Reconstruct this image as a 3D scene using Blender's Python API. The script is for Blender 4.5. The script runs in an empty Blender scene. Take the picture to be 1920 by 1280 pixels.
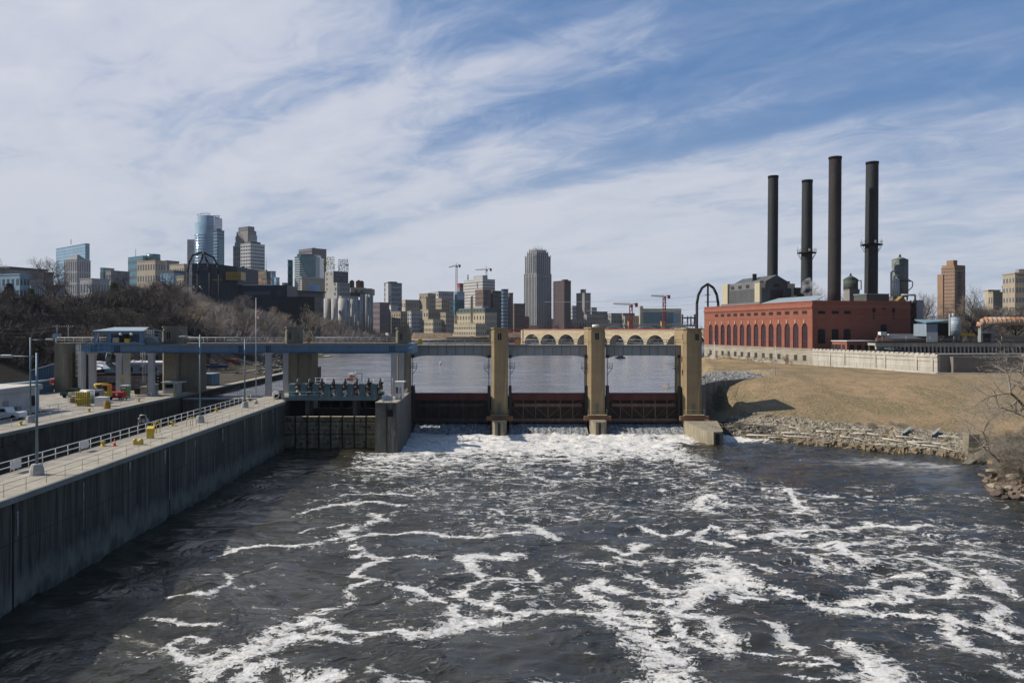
import bpy, math, random
import numpy as np
from math import radians as R, sin, cos, pi
random.seed(7)
# ---------------------------------------------------------------- camera, sky, sun, exposure
scn = bpy.context.scene
COL = scn.collection
F, HC, CX, HY = 1493.0, 22.0, 960.0, 618.0      # focal length in photo pixels, camera height, principal column, horizon row
cam_d = bpy.data.cameras.new('camera'); cam = bpy.data.objects.new('camera', cam_d); COL.objects.link(cam)
cam.location = (0, 0, HC); cam.rotation_euler = (R(90), 0, 0)
cam_d.sensor_width = 36; cam_d.lens = F/1920*36; cam_d.shift_y = -22/1920
cam_d.clip_start = 0.5; cam_d.clip_end = 30000
scn.camera = cam
SUN_EL, SUN_AZ = 40.5, 1.0      # sun stands to the left (-X), a few degrees on the camera's side
sv = (-cos(R(SUN_EL))*cos(R(SUN_AZ)), -cos(R(SUN_EL))*sin(R(SUN_AZ)), sin(R(SUN_EL)))
sd = bpy.data.lights.new('sun', 'SUN'); sd.energy = 5.0; sd.angle = R(0.6); sd.color = (1.0, 0.93, 0.82)
so = bpy.data.objects.new('sun', sd); COL.objects.link(so)
import mathutils
so.rotation_euler = mathutils.Vector(sv).to_track_quat('Z', 'Y').to_euler()
so.location = (-200, -20, 150)
world = bpy.data.worlds.new('World'); scn.world = world; world.use_nodes = True
def nn(nt, typ, **kw):
 n = nt.nodes.new(typ)
 for k, v in kw.items():
  if k.startswith('i_'):
   key = k[2:]
   n.inputs[int(key) if key.isdigit() else key.replace('_', ' ')].default_value = v
  else: setattr(n, k, v)
 return n
def mathn(nt, op, a, b=None, c=None, clamp=False):
 n = nt.nodes.new('ShaderNodeMath'); n.operation = op; n.use_clamp = clamp
 for i, x in enumerate((a, b, c)):
  if x is None: continue
  if isinstance(x, (int, float)): n.inputs[i].default_value = x
  else: nt.links.new(x, n.inputs[i])
 return n.outputs[0]
def mixc(nt, fac, a, b, blend='MIX'):
 n = nt.nodes.new('ShaderNodeMix'); n.data_type = 'RGBA'; n.blend_type = blend
 for s, x in ((0, fac), (6, a), (7, b)):
  if isinstance(x, (int, float)): n.inputs[s].default_value = x
  elif isinstance(x, tuple): n.inputs[s].default_value = (*x, 1)
  else: nt.links.new(x, n.inputs[s])
 return n.outputs[2]
def ramp(nt, fac, stops):
 n = nt.nodes.new('ShaderNodeValToRGB'); nt.links.new(fac, n.inputs[0])
 e = n.color_ramp.elements
 while len(e) < len(stops): e.new(0.5)
 for k, (p, c) in enumerate(stops):
  e[k].position = p; e[k].color = (c, c, c, 1) if isinstance(c, (int, float)) else (*c, 1)
 return n.outputs[0]
def sky_world():
 nt = world.node_tree; nt.nodes.clear(); L = nt.links.new
 out = nn(nt, 'ShaderNodeOutputWorld'); bg = nn(nt, 'ShaderNodeBackground', i_Strength=0.1)
 sky = nn(nt, 'ShaderNodeTexSky', sky_type='NISHITA', sun_disc=False, sun_elevation=R(SUN_EL), sun_rotation=R(-(90+SUN_AZ)), air_density=1.0, dust_density=1.0, ozone_density=2.0)
 tc = nn(nt, 'ShaderNodeTexCoord'); sep = nn(nt, 'ShaderNodeSeparateXYZ'); L(tc.outputs['Generated'], sep.inputs[0])
 z = mathn(nt, 'MAXIMUM', sep.outputs[2], 0.0)
 zz = mathn(nt, 'ADD', z, 0.16)
 u = mathn(nt, 'DIVIDE', sep.outputs[0], zz); v = mathn(nt, 'DIVIDE', sep.outputs[1], zz)
 comb = nn(nt, 'ShaderNodeCombineXYZ'); L(u, comb.inputs[0]); L(v, comb.inputs[1])
 m0 = nn(nt, 'ShaderNodeMapping'); m0.inputs['Rotation'].default_value = (0, 0, R(39)); L(comb.outputs[0], m0.inputs[0])   # x' runs along the streaks
 s0 = nn(nt, 'ShaderNodeSeparateXYZ'); L(m0.outputs[0], s0.inputs[0])
 def layer(sx, sy, scale, det, rough, dist, off=0.0):
  m = nn(nt, 'ShaderNodeMapping'); m.inputs['Scale'].default_value = (sx, sy, 1); m.inputs['Location'].default_value = (off, off*.7, off*.3)
  L(m0.outputs[0], m.inputs[0])
  t = nn(nt, 'ShaderNodeTexNoise'); t.inputs['Scale'].default_value = scale; t.inputs['Detail'].default_value = det
  t.inputs['Roughness'].default_value = rough; t.inputs['Distortion'].default_value = dist
  L(m.outputs[0], t.inputs[0]); return t.outputs[0]
 big = layer(.55, 1, 1.25, 6, .52, .5, 3.1)
 mid = layer(.28, 1, 2.6, 8, .6, .5, 1.7)
 fine = layer(.7, 1.0, 6.0, 10, .62, .8, 5.2)
 w = mathn(nt, 'ADD', mathn(nt, 'MULTIPLY', big, .62), mathn(nt, 'ADD', mathn(nt, 'MULTIPLY', mid, .34), mathn(nt, 'MULTIPLY', fine, .34)))
 pb = mathn(nt, 'MULTIPLY', mathn(nt, 'ADD', s0.outputs[1], 0.0), .2)
 w = mathn(nt, 'SUBTRACT', w, .10)
 bias = ramp(nt, pb, [(0.0, .38), (.34, .45), (.425, .50), (.462, .40), (.50, .58), (.60, .64), (.8, .66)])
 w = mathn(nt, 'ADD', w, mathn(nt, 'SUBTRACT', bias, .5))
 w = mathn(nt, 'ADD', w, mathn(nt, 'MULTIPLY', mathn(nt, 'MAXIMUM', mathn(nt, 'MINIMUM', mathn(nt, 'SUBTRACT', .12, sep.outputs[0]), .6), -.3), .30))
 back = mathn(nt, 'MINIMUM', mathn(nt, 'MAXIMUM', mathn(nt, 'SUBTRACT', .35, sep.outputs[1]), 0.0), 1.0)  # unseen sky behind the camera, dimmed to cut fill on front faces
 w = mathn(nt, 'SUBTRACT', w, mathn(nt, 'MULTIPLY', back, .6))
 cov = ramp(nt, w, [(.36, 0.0), (.46, .30), (.54, .70), (.64, .95)])
 dens = ramp(nt, w, [(.42, (3.1, 4.0, 6.0)), (.53, (4.2, 4.9, 6.5)), (.62, (5.5, 5.9, 7.0)), (.75, (6.5, 6.7, 7.5))])
 hz = ramp(nt, z, [(0.0, 1.0), (.1, .7), (.26, 0.0)])
 blue = mixc(nt, .6, sky.outputs[0], (1.05, 2.35, 5.1))
 blue = mixc(nt, mathn(nt, 'MULTIPLY', back, .7), blue, (.6, .95, 1.7))
 c = mixc(nt, cov, blue, dens)
 c = mixc(nt, mathn(nt, 'MULTIPLY', hz, .62), c, (5.3, 5.8, 6.5))
 L(c, bg.inputs[0]); L(bg.outputs[0], out.inputs[0])
sky_world()
scn.view_settings.view_transform = 'Standard'; scn.view_settings.look = 'None'; scn.view_settings.gamma = 1; scn.view_settings.exposure = 0.02
scn.cycles.max_bounces = 5; scn.cycles.transparent_max_bounces = 12; scn.cycles.caustics_reflective = False

# ---------------------------------------------------------------- helpers
def wx(px, D): return (px-CX)/F*D
def wz(py, D): return HC-(py-HY)/F*D
def P(px, py, D): return (wx(px, D), D, wz(py, D))
def G(px, py, z=0.0):
 D = F*(HC-z)/(py-HY); return (wx(px, D), D)
def LX(u, D): return u-0.0295*D               # lateral position in the lock's own frame
def tag(o, label=None, cat=None, group=None, kind=None):
 for k, v in (('label', label), ('category', cat), ('group', group), ('kind', kind)):
  if v: o[k] = v
 return o
def empty(name, loc, label, cat, group=None):
 o = bpy.data.objects.new(name, None); o.location = loc; COL.objects.link(o); o.empty_display_size = .5
 return tag(o, label, cat, group)
def wloc(o):
 v = mathutils.Vector((0, 0, 0))
 while o is not None: v = v+o.location; o = o.parent
 return v
def link(name, me, parent=None, loc=(0, 0, 0), rz=0):
 o = bpy.data.objects.new(name, me); COL.objects.link(o)
 if parent is not None: o.parent = parent
 o.location = loc; o.rotation_euler = (0, 0, rz); return o
def dup(root, loc, label=None, rz=None, sc=None, group=None):
 def rec(o, par):
  c = o.copy(); COL.objects.link(c)
  if par is not None: c.parent = par
  for ch in o.children: rec(ch, c)
  return c
 r = rec(root, None); r.location = loc
 if rz is not None: r.rotation_euler = (0, 0, rz)
 if sc is not None: r.scale = (sc, sc, sc) if isinstance(sc, (int, float)) else sc
 if label: r['label'] = label
 if group: r['group'] = group
 return r
class MB:
 def __init__(s): s.v = []; s.f = []; s.sm = []
 def add(s, vs, fs, smooth=False):
  n = len(s.v); s.v += [tuple(p) for p in vs]; s.f += [tuple(i+n for i in f) for f in fs]; s.sm += [smooth]*len(fs); return s
 def box(s, x0, y0, z0, x1, y1, z1):
  x0, x1 = min(x0, x1), max(x0, x1); y0, y1 = min(y0, y1), max(y0, y1); z0, z1 = min(z0, z1), max(z0, z1)
  return s.add([(x0,y0,z0),(x1,y0,z0),(x1,y1,z0),(x0,y1,z0),(x0,y0,z1),(x1,y0,z1),(x1,y1,z1),(x0,y1,z1)],
    [(0,3,2,1),(4,5,6,7),(0,1,5,4),(1,2,6,5),(2,3,7,6),(3,0,4,7)])
 def prism(s, pts, z0, z1, top=None):
  a = sum(pts[i][0]*pts[(i+1) % len(pts)][1]-pts[(i+1) % len(pts)][0]*pts[i][1] for i in range(len(pts)))
  if a < 0:
   pts = pts[::-1]
   if top: top = top[::-1]
  n = len(pts); tp = top or pts
  vs = [(x, y, z0) for x, y in pts]+[(x, y, z1) for x, y in tp]
  return s.add(vs, [tuple(range(n))[::-1], tuple(range(n, 2*n))]+[(i, (i+1) % n, n+(i+1) % n, n+i) for i in range(n)])
 def slab(s, pts3, off):      # polygon in 3-D extruded by vector off
  n = len(pts3); vs = list(pts3)+[(x+off[0], y+off[1], z+off[2]) for x, y, z in pts3]
  return s.add(vs, [tuple(range(n))[::-1], tuple(range(n, 2*n))]+[(i, (i+1) % n, n+(i+1) % n, n+i) for i in range(n)])
 def tube(s, p, q, r, n=6, r2=None, smooth=True, cap=True):
  p = mathutils.Vector(p); q = mathutils.Vector(q); d = q-p
  if d.length < 1e-6: return s
  d.normalize(); a = d.orthogonal().normalized(); b = d.cross(a); r2 = r if r2 is None else r2
  vs = []
  for c, rr in ((p, r), (q, r2)):
   for k in range(n):
    t = 2*pi*k/n; vs.append(c+a*(rr*cos(t))+b*(rr*sin(t)))
  i0 = len(s.v)
  s.add(vs, [(k, (k+1) % n, n+(k+1) % n, n+k) for k in range(n)], smooth)
  if cap: s.f += [tuple(range(i0, i0+n))[::-1], tuple(range(i0+n, i0+2*n))]; s.sm += [False]*2
  return s
 def path(s, pts, r, n=6):
  for a, b in zip(pts, pts[1:]): s.tube(a, b, r, n)
  return s
 def bar(s, p, q, w, h, up=(0, 0, 1)):
  p = mathutils.Vector(p); q = mathutils.Vector(q); d = (q-p).normalized(); up = mathutils.Vector(up)
  a = d.cross(up)
  if a.length < 1e-4: a = d.cross(mathutils.Vector((0, 1, 0)))
  a = a.normalized(); b = a.cross(d); vs = []
  for c in (p, q):
   for i, j in ((-1, -1), (1, -1), (1, 1), (-1, 1)): vs.append(c+a*(i*w/2)+b*(j*h/2))
  return s.add(vs, [(0,1,2,3),(7,6,5,4),(0,4,5,1),(1,5,6,2),(2,6,7,3),(3,7,4,0)])
 def lathe(s, cx, cy, prof, n=20, smooth=True):
  vs = []; fs = []
  for r, z in prof:
   for k in range(n): t = 2*pi*k/n; vs.append((cx+r*cos(t), cy+r*sin(t), z))
  m = len(prof)
  for j in range(m-1):
   for k in range(n): fs.append((j*n+k, j*n+(k+1) % n, (j+1)*n+(k+1) % n, (j+1)*n+k))
  i0 = len(s.v); s.add(vs, fs, smooth)
  s.f += [tuple(range(i0, i0+n))[::-1], tuple(range(i0+(m-1)*n, i0+m*n))]; s.sm += [False]*2
  return s
 def mesh(s, name, m, off=(0, 0, 0)):
  me = bpy.data.meshes.new(name)
  me.from_pydata([(x-off[0], y-off[1], z-off[2]) for x, y, z in s.v], [], s.f)
  if any(s.sm): me.polygons.foreach_set('use_smooth', s.sm)
  if m: me.materials.append(m)
  me.update(); return me
 def build(s, name, m, parent=None, loc=None):
  if parent is not None: off = wloc(parent); return link(name, s.mesh(name, m, off), parent)
  off = loc or (0, 0, 0); return link(name, s.mesh(name, m, off), None, off)
def bevel(o, w=.04, seg=1):
 md = o.modifiers.new('bevel', 'BEVEL'); md.width = w; md.segments = seg; md.limit_method = 'ANGLE'; return o
def text_part(txt, size, m, parent, loc, rot, mirror=False, depth=.05, name='lettering', sx=1.0, bold=0.0):
 cu = bpy.data.curves.new('txt', 'FONT'); cu.body = txt; cu.size = size; cu.align_x = 'CENTER'; cu.align_y = 'CENTER'; cu.extrude = depth; cu.resolution_u = 2; cu.offset = bold
 t = bpy.data.objects.new('txt', cu); COL.objects.link(t); bpy.context.view_layer.update()
 me = bpy.data.meshes.new_from_object(t.evaluated_get(bpy.context.evaluated_depsgraph_get()))
 bpy.data.objects.remove(t); me.materials.clear(); me.materials.append(m)
 if mirror:
  for v in me.vertices: v.co.x *= -1
 for v in me.vertices: v.co.x *= sx
 o = link(name, me, parent); o.location = mathutils.Vector(loc)-wloc(parent); o.rotation_euler = rot; return o

# ---------------------------------------------------------------- materials
MATS = {}
def mat(name, col, rough=.8, var=.25, scale=1.0, streak=0.0, bump=.0, metal=0.0, col2=None, spots=None, sscale=(1, 1, 1), spec=.3):
 """procedural surface: base colour varied by two noises, optional vertical streaks, stains and bump"""
 if name in MATS: return MATS[name]
 m = bpy.data.materials.new(name); m.use_nodes = True; nt = m.node_tree; L = nt.links.new
 b = nt.nodes['Principled BSDF']; b.inputs['Roughness'].default_value = rough; b.inputs['Metallic'].default_value = metal
 b.inputs['Specular IOR Level'].default_value = spec
 tc = nn(nt, 'ShaderNodeTexCoord')
 def noise(sc, det=6, mp=(1, 1, 1), dist=0):
  mm = nn(nt, 'ShaderNodeMapping'); mm.inputs['Scale'].default_value = mp; L(tc.outputs['Object'], mm.inputs[0])
  t = nn(nt, 'ShaderNodeTexNoise'); t.inputs['Scale'].default_value = sc; t.inputs['Detail'].default_value = det; t.inputs['Distortion'].default_value = dist
  t.inputs['Roughness'].default_value = .6; L(mm.outputs[0], t.inputs[0]); return t.outputs[0]
 n1 = noise(.35*scale, 6, sscale); n2 = noise(3.2*scale, 5, sscale)
 d = col2 or tuple(c*.55 for c in col)
 f = mathn(nt, 'ADD', mathn(nt, 'MULTIPLY', n1, .6), mathn(nt, 'MULTIPLY', n2, .4))
 f = ramp(nt, f, [(.40, 1.0), (.62, 0.0)])
 c = mixc(nt, mathn(nt, 'MULTIPLY', f, min(1, var*2)), tuple(col), d)
 if streak:
  s = noise(1.0, 7, (.9, .9, .035), .2); s = ramp(nt, s, [(.46, 0.0), (.62, 1.0)])
  c = mixc(nt, mathn(nt, 'MULTIPLY', s, streak), c, tuple(x*.35 for x in col))
  s2 = noise(1.7, 4, (.8, .8, .05)); s2 = ramp(nt, s2, [(.55, 0.0), (.68, 1.0)])
  c = mixc(nt, mathn(nt, 'MULTIPLY', s2, streak*.45), c, tuple(min(1, x*2.4+.02) for x in col))
 if spots:
  sp = noise(.9*scale, 6, sscale, .4); sp = ramp(nt, sp, [(.54, 0.0), (.60, 1.0)])
  c = mixc(nt, mathn(nt, 'MULTIPLY', sp, .9), c, tuple(spots))
 L(c, b.inputs['Base Color'])
 if bump:
  bp = nn(nt, 'ShaderNodeBump', i_Strength=bump); bp.inputs['Distance'].default_value = .1
  L(n2, bp.inputs['Height']); L(bp.outputs[0], b.inputs['Normal'])
 MATS[name] = m; return m
def wall_mat():
 m = bpy.data.materials.new('streaked_lock_concrete'); m.use_nodes = True; nt = m.node_tree; L = nt.links.new; b = nt.nodes['Principled BSDF']; b.inputs['Roughness'].default_value = .85
 g = nn(nt, 'ShaderNodeNewGeometry'); s = nn(nt, 'ShaderNodeSeparateXYZ'); L(g.outputs['Position'], s.inputs[0])
 def n(sc, mp, det=6):
  mm = nn(nt, 'ShaderNodeMapping'); mm.inputs['Scale'].default_value = mp; L(g.outputs['Position'], mm.inputs[0]); t = nn(nt, 'ShaderNodeTexNoise', i_Scale=sc, i_Detail=det, i_Roughness=.65); L(mm.outputs[0], t.inputs[0]); return t.outputs[0]
 a, f, h, lo = n(.42, (1, 1, .12)), n(1.9, (1, 1, .045), 8), n(5.5, (1, 1, .05), 5), n(.12, (1, 1, 1.5))
 c = mixc(nt, ramp(nt, a, [(.36, 0.0), (.64, 1.0)]), (.040, .045, .036), (.125, .130, .105))
 c = mixc(nt, ramp(nt, f, [(.40, 1.0), (.60, 0.0)]), c, (.017, .021, .019))
 c = mixc(nt, ramp(nt, h, [(.56, 0.0), (.72, .6)]), c, (.18, .20, .185))
 tide = mathn(nt, 'ADD', s.outputs[2], mathn(nt, 'MULTIPLY', mathn(nt, 'SUBTRACT', a, .5), 5.5)); tide = ramp(nt, mathn(nt, 'MULTIPLY', tide, .1), [(.02, .3), (.08, 1.0), (.19, .85), (.30, 0.0)])
 c = mixc(nt, mathn(nt, 'MULTIPLY', tide, .75), c, mixc(nt, ramp(nt, n(.8, (1, 1, .6)), [(.35, 0.0), (.65, 1.0)]), (.10, .11, .092), (.21, .22, .19)))
 jl = mathn(nt, 'ABSOLUTE', mathn(nt, 'SUBTRACT', s.outputs[2], mathn(nt, 'ADD', 5.2, mathn(nt, 'MULTIPLY', lo, .15)))); c = mixc(nt, mathn(nt, 'MULTIPLY', mathn(nt, 'LESS_THAN', jl, .05), .6), c, (.012, .014, .013))
 L(c, b.inputs['Base Color']); bp = nn(nt, 'ShaderNodeBump', i_Strength=.3); bp.inputs['Distance'].default_value = .1; L(f, bp.inputs['Height']); L(bp.outputs[0], b.inputs['Normal']); MATS['stained_concrete'] = m; return m
M_concd = None
def glass(name, col=(.03, .05, .07), rough=.12, spec=.8, var=.5, cell=3.0):
 if name in MATS: return MATS[name]
 m = bpy.data.materials.new(name); m.use_nodes = True; nt = m.node_tree; L = nt.links.new
 b = nt.nodes['Principled BSDF']; b.inputs['Roughness'].default_value = rough; b.inputs['Specular IOR Level'].default_value = spec
 tc = nn(nt, 'ShaderNodeTexCoord'); w = nn(nt, 'ShaderNodeTexVoronoi'); w.inputs['Scale'].default_value = 1/cell; L(tc.outputs['Object'], w.inputs[0])
 oi = nn(nt, 'ShaderNodeObjectInfo')
 s = nn(nt, 'ShaderNodeSeparateColor'); L(w.outputs['Color'], s.inputs[0])
 f = mathn(nt, 'MULTIPLY', mathn(nt, 'ADD', s.outputs[0], oi.outputs['Random']), .5*var)
 L(mixc(nt, f, tuple(col), tuple(min(1, c*2.2+.03) for c in col)), b.inputs['Base Color'])
 MATS[name] = m; return m
def brick(name, col, col2, mortar, scale=1.0, bw=.6, bh=.2, ms=.02, rough=.85, rotx=True, var=.3, bump=.2):
 """masonry: brick texture laid on walls through the dominant horizontal axis"""
 if name in MATS: return MATS[name]
 m = bpy.data.materials.new(name); m.use_nodes = True; nt = m.node_tree; L = nt.links.new
 b = nt.nodes['Principled BSDF']; b.inputs['Roughness'].default_value = rough; b.inputs['Specular IOR Level'].default_value = .2
 tc = nn(nt, 'ShaderNodeTexCoord'); sp = nn(nt, 'ShaderNodeSeparateXYZ'); L(tc.outputs['Object'], sp.inputs[0])
 cb = nn(nt, 'ShaderNodeCombineXYZ'); L(mathn(nt, 'ADD', sp.outputs[0], sp.outputs[1]), cb.inputs[0]); L(sp.outputs[2], cb.inputs[1])
 t = nn(nt, 'ShaderNodeTexBrick'); t.inputs['Scale'].default_value = scale; t.inputs['Brick Width'].default_value = bw; t.inputs['Row Height'].default_value = bh
 t.inputs['Mortar Size'].default_value = ms; t.inputs['Color1'].default_value = (*col, 1); t.inputs['Color2'].default_value = (*col2, 1); t.inputs['Mortar'].default_value = (*mortar, 1)
 L(cb.outputs[0], t.inputs[0])
 n = nn(nt, 'ShaderNodeTexNoise'); n.inputs['Scale'].default_value = .25; n.inputs['Detail'].default_value = 8; L(tc.outputs['Object'], n.inputs[0])
 f = ramp(nt, n.outputs[0], [(.38, 0.0), (.65, 1.0)])
 c = mixc(nt, mathn(nt, 'MULTIPLY', f, var), t.outputs[0], tuple(x*.5 for x in col))
 L(c, b.inputs['Base Color'])
 bp = nn(nt, 'ShaderNodeBump', i_Strength=bump); bp.inputs['Distance'].default_value = .05; bp.invert = True
 L(t.outputs['Fac'], bp.inputs['Height']); L(bp.outputs[0], b.inputs['Normal'])
 MATS[name] = m; return m
M_conc = mat('concrete', (.33, .30, .25), .9, .3, 1.0, .35, .15)
M_concd = wall_mat(); M_cb = mat('stained_concrete_b', (.075, .08, .075), .9, .45, 1.0, .8, .2, col2=(.03, .033, .03))
M_tan = mat('tan_concrete', (.36, .27, .155), .9, .35, .8, .4, .08, col2=(.26, .19, .11))
M_tand = mat('olive_concrete', (.24, .215, .16), .9, .25, .6, .3, .08)
M_top = mat('deck_concrete', (.40, .36, .29), .9, .3, .8, 0, .12, spots=(.28, .25, .21))
M_white = mat('white_paint', (.72, .72, .70), .6, .15)
M_galv = mat('galvanised_steel', (.48, .50, .51), .5, .2, metal=.3)
M_blue = mat('blue_paint', (.16, .26, .38), .55, .25, .5, .15)
M_bluel = mat('pale_blue_paint', (.25, .36, .42), .55, .2, .5)
M_gblue = mat('grey_blue_paint', (.17, .24, .25), .55, .3, .5, .2)
M_grey = mat('grey_paint', (.33, .34, .34), .6, .25, .5, .25)
M_dark = mat('dark_steel', (.035, .035, .035), .6, .3)
M_rust = mat('rusty_red_steel', (.125, .042, .038), .75, .4, 1.0, .3, .1)
M_rustb = mat('brown_steel', (.14, .075, .05), .8, .4, 1.0, .3)
M_yel = mat('yellow_paint', (.62, .45, .06), .6, .2)
M_ora = mat('orange_paint', (.70, .30, .05), .6, .15)
M_red = mat('red_paint', (.50, .04, .04), .5, .2)
M_wood = mat('weathered_wood', (.40, .35, .28), .9, .35, 3, sscale=(1, 1, 1))
M_bark = mat('bark', (.13, .10, .08), .95, .3, 2.0)
M_twig = mat('twig', (.28, .245, .22), .95, .25, .6)
M_twigd = mat('dark_twig', (.10, .085, .075), .95, .25, .6)  # darker twig copy, made for the left wood with bluff shade in its colour
M_twigy = mat('olive_twig', (.30, .25, .19), .95, .25, .6)
M_rock = mat('rock', (.34, .29, .22), .95, .4, 1.2, bump=.4, col2=(.18, .16, .13))
M_rockb = mat('ochre_rock', (.27, .215, .145), .95, .4, 1.2, bump=.4)
M_glass = glass('window_glass')
M_black = mat('soot_black', (.018, .017, .017), .8, .2)
# ---------------------------------------------------------------- numpy noise
NTAB = {}
def vnoise(x, y, seed=0):
 if seed not in NTAB: NTAB[seed] = np.random.RandomState(seed).rand(256, 256)
 tb = NTAB[seed]
 xi = np.floor(x).astype(int); yi = np.floor(y).astype(int); fx = x-xi; fy = y-yi
 fx = fx*fx*(3-2*fx); fy = fy*fy*(3-2*fy)
 a = tb[xi % 256, yi % 256]; b = tb[(xi+1) % 256, yi % 256]; c = tb[xi % 256, (yi+1) % 256]; d = tb[(xi+1) % 256, (yi+1) % 256]
 return (a*(1-fx)+b*fx)*(1-fy)+(c*(1-fx)+d*fx)*fy
def fbm(x, y, o=4, seed=0):
 s = 0; a = .5; t = 0
 for k in range(o): s = s+a*vnoise(x*2**k+k*17.3, y*2**k+k*9.1, seed+k); t += a; a *= .5
 return s/t
def sstep(a, b, x):
 t = np.clip((x-a)/(b-a), 0, 1); return t*t*(3-2*t)
def grid_mesh(name, xs, ys, zf, m, smooth=True):
 X, Y = np.meshgrid(xs, ys); Z = zf(X, Y); nx, ny = len(xs), len(ys)
 v = np.stack([X.ravel(), Y.ravel(), Z.ravel()], 1)
 i = np.arange(nx*ny).reshape(ny, nx)
 q = np.stack([i[:-1, :-1].ravel(), i[:-1, 1:].ravel(), i[1:, 1:].ravel(), i[1:, :-1].ravel()], 1)
 me = bpy.data.meshes.new(name); me.vertices.add(len(v)); me.vertices.foreach_set('co', v.ravel())
 me.loops.add(q.size); me.loops.foreach_set('vertex_index', q.ravel()); me.polygons.add(len(q))
 me.polygons.foreach_set('loop_start', np.arange(0, q.size, 4)); me.polygons.foreach_set('loop_total', np.full(len(q), 4))
 me.update(calc_edges=True); me.validate()
 if smooth: me.polygons.foreach_set('use_smooth', np.ones(len(q), bool))
 me.materials.append(m); return link(name, me), X, Y, Z
def seg_dist(X, Y, pts):
 """distance to an open polyline and fraction index along it"""
 best = np.full(X.shape, 1e9); idx = np.zeros(X.shape)
 for k in range(len(pts)-1):
  ax, ay = pts[k][:2]; bx, by = pts[k+1][:2]; dx, dy = bx-ax, by-ay; l2 = dx*dx+dy*dy+1e-9
  t = np.clip(((X-ax)*dx+(Y-ay)*dy)/l2, 0, 1); d = np.hypot(X-ax-t*dx, Y-ay-t*dy)
  m = d < best; best = np.where(m, d, best); idx = np.where(m, k+t, idx)
 return best, idx
# ---------------------------------------------------------------- ground
SHORE = [(58, -60), (62, 30), (66.5, 80), (66.6, 103.6), (65.2, 108), (67.6, 114), (72.5, 121), (77.5, 129), (77, 134.6), (73.9, 138), (66.9, 144.7), (55.5, 153.5), (47, 162), (41.5, 170), (41.5, 190)]
def rbf(pts):
 p = np.array(pts, float); n = len(p); d = np.hypot(p[:, None, 0]-p[None, :, 0], p[:, None, 1]-p[None, :, 1])
 K = np.where(d > 0, d*d*np.log(d+1e-9), 0)+np.eye(n)*20
 A = np.zeros((n+3, n+3)); A[:n, :n] = K; A[:n, n] = 1; A[:n, n+1:] = p[:, :2]; A[n, :n] = 1; A[n+1:, :n] = p[:, :2].T
 w = np.linalg.solve(A, np.r_[p[:, 2], 0, 0, 0])
 def f(X, Y):
  s = w[n]+w[n+1]*X+w[n+2]*Y
  for k in range(n):
   dd = np.hypot(X-p[k, 0], Y-p[k, 1]); s = s+w[k]*dd*dd*np.log(dd+1e-9)
  return s
 return f
def g3(px, py, z): x, d = G(px, py, z); return (x, d, z)
RBANK = rbf([g3(1330, 792, 3.0), g3(1500, 795, 3.2), g3(1620, 800, 3.2), g3(1700, 808, 3.2), g3(1850, 814, 3.2),
 g3(1345, 768, 4.4), g3(1400, 745, 6.3), g3(1450, 716, 9.3), g3(1500, 745, 6.8), g3(1500, 706, 10.2), g3(1560, 690, 10.6), g3(1600, 740, 7.2), g3(1600, 705, 10.2),
 g3(1700, 750, 6.9), g3(1700, 712, 10.0), g3(1700, 697, 10.5), g3(1850, 760, 6.6), g3(1850, 725, 9.0), g3(1850, 708, 10.4), g3(1950, 770, 6.2), g3(2100, 760, 7.5),
 (99, 262, 10.2), (111, 209, 10.5), (140, 220, 11), (90, 250, 10.2), (150, 170, 10), (120, 120, 9), (95, 118, 7.0), (82, 112, 4.2), (85, 125, 4.6), (78, 104, 4.0), (100, 80, 8), (86, 134, 3.6), (75, 90, 3.5)])
LSH = [(-72, 235), (-74, 262), (-82, 285), (-92, 330), (-104, 420), (-112, 480), (-118, 600), (-105, 780), (-118, 960), (-100, 1000)]
def lshore_x(Y): p = np.array(LSH); return np.interp(Y, p[:, 1], p[:, 0])
def rshore_x(Y): return np.interp(Y, [170, 200, 250, 340, 420, 600, 900, 1000], [41.5, 46, 62, 80, 104, 160, 235, 250])
RWALL = [(41.6, 172), (44.5, 185), (51, 195), (58.5, 201), (69, 206)]
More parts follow.
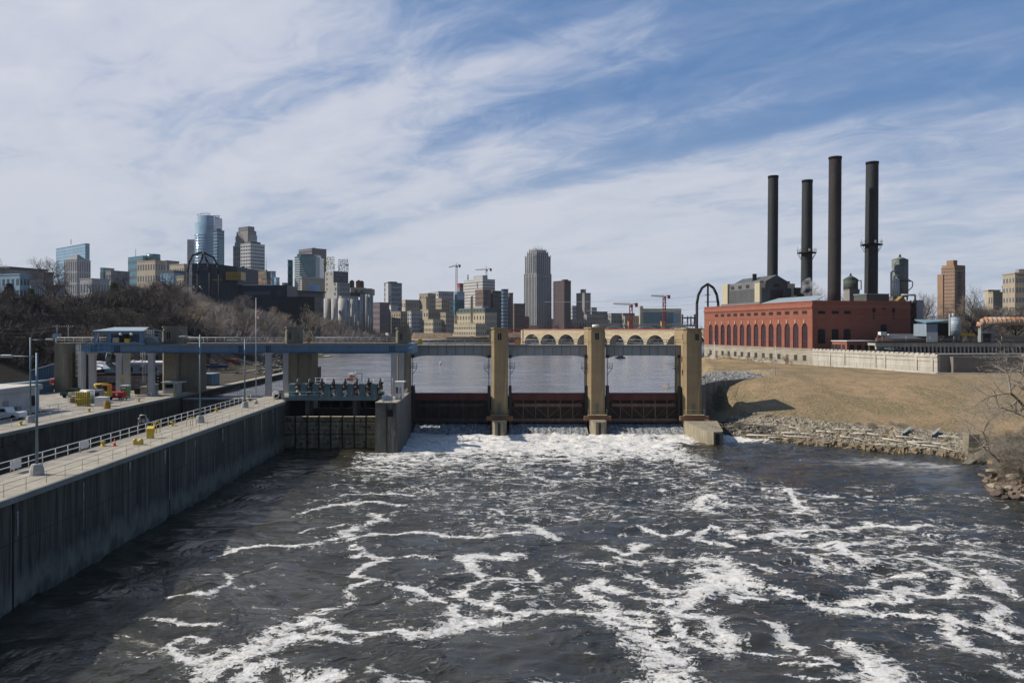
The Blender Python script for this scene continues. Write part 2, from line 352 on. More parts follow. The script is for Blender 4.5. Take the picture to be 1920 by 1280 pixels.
def ground_z(X, Y):
 u = X+0.0295*Y
 ds, _ = seg_dist(X, Y, SHORE)
 # right bank
 sx = np.interp(Y, [p[1] for p in SHORE], [p[0] for p in SHORE])
 # inside test for the shore (even-odd against polygon closed far right)
 poly = SHORE+[(41.5, 400), (900, 400), (900, -60)]
 ins = np.zeros(X.shape, bool)
 for (ax, ay), (bx, by) in zip(poly, poly[1:]+poly[:1]):
  c = ((ay > Y) != (by > Y)); xx = ax+(Y-ay)*(bx-ax)/((by-ay) if by != ay else 1e-9); ins ^= c & (X < xx)
 bank = np.minimum(RBANK(X, Y), 11.5); bank = np.maximum(bank, 2.6)
 rip = np.clip(ds*.42, 0, 60)
 zr = np.minimum(np.where(ds < 7.5, rip, bank), np.maximum(rip, 0)+np.where(ds < 7.5, 0, 100))
 zr = np.minimum(zr, bank+0*zr)
 zr = np.where(ds < 9, np.minimum(rip, bank), bank)
 wy = np.interp(X, [p[0] for p in RWALL], [p[1] for p in RWALL])
 zr = np.where((Y > wy) & (X < 69), 9.4, zr)
 zr = np.where((Y > 206) & (X < 99), np.maximum(zr, 9.4), zr)
 # beyond the plant
 zr = np.where((Y > 212) & (X > 116), 10.5+2.5*sstep(216, 226, Y), zr)
 hill = 10.5+3*sstep(300, 380, Y)+6*sstep(380, 700, Y)
 zr = np.where(Y > 300, np.maximum(zr, hill*sstep(0, 10, X-rshore_x(Y))+6*(1-sstep(0, 10, X-rshore_x(Y)))), zr)
 right = np.where(ins, zr, -3.0)
 z = right
 # upstream pool bed, then its right shore
 up = (Y > 174) & (u > -61.7)
 rs = rshore_x(Y)
 z = np.where(up & (X < rs), 3.0, z)
 z = np.where(up & (X >= rs) & (Y > 400), 5+np.clip((X-rs)*.5, 0, 1)*0+(hill-5)*sstep(-2, 12, X-rs), z)
 # left side
 lx = np.where(Y < 235, LX(-61.7, Y), lshore_x(Y))
 plat = 8.75
 inland = LX(-61.7, Y)-X
 rise = 18*sstep(45+0*Y, 100, inland+(Y-150)*.05+8*fbm(X/30, Y/30, 3, 3))
 left = plat+rise*(1-.35*sstep(500, 900, Y))+2*fbm(X/25, Y/25, 3, 5)*sstep(35, 60, inland)
 # strip of the far left bank beside the pool
 li = lshore_x(Y)-X
 left2 = 6.3+2.6*sstep(0, 6, li)+(20*sstep(12, 60, li+10*fbm(X/40, Y/40, 2, 9)))*(1-.3*sstep(500, 900, Y))+1.0*fbm(X/9, Y/9, 3, 8)
 leftm = np.where(Y < 262, left, left2)
 z = np.where(X < lx, np.where((Y > 262), left2, leftm), z)
 z = np.where((Y >= 235) & (X > lshore_x(Y)) & (X < rs), 5.0, z)
 # chamber and lock walls
 z = np.where((u > -61.0) & (u < -37) & (Y < 176), -3.0, z)
 # far side beyond the pool
 far = 5.0+14*sstep(962, 1000, Y+6*fbm(X/20, Y/20, 2, 4))
 z = np.where((Y > 940) & (X > -125) & (X < 300), np.maximum(z, far), z)
 return z
def nonuni(edges):
 o = []
 for a, b, st in edges: o += list(np.arange(a, b, st))
 return np.array(o+[edges[-1][1]])
GX = nonuni([(-6000, -1500, 500), (-1500, -400, 60), (-400, -160, 8), (-160, -60, 2.5), (-60, 35, 4), (35, 130, 1.6), (130, 330, 8), (330, 1500, 60), (1500, 6000, 500)])
GY = nonuni([(-300, 40, 20), (40, 95, 5), (95, 215, 1.6), (215, 340, 4), (340, 560, 9), (560, 940, 20), (940, 1010, 4), (1010, 2500, 80), (2500, 12000, 700)])
def ground_material():
 m = bpy.data.materials.new('ground_soil'); m.use_nodes = True; nt = m.node_tree; L = nt.links.new; b = nt.nodes['Principled BSDF']
 b.inputs['Roughness'].default_value = .95; b.inputs['Specular IOR Level'].default_value = .1
 geo = nn(nt, 'ShaderNodeNewGeometry'); sp = nn(nt, 'ShaderNodeSeparateXYZ'); L(geo.outputs['Position'], sp.inputs[0])
 def noise(sc, det=6, mp=(1, 1, 1), dist=0, rough=.6):
  mm = nn(nt, 'ShaderNodeMapping'); mm.inputs['Scale'].default_value = mp; L(geo.outputs['Position'], mm.inputs[0])
  t = nn(nt, 'ShaderNodeTexNoise'); t.inputs['Scale'].default_value = sc; t.inputs['Detail'].default_value = det; t.inputs['Distortion'].default_value = dist; t.inputs['Roughness'].default_value = rough
  L(mm.outputs[0], t.inputs[0]); return t.outputs[0]
 n1 = noise(.045, 6, dist=.6); n2 = noise(.35, 7, (1, 1, 1)); n3 = noise(2.6, 5, (1, 1, 1), 0, .7); n4 = noise(.09, 5, (1, .5, 1), .8)
 grass = mixc(nt, ramp(nt, n1, [(.38, 0.0), (.60, 1.0)]), (.29, .20, .12), (.225, .16, .095))
 grass = mixc(nt, ramp(nt, n4, [(.46, 0.0), (.56, .9)]), grass, (.10, .09, .05))
 grass = mixc(nt, ramp(nt, n2, [(.44, 0.0), (.62, .7)]), grass, (.15, .11, .06))
 grass = mixc(nt, ramp(nt, n3, [(.40, 0.0), (.62, .7)]), grass, (.42, .32, .19))
 dirt = mixc(nt, ramp(nt, n2, [(.4, 0.0), (.6, 1.0)]), (.06, .052, .042), (.11, .092, .07))
 dirt = mixc(nt, mathn(nt, 'MULTIPLY', mathn(nt, 'LESS_THAN', sp.outputs[0], -99.0), mathn(nt, 'LESS_THAN', sp.outputs[1], 420.0)), dirt, (.03, .027, .022))  # leaf litter of the left slope, with the bluff's shade put into the colour
 left = mathn(nt, 'LESS_THAN', sp.outputs[0], -40.0)
 far = mathn(nt, 'GREATER_THAN', sp.outputs[1], 360.0)
 c = mixc(nt, mathn(nt, 'MAXIMUM', left, far), grass, dirt)
 tanb = mixc(nt, ramp(nt, n2, [(.4, 0.0), (.6, 1.0)]), (.26, .20, .14), (.15, .12, .085))
 c = mixc(nt, mathn(nt, 'MULTIPLY', mathn(nt, 'GREATER_THAN', sp.outputs[1], 940.0), .85), c, tanb)
 L(c, b.inputs['Base Color'])
 bp = nn(nt, 'ShaderNodeBump', i_Strength=.9); bp.inputs['Distance'].default_value = .6
 L(mathn(nt, 'ADD', mathn(nt, 'MULTIPLY', n3, .5), n2), bp.inputs['Height']); L(bp.outputs[0], b.inputs['Normal'])
 return m
gr, _, _, GZ = grid_mesh('ground', GX, GY, ground_z, ground_material()); tag(gr, kind='structure')
def gz(x, y):
 i = int(np.clip(np.searchsorted(GX, x)-1, 0, len(GX)-2)); j = int(np.clip(np.searchsorted(GY, y)-1, 0, len(GY)-2))
 fx = min(1, max(0, (x-GX[i])/(GX[i+1]-GX[i]))); fy = min(1, max(0, (y-GY[j])/(GY[j+1]-GY[j])))
 return float((GZ[j, i]*(1-fx)+GZ[j, i+1]*fx)*(1-fy)+(GZ[j+1, i]*(1-fx)+GZ[j+1, i+1]*fx)*fy)

# ---------------------------------------------------------------- lower river with its foam
def water_material(name, foamy):
 m = bpy.data.materials.new(name); m.use_nodes = True; nt = m.node_tree; L = nt.links.new; b = nt.nodes['Principled BSDF']
 geo = nn(nt, 'ShaderNodeNewGeometry')
 def noise(sc, det=6, mp=(1, 1, 1), dist=0, rough=.6, rot=0, vec=None):
  mm = nn(nt, 'ShaderNodeMapping'); mm.inputs['Scale'].default_value = mp; mm.inputs['Rotation'].default_value = (0, 0, R(rot)); L(vec or geo.outputs['Position'], mm.inputs[0])
  t = nn(nt, 'ShaderNodeTexNoise'); t.inputs['Scale'].default_value = sc; t.inputs['Detail'].default_value = det; t.inputs['Distortion'].default_value = dist; t.inputs['Roughness'].default_value = rough
  L(mm.outputs[0], t.inputs[0]); return t.outputs[0]
 if foamy:
  w1 = noise(.45, 6, (1, 1.5, 1), 1.2, .55); w2 = noise(1.9, 6, (1, 1.7, 1), .6, .6, 15)
  h = mathn(nt, 'ADD', mathn(nt, 'MULTIPLY', w1, .9), mathn(nt, 'MULTIPLY', w2, .38))
  at = nn(nt, 'ShaderNodeAttribute', attribute_name='foam'); ad = nn(nt, 'ShaderNodeAttribute', attribute_name='churn'); am = nn(nt, 'ShaderNodeAttribute', attribute_name='milk')
  fn = noise(1.3, 8, (1, 1.35, 1), 1.0, .62); fn2 = noise(5.5, 6, (1, 1.2, 1), .4, .7)
  det = mathn(nt, 'ADD', mathn(nt, 'MULTIPLY', mathn(nt, 'SUBTRACT', fn, .5), 2.3), mathn(nt, 'MULTIPLY', mathn(nt, 'SUBTRACT', fn2, .5), 1.2))
  vm = nn(nt, 'ShaderNodeMapping'); vm.inputs['Scale'].default_value = (1, 1.5, .2)
  vw = nn(nt, 'ShaderNodeVectorMath', operation='ADD'); L(geo.outputs['Position'], vw.inputs[0]); nz_ = nn(nt, 'ShaderNodeTexNoise', i_Scale=.9, i_Detail=4); L(geo.outputs['Position'], nz_.inputs[0])
  vs_ = nn(nt, 'ShaderNodeVectorMath', operation='SCALE', i_Scale=2.6); L(nz_.outputs['Color'], vs_.inputs[0]); L(vs_.outputs[0], vw.inputs[1]); L(vw.outputs[0], vm.inputs[0])
  def lace(sc):
   v = nn(nt, 'ShaderNodeTexVoronoi', feature='DISTANCE_TO_EDGE', i_Scale=sc); L(vm.outputs[0], v.inputs[0]); return mathn(nt, 'SUBTRACT', 1.0, mathn(nt, 'MULTIPLY', v.outputs['Distance'], 3.4), clamp=True)
  lc = mathn(nt, 'ADD', mathn(nt, 'MULTIPLY', lace(.55), .55), mathn(nt, 'MULTIPLY', lace(1.7), .45)); lcs = mathn(nt, 'MULTIPLY', mathn(nt, 'SUBTRACT', lc, .5), .85)
  det = mathn(nt, 'ADD', mathn(nt, 'MULTIPLY', det, .75), lcs)
  s = mathn(nt, 'ADD', at.outputs['Fac'], mathn(nt, 'MULTIPLY', det, mathn(nt, 'GREATER_THAN', at.outputs['Fac'], .02)))
  strand = ramp(nt, s, [(.44, 0.0), (.54, .45), (.74, 1.0)])
  def ridge(sc, mp, dist, rot, wdt, det_=3):
   r = noise(sc, det_, mp, dist, .5, rot); r = mathn(nt, 'ABSOLUTE', mathn(nt, 'SUBTRACT', r, .5)); return mathn(nt, 'MAXIMUM', mathn(nt, 'SUBTRACT', 1.0, mathn(nt, 'MULTIPLY', r, wdt)), 0.0)
  rg = mathn(nt, 'MAXIMUM', ridge(.13, (1, 1.7, 1), 2.2, 10, 13), mathn(nt, 'MULTIPLY', ridge(.36, (1, 1.9, 1), 1.6, -8, 11), .8))
  pt = noise(.24, 8, (1, 1.5, 1), 2.0, .58)
  net = mathn(nt, 'ADD', mathn(nt, 'ADD', pt, mathn(nt, 'MULTIPLY', rg, .19)), mathn(nt, 'MULTIPLY', mathn(nt, 'SUBTRACT', fn2, .5), .16))
  net = mathn(nt, 'ADD', net, mathn(nt, 'SUBTRACT', mathn(nt, 'MULTIPLY', ad.outputs['Fac'], .66), .615))
  net = mathn(nt, 'ADD', net, mathn(nt, 'MULTIPLY', lcs, .34))
  net = ramp(nt, net, [(.47, 0.0), (.54, .45), (.64, 1.0)])
  foam = mathn(nt, 'MAXIMUM', strand, net)
  milk = mathn(nt, 'MULTIPLY', am.outputs['Fac'], ramp(nt, noise(.5, 7, (.45, 1.3, 1), 1.0, .6, -25), [(.42, 0.0), (.68, 1.0)]))
  foam = mathn(nt, 'MAXIMUM', foam, mathn(nt, 'MULTIPLY', milk, .8), clamp=True)
  brown = ramp(nt, noise(.05, 3), [(.4, 0.0), (.6, 1.0)])
  base = mixc(nt, brown, (.036, .032, .020), (.023, .022, .014))
  fcol = mixc(nt, ramp(nt, fn, [(.35, 0.0), (.6, 1.0)]), (.58, .55, .48), (.82, .81, .80))
  c = mixc(nt, foam, base, fcol); L(c, b.inputs['Base Color'])
  L(mathn(nt, 'ADD', mathn(nt, 'MULTIPLY', foam, .6), .09), b.inputs['Roughness'])
  L(mathn(nt, 'SUBTRACT', 1.0, mathn(nt, 'MULTIPLY', foam, .8)), b.inputs['Specular IOR Level'])
  calm = ramp(nt, noise(.075, 4, (1, 1.4, 1), 1.5), [(.42, .22), (.58, 1.0)]); h = mathn(nt, 'MULTIPLY', h, calm)
  h = mathn(nt, 'ADD', h, mathn(nt, 'MULTIPLY', foam, mathn(nt, 'MULTIPLY', fn2, .45)))
  bp = nn(nt, 'ShaderNodeBump', i_Strength=.85); bp.inputs['Distance'].default_value = .5
 else:
  w1 = noise(.22, 7, (.6, 1.7, 1), 1.0, .6); w2 = noise(1.3, 5, (.7, 1.6, 1), .5, .6)
  h = mathn(nt, 'ADD', w1, mathn(nt, 'MULTIPLY', w2, .4))
  fk = ramp(nt, noise(.11, 9, (.38, 1.4, 1), 1.2, .70), [(.50, 0.0), (.72, .55)])
  c = mixc(nt, fk, (.10, .105, .115), (.46, .43, .46)); L(c, b.inputs['Base Color'])
  L(mathn(nt, 'ADD', mathn(nt, 'MULTIPLY', fk, .5), .12), b.inputs['Roughness'])
  b.inputs['Specular IOR Level'].default_value = .5
  bp = nn(nt, 'ShaderNodeBump', i_Strength=.38); bp.inputs['Distance'].default_value = .5
 b.inputs['IOR'].default_value = 1.33
 L(h, bp.inputs['Height']); L(bp.outputs[0], b.inputs['Normal'])
 return m
# foam strands traced on the river surface: (points, width m, strength)
ST = [([(750,1186),(780,1197),(800,1197),(840,1185),(880,1174),(920,1162),(960,1155),(990,1143),(1020,1140),(1060,1137),(1110,1138),(1130,1148),(1150,1165),(1170,1178),(1200,1187)], .75),
 ([(780,1190),(840,1180),(880,1165),(905,1162)], 1.1), ([(855,1150),(865,1163),(895,1160)], 1.3),
 ([(1200,1187),(1212,1205),(1238,1222),(1250,1245),(1248,1275),(1240,1310)], 1.9), ([(1225,1240),(1270,1262),(1262,1300)], 1.5),
 ([(752,1102),(790,1107),(828,1118),(850,1130),(856,1148),(850,1165)], .55),
 ([(1133,1085),(1120,1094),(1092,1106),(1112,1122),(1150,1132),(1160,1150),(1200,1164),(1228,1175)], .75), ([(1120,1094),(1165,1110)], .7),
 ([(1165,1145),(1205,1145),(1220,1165)], .45), ([(1200,1187),(1255,1190),(1262,1200)], .7),
 ([(1250,1049),(1290,1052),(1340,1051),(1372,1068),(1388,1090),(1392,1098),(1345,1102)], 1.7), ([(1310,1070),(1350,1085),(1320,1102),(1292,1120),(1270,1140),(1262,1152)], 1.7),
 ([(1262,1152),(1300,1156),(1338,1164),(1345,1180),(1362,1195),(1348,1208)], 1.2), ([(1262,1152),(1275,1185),(1312,1203)], .6),
 ([(1182,1077),(1215,1088),(1240,1105),(1290,1112)], .6), ([(1196,1120),(1240,1124),(1280,1132)], .6), ([(1380,1125),(1375,1112),(1420,1118),(1430,1125)], .55), ([(1390,1090),(1440,1100),(1480,1107)], .5),
 ([(1320,1208),(1355,1212),(1385,1208)], .35), ([(1370,1203),(1420,1215),(1470,1222)], .25),
 ([(390,1265),(402,1245),(440,1228),(480,1217),(510,1200),(545,1190)], 1.25), ([(440,1240),(470,1250),(500,1238)], .9), ([(530,1180),(560,1165),(590,1158),(612,1172),(600,1178)], 1.1),
 ([(545,1190),(590,1196),(650,1206),(700,1196),(735,1184),(760,1190)], .45), ([(600,1178),(650,1182),(700,1190)], .3),
 ([(590,1150),(620,1140),(648,1130),(655,1108),(700,1092),(715,1088),(690,1080),(660,1076),(690,1060),(725,1050),(690,1036),(665,1024)], .6),
 ([(308,1215),(325,1203),(355,1198),(375,1204)], .55), ([(308,1215),(340,1228),(370,1230),(420,1220)], .4), ([(445,1260),(470,1275),(480,1290)], .8), ([(530,1240),(545,1258),(580,1272),(620,1262),(640,1255)], .45), ([(600,1275),(625,1258),(640,1262)], .7),
 ([(265,1155),(300,1160),(340,1166),(400,1176)], .3), ([(310,1118),(350,1114),(400,1114),(430,1095),(435,1080)], .3), ([(380,1080),(430,1078)], .25),
 ([(412,1037),(440,1029),(500,1022),(565,1023),(620,1011),(655,1003)], .45), ([(430,1024),(400,1050)], .2),
 ([(655,1012),(700,1000),(780,1000),(850,1008),(950,1006),(1050,1000)], .6), ([(640,1003),(670,988),(730,975),(690,960)], .7), ([(560,1000),(640,985)], .3),
 ([(870,1050),(900,1044),(950,1050),(965,1040)], .9), ([(880,1050),(895,1070),(915,1084),(965,1084)], .75), ([(1040,1012),(1020,1000),(1000,985),(975,983)], .9),
 ([(900,1088),(870,1102),(858,1110),(880,1122),(920,1132),(945,1147)], .5), ([(915,1130),(930,1108),(970,1100)], .5), ([(1000,1072),(1015,1090),(960,1092)], .4),
 ([(1060,1050),(1100,1052),(1150,1056)], .45), ([(1140,1030),(1180,1040),(1195,1020),(1215,1024)], .85), ([(1150,1045),(1200,1055)], .5), ([(1240,1050),(1260,1056)], .5),
 ([(1445,1165),(1462,1190),(1482,1205),(1508,1212),(1502,1230),(1545,1240)], .6), ([(1470,1240),(1520,1250),(1570,1250)], .35), ([(1570,1200),(1610,1215),(1640,1232),(1655,1248),(1640,1275),(1600,1290)], .95),
 ([(1640,1245),(1668,1255),(1670,1285)], 1.3), ([(1460,1107),(1500,1118),(1560,1137),(1630,1145),(1700,1149),(1760,1158),(1800,1163),(1850,1175),(1925,1194)], .55),
 ([(1585,1126),(1640,1125),(1690,1122),(1695,1105)], .95), ([(1600,1105),(1650,1100),(1640,1088),(1665,1077),(1720,1078)], .5), ([(1690,1050),(1740,1050),(1760,1062),(1800,1078),(1840,1080)], .6), ([(1740,1072),(1780,1068)], .4),
 ([(1660,1105),(1730,1112),(1790,1122),(1780,1105),(1800,1085)], .5), ([(1800,1122),(1850,1118),(1880,1145),(1850,1155),(1905,1175)], .6), ([(1795,1160),(1790,1185),(1810,1210),(1850,1215)], .8), ([(1845,1070),(1868,1092),(1900,1110)], .8),
 ([(1490,1038),(1520,1042),(1545,1062),(1590,1068)], .7), ([(1520,1025),(1570,1020),(1590,1040),(1620,1060)], .8), ([(1545,1030),(1640,1016)], .35), ([(1430,1005),(1490,1020),(1540,1030)], .4), ([(1600,1040),(1650,1045),(1720,1040),(1790,1045)], .3),
 ([(1290,1005),(1340,1012),(1370,1020)], .6), ([(1360,1005),(1440,1003)], .4), ([(1440,1040),(1420,1030),(1380,1040)], .3),
 ([(1200,985),(1240,1005),(1290,995)], .5), ([(1300,1010),(1330,990),(1400,1005)], .5), ([(1000,890),(1040,905),(1100,900)], .6), ([(640,930),(700,925),(780,925)], .4), ([(560,960),(620,945),(700,940),(760,948)], .4),
 ([(1500,985),(1560,990),(1620,985),(1700,990),(1740,985)], .5), ([(1430,1000),(1500,1002),(1560,995)], .5), ([(1480,920),(1500,945),(1520,955),(1480,965)], .6), ([(1340,960),(1300,950),(1330,930),(1370,945)], .7),
 ([(1545,1275),(1600,1268)], .3), ([(720,1275),(800,1268)], .3), ([(730,1272),(745,1282)], .7), ([(1020,1278),(1050,1276)], .7), ([(1885,1242),(1905,1255)], .5), ([(1405,1060),(1450,1075)], .3), ([(1480,1270),(1530,1275)], .3), ([(640,1040),(700,1038),(790,1045),(820,1050)], .35)]
def river_fields(X, Y):
 foam = np.zeros(X.shape); halo = np.zeros(X.shape)
 wxn = (fbm(X/3.1, Y/3.1, 3, 31)-.5)*1.3; wyn = (fbm(X/3.1, Y/3.1, 3, 37)-.5)*1.3
 Xw, Yw = X+wxn, Y+wyn
 wv = .55+1.0*fbm(X/2.3, Y/2.3, 2, 41)
 for pts, w in ST:
  q = [G(*p) for p in pts]; xs = [p[0] for p in q]; ys = [p[1] for p in q]
  k = (X > min(xs)-4) & (X < max(xs)+4) & (Y > min(ys)-4) & (Y < max(ys)+4)
  if not k.any(): continue
  d, _ = seg_dist(Xw[k], Yw[k], q); ww = w*wv[k]*.62
  foam[k] = np.maximum(foam[k], np.clip((1.04-.44*(d/ww))*(.62+.42*fbm(X[k]/1.6, Y[k]/1.6, 2, 43)+.12), 0, 1.08)); halo[k] = np.maximum(halo[k], .13*np.exp(-d/(1.2+ww)))
 py = HY+F*HC/np.maximum(Y, 20); px = CX+X*F/np.maximum(Y, 20)
 edge = 14*(fbm(X/6, Y/6, 3, 51)-.5)
 churn = np.interp(py+edge, [800, 838, 862, 900, 980, 1060, 1150, 1300], [1.25, 1.12, .84, .64, .58, .50, .42, .38])
 dl = X+38.8; churn = churn*np.where(Y < 144, sstep(2, 17, dl+3*(fbm(X/5, Y/5, 2, 5)-.5)), sstep(-24.5, -19.5, X))
 churn = churn*(1-.62*sstep(8, 16, X-20-(150-Y)*.12)*sstep(103, 122, Y+6*(fbm(X/7, Y/7, 2, 8)-.5))*(1-sstep(148, 158, Y-(X-30)*.2)))
 big = fbm(X/16, Y/16, 3, 61); churn = churn+(big-.5)*.45*(1-sstep(125, 145, Y))
 milk = np.exp(-(((X-70+.28*(Y-128))/8.5)**2))*sstep(66, 82, Y)*(1-sstep(130, 136, Y))+.8*np.exp(-((X-61)/9)**2-((Y-132)/3.5)**2)
 sd, _ = seg_dist(X, Y, SHORE); milk = milk*sstep(2, 7, sd)
 return foam, np.clip(churn+halo*(1-sstep(135, 150, Y)), 0, 1.4), milk
def river_z(X, Y):
 tur = sstep(120, 158, Y)*(X > -24)
 z = (fbm(X/4.2, Y/2.4, 4, 11)-.5)*.95+(fbm(X/11, Y/7, 2, 12)-.5)*.5
 z = z*(1-.3*tur)+(fbm(X/1.9, Y/1.6, 4, 14)-.5)*1.0*tur
 z = z+.75*np.exp(-((Y-162.0)/2.6)**2)*(X > -20)*(X < 36)*(fbm(X/2.5, Y/2.5, 3, 15))
 return z*np.where((X < -24) & (Y > 143), .5, 1)
WY = []; y = 38.0
while y < 176: WY.append(y); y += .22+.0026*(y-38)
WX = np.arange(-64, 96, .36)
riv, XX, YY, ZZ = grid_mesh('river', WX, np.array(WY), river_z, water_material('river_water', True)); tag(riv, kind='structure')
fo, ch, mk = river_fields(XX, YY)
for nm_, a_ in (('foam', fo), ('churn', ch), ('milk', mk)):
 at_ = riv.data.attributes.new(nm_, 'FLOAT', 'POINT'); at_.data.foreach_set('value', a_.ravel().astype(np.float32))
near = MB(); near.add([(-64, -200, -.02), (96, -200, -.02), (96, 38.0, -.02), (-64, 38.0, -.02)], [(0, 1, 2, 3)])
tag(near.build('river_downstream', mat('calm_river', (.03, .028, .026), .15, .2)), kind='structure')
# upstream pool 7.4 m above
PX = nonuni([(-130, -60, 3), (-60, 60, 3), (60, 300, 10)]); PY = nonuni([(174.6, 300, 2), (300, 1000, 8)])
pool, _, _, _ = grid_mesh('upper_pool', PX, PY, lambda X, Y: 7.45+(fbm(X/6, Y/4, 3, 71)-.5)*.25-30*(X > rshore_x(Y)-1.5), water_material('pool_water', False)); tag(pool, kind='structure')
# ---------------------------------------------------------------- lock walls
def lquad(u0, u1, d0, d1): return [(LX(u0, d0), d0), (LX(u1, d0), d0), (LX(u1, d1), d1), (LX(u0, d1), d1)]
ZW = 8.92
rw = empty('river_lock_wall', (LX(-40, 60), 60, 0), 'long dark streaked concrete lock wall with a pale walkway on top, beside the foaming river', 'wall')
body = MB(); body.prism(lquad(-43.9, -37.4, 20, 146), -2, ZW-.22).build('wall_body', M_concd, rw)
b = MB().prism(lquad(-43.9, -37.34, 20, 146), ZW-.216, ZW); b.build('walkway_slab', M_top, rw)
MB().prism(lquad(-37.33, -37.15, 20, 146), ZW-.5, ZW-.02).build('steel_edge_strip', mat('edge_steel', (.22, .25, .24), .7, .3), rw)
# battered lower course and joints
c = MB(); c = None and c.slab([(LX(-37.4, 20), 20, 2.55), (LX(-37.4, 20), 20, -2), (LX(-37.27, 20), 20, -2), (LX(-37.27, 20), 20, 2.45)], (-.0295*126, 126, 0))
for i, dj in enumerate((62.6, 93.4)):
 MB().box(LX(-37.42, dj), dj-.07, 0.05, LX(-37.40, dj)+.05, dj+.07, ZW-.52).build('wall_joint', M_black, rw)
for dj, h in ((93.0, 3.0),):
 MB().box(LX(-37.3, dj), dj-.10, 2.2, LX(-37.3, dj)+.06, dj+.10, ZW-.55).build('pipe_recess', mat('recess_steel', (.20, .24, .25), .6, .3), rw)
for k, (dj, z0, z1, w_) in enumerate([(63.2, 5.4, 7.6, .16), (73.5, 3.0, 7.9, .10), (83, 7.2, 8.2, .22), (92, 6.3, 8.1, .3), (112, 5.9, 8.1, .25), (122, 6.9, 8.2, .2), (131, 4.6, 8.2, .2), (138, 5.2, 8.2, .2), (101.5, 7.0, 7.9, .2)]):
 n = 9; pts = [(LX(-37.39, dj)+.02, dj-w_*(.4+.6*random.random())*(1-.7*j/n), z1-(z1-z0)*j/n) for j in range(n)]+[(LX(-37.39, dj)+.02, dj+w_*(.4+.6*random.random())*(1-.7*j/n), z1-(z1-z0)*j/n) for j in range(n)][::-1]
 MB().slab(pts, (.02, 0, 0)).build('lime_stain', mat('lime_stain', (.40, .43, .42), .9, .6, 4), rw)
lw = empty('land_lock_wall', (LX(-62, 60), 60, 0), 'dark streaked concrete lock wall on the landward side of the empty chamber, topped by the paved yard', 'wall')
M_concm = mat('brown_lock_concrete', (.115, .105, .08), .9, .45, 1.0, .7, .2)
MB().prism(lquad(-63.6, -61.7, 20, 171), -2, ZW-.25).build('wall_body', M_concm, lw)
MB().prism(lquad(-63.6, -61.66, 20, 171), ZW-.246, ZW).build('coping', M_top, lw)
MB().prism(lquad(-61.65, -61.48, 20, 171), ZW-.45, ZW-.02).build('steel_edge_strip', MATS['edge_steel'], lw)
for dj in (101, 118, 133, 150, 160):
 MB().box(LX(-61.72, dj), dj-.10, 1, LX(-61.70, dj)+.05, dj+.10, ZW-.46).build('wall_joint', MATS['recess_steel'] if dj in (133,) else M_black, lw)
cb_ = empty('chamber_back_wall', (LX(-53, 172), 172, 0), 'low dark concrete sill wall closing the upstream end of the lock chamber', 'wall')
MB().prism(lquad(-61.69, -43.91, 170, 172), -2, 5.6).build('sill', M_concm, cb_)
gt = empty('upper_lock_gate', (LX(-53, 161), 161, 0), 'low grey lock gate lying across the head of the lock chamber', 'lock gate')
MB().prism(lquad(-61.6, -44.0, 160.5, 162), 5.2, 7.9).build('gate_leaf', mat('gate_grey', (.15, .15, .14), .8, .4, 1, .4), gt)
MB().prism(lquad(-61.6, -44.0, 160.2, 162.3), 7.9, 8.15).build('walkway', M_grey, gt)
MB().prism(lquad(-61.6, -44.0, 159.6, 160.2), 4.2, 4.7).build('lower_beam', mat('gate_dark', (.05, .05, .045), .9), gt)
lkw = MB(); lkw.prism(lquad(-61.69, -43.91, 172.1, 176), 4, 7.42); tag(lkw.build('lock_water', MATS.get('lw') or mat('lock_water', (.05, .052, .05), .15, .2)), kind='structure')
# guide wall upstream and the inner wall section beside the machinery
gw = empty('upper_guide_wall', (LX(-61.7, 200), 200, 0), 'straight brown concrete guide wall running upstream from the lock past the ice', 'wall')
MB().prism(lquad(-63.4, -61.7, 171.2, 262), 4, 8.7).build('wall_body', M_concm, gw)
for z in (7.9, 8.3, 7.4): MB().prism(lquad(-61.69, -61.5, 171.3, 262), z, z+.2).build('rubbing_strip', M_black, gw)
MB().prism(lquad(-63.6, -61.5, 171.2, 262), 8.7, 8.9).build('coping', M_top, gw)
iw = empty('inner_river_wall', (LX(-41, 155), 155, 0), 'short concrete lock wall behind the grey machinery at the end of the walkway', 'wall')
MB().prism(lquad(-43.9, -37.9, 146.1, 178), -2, ZW-.3).build('wall_body', M_concd, iw)
MB().prism(lquad(-43.9, -37.8, 146.1, 178), ZW-.296, ZW-.02).build('walkway_slab', M_top, iw)
# paved yard on the land side
yd = MB().prism(lquad(-96, -63.65, 40, 185), ZW-1.5, ZW+.004); tag(yd.build('yard_pavement', mat('yard_pavement', (.37, .34, .285), .9, .35, .6, 0, .15, spots=(.20, .19, .17))), kind='structure')
rd = MB().prism(lquad(-96, -70.5, 40, 132), ZW+.008, ZW+.012); tag(rd.build('asphalt_lane', mat('asphalt', (.075, .075, .078), .95, .3, 1.5)), kind='structure')

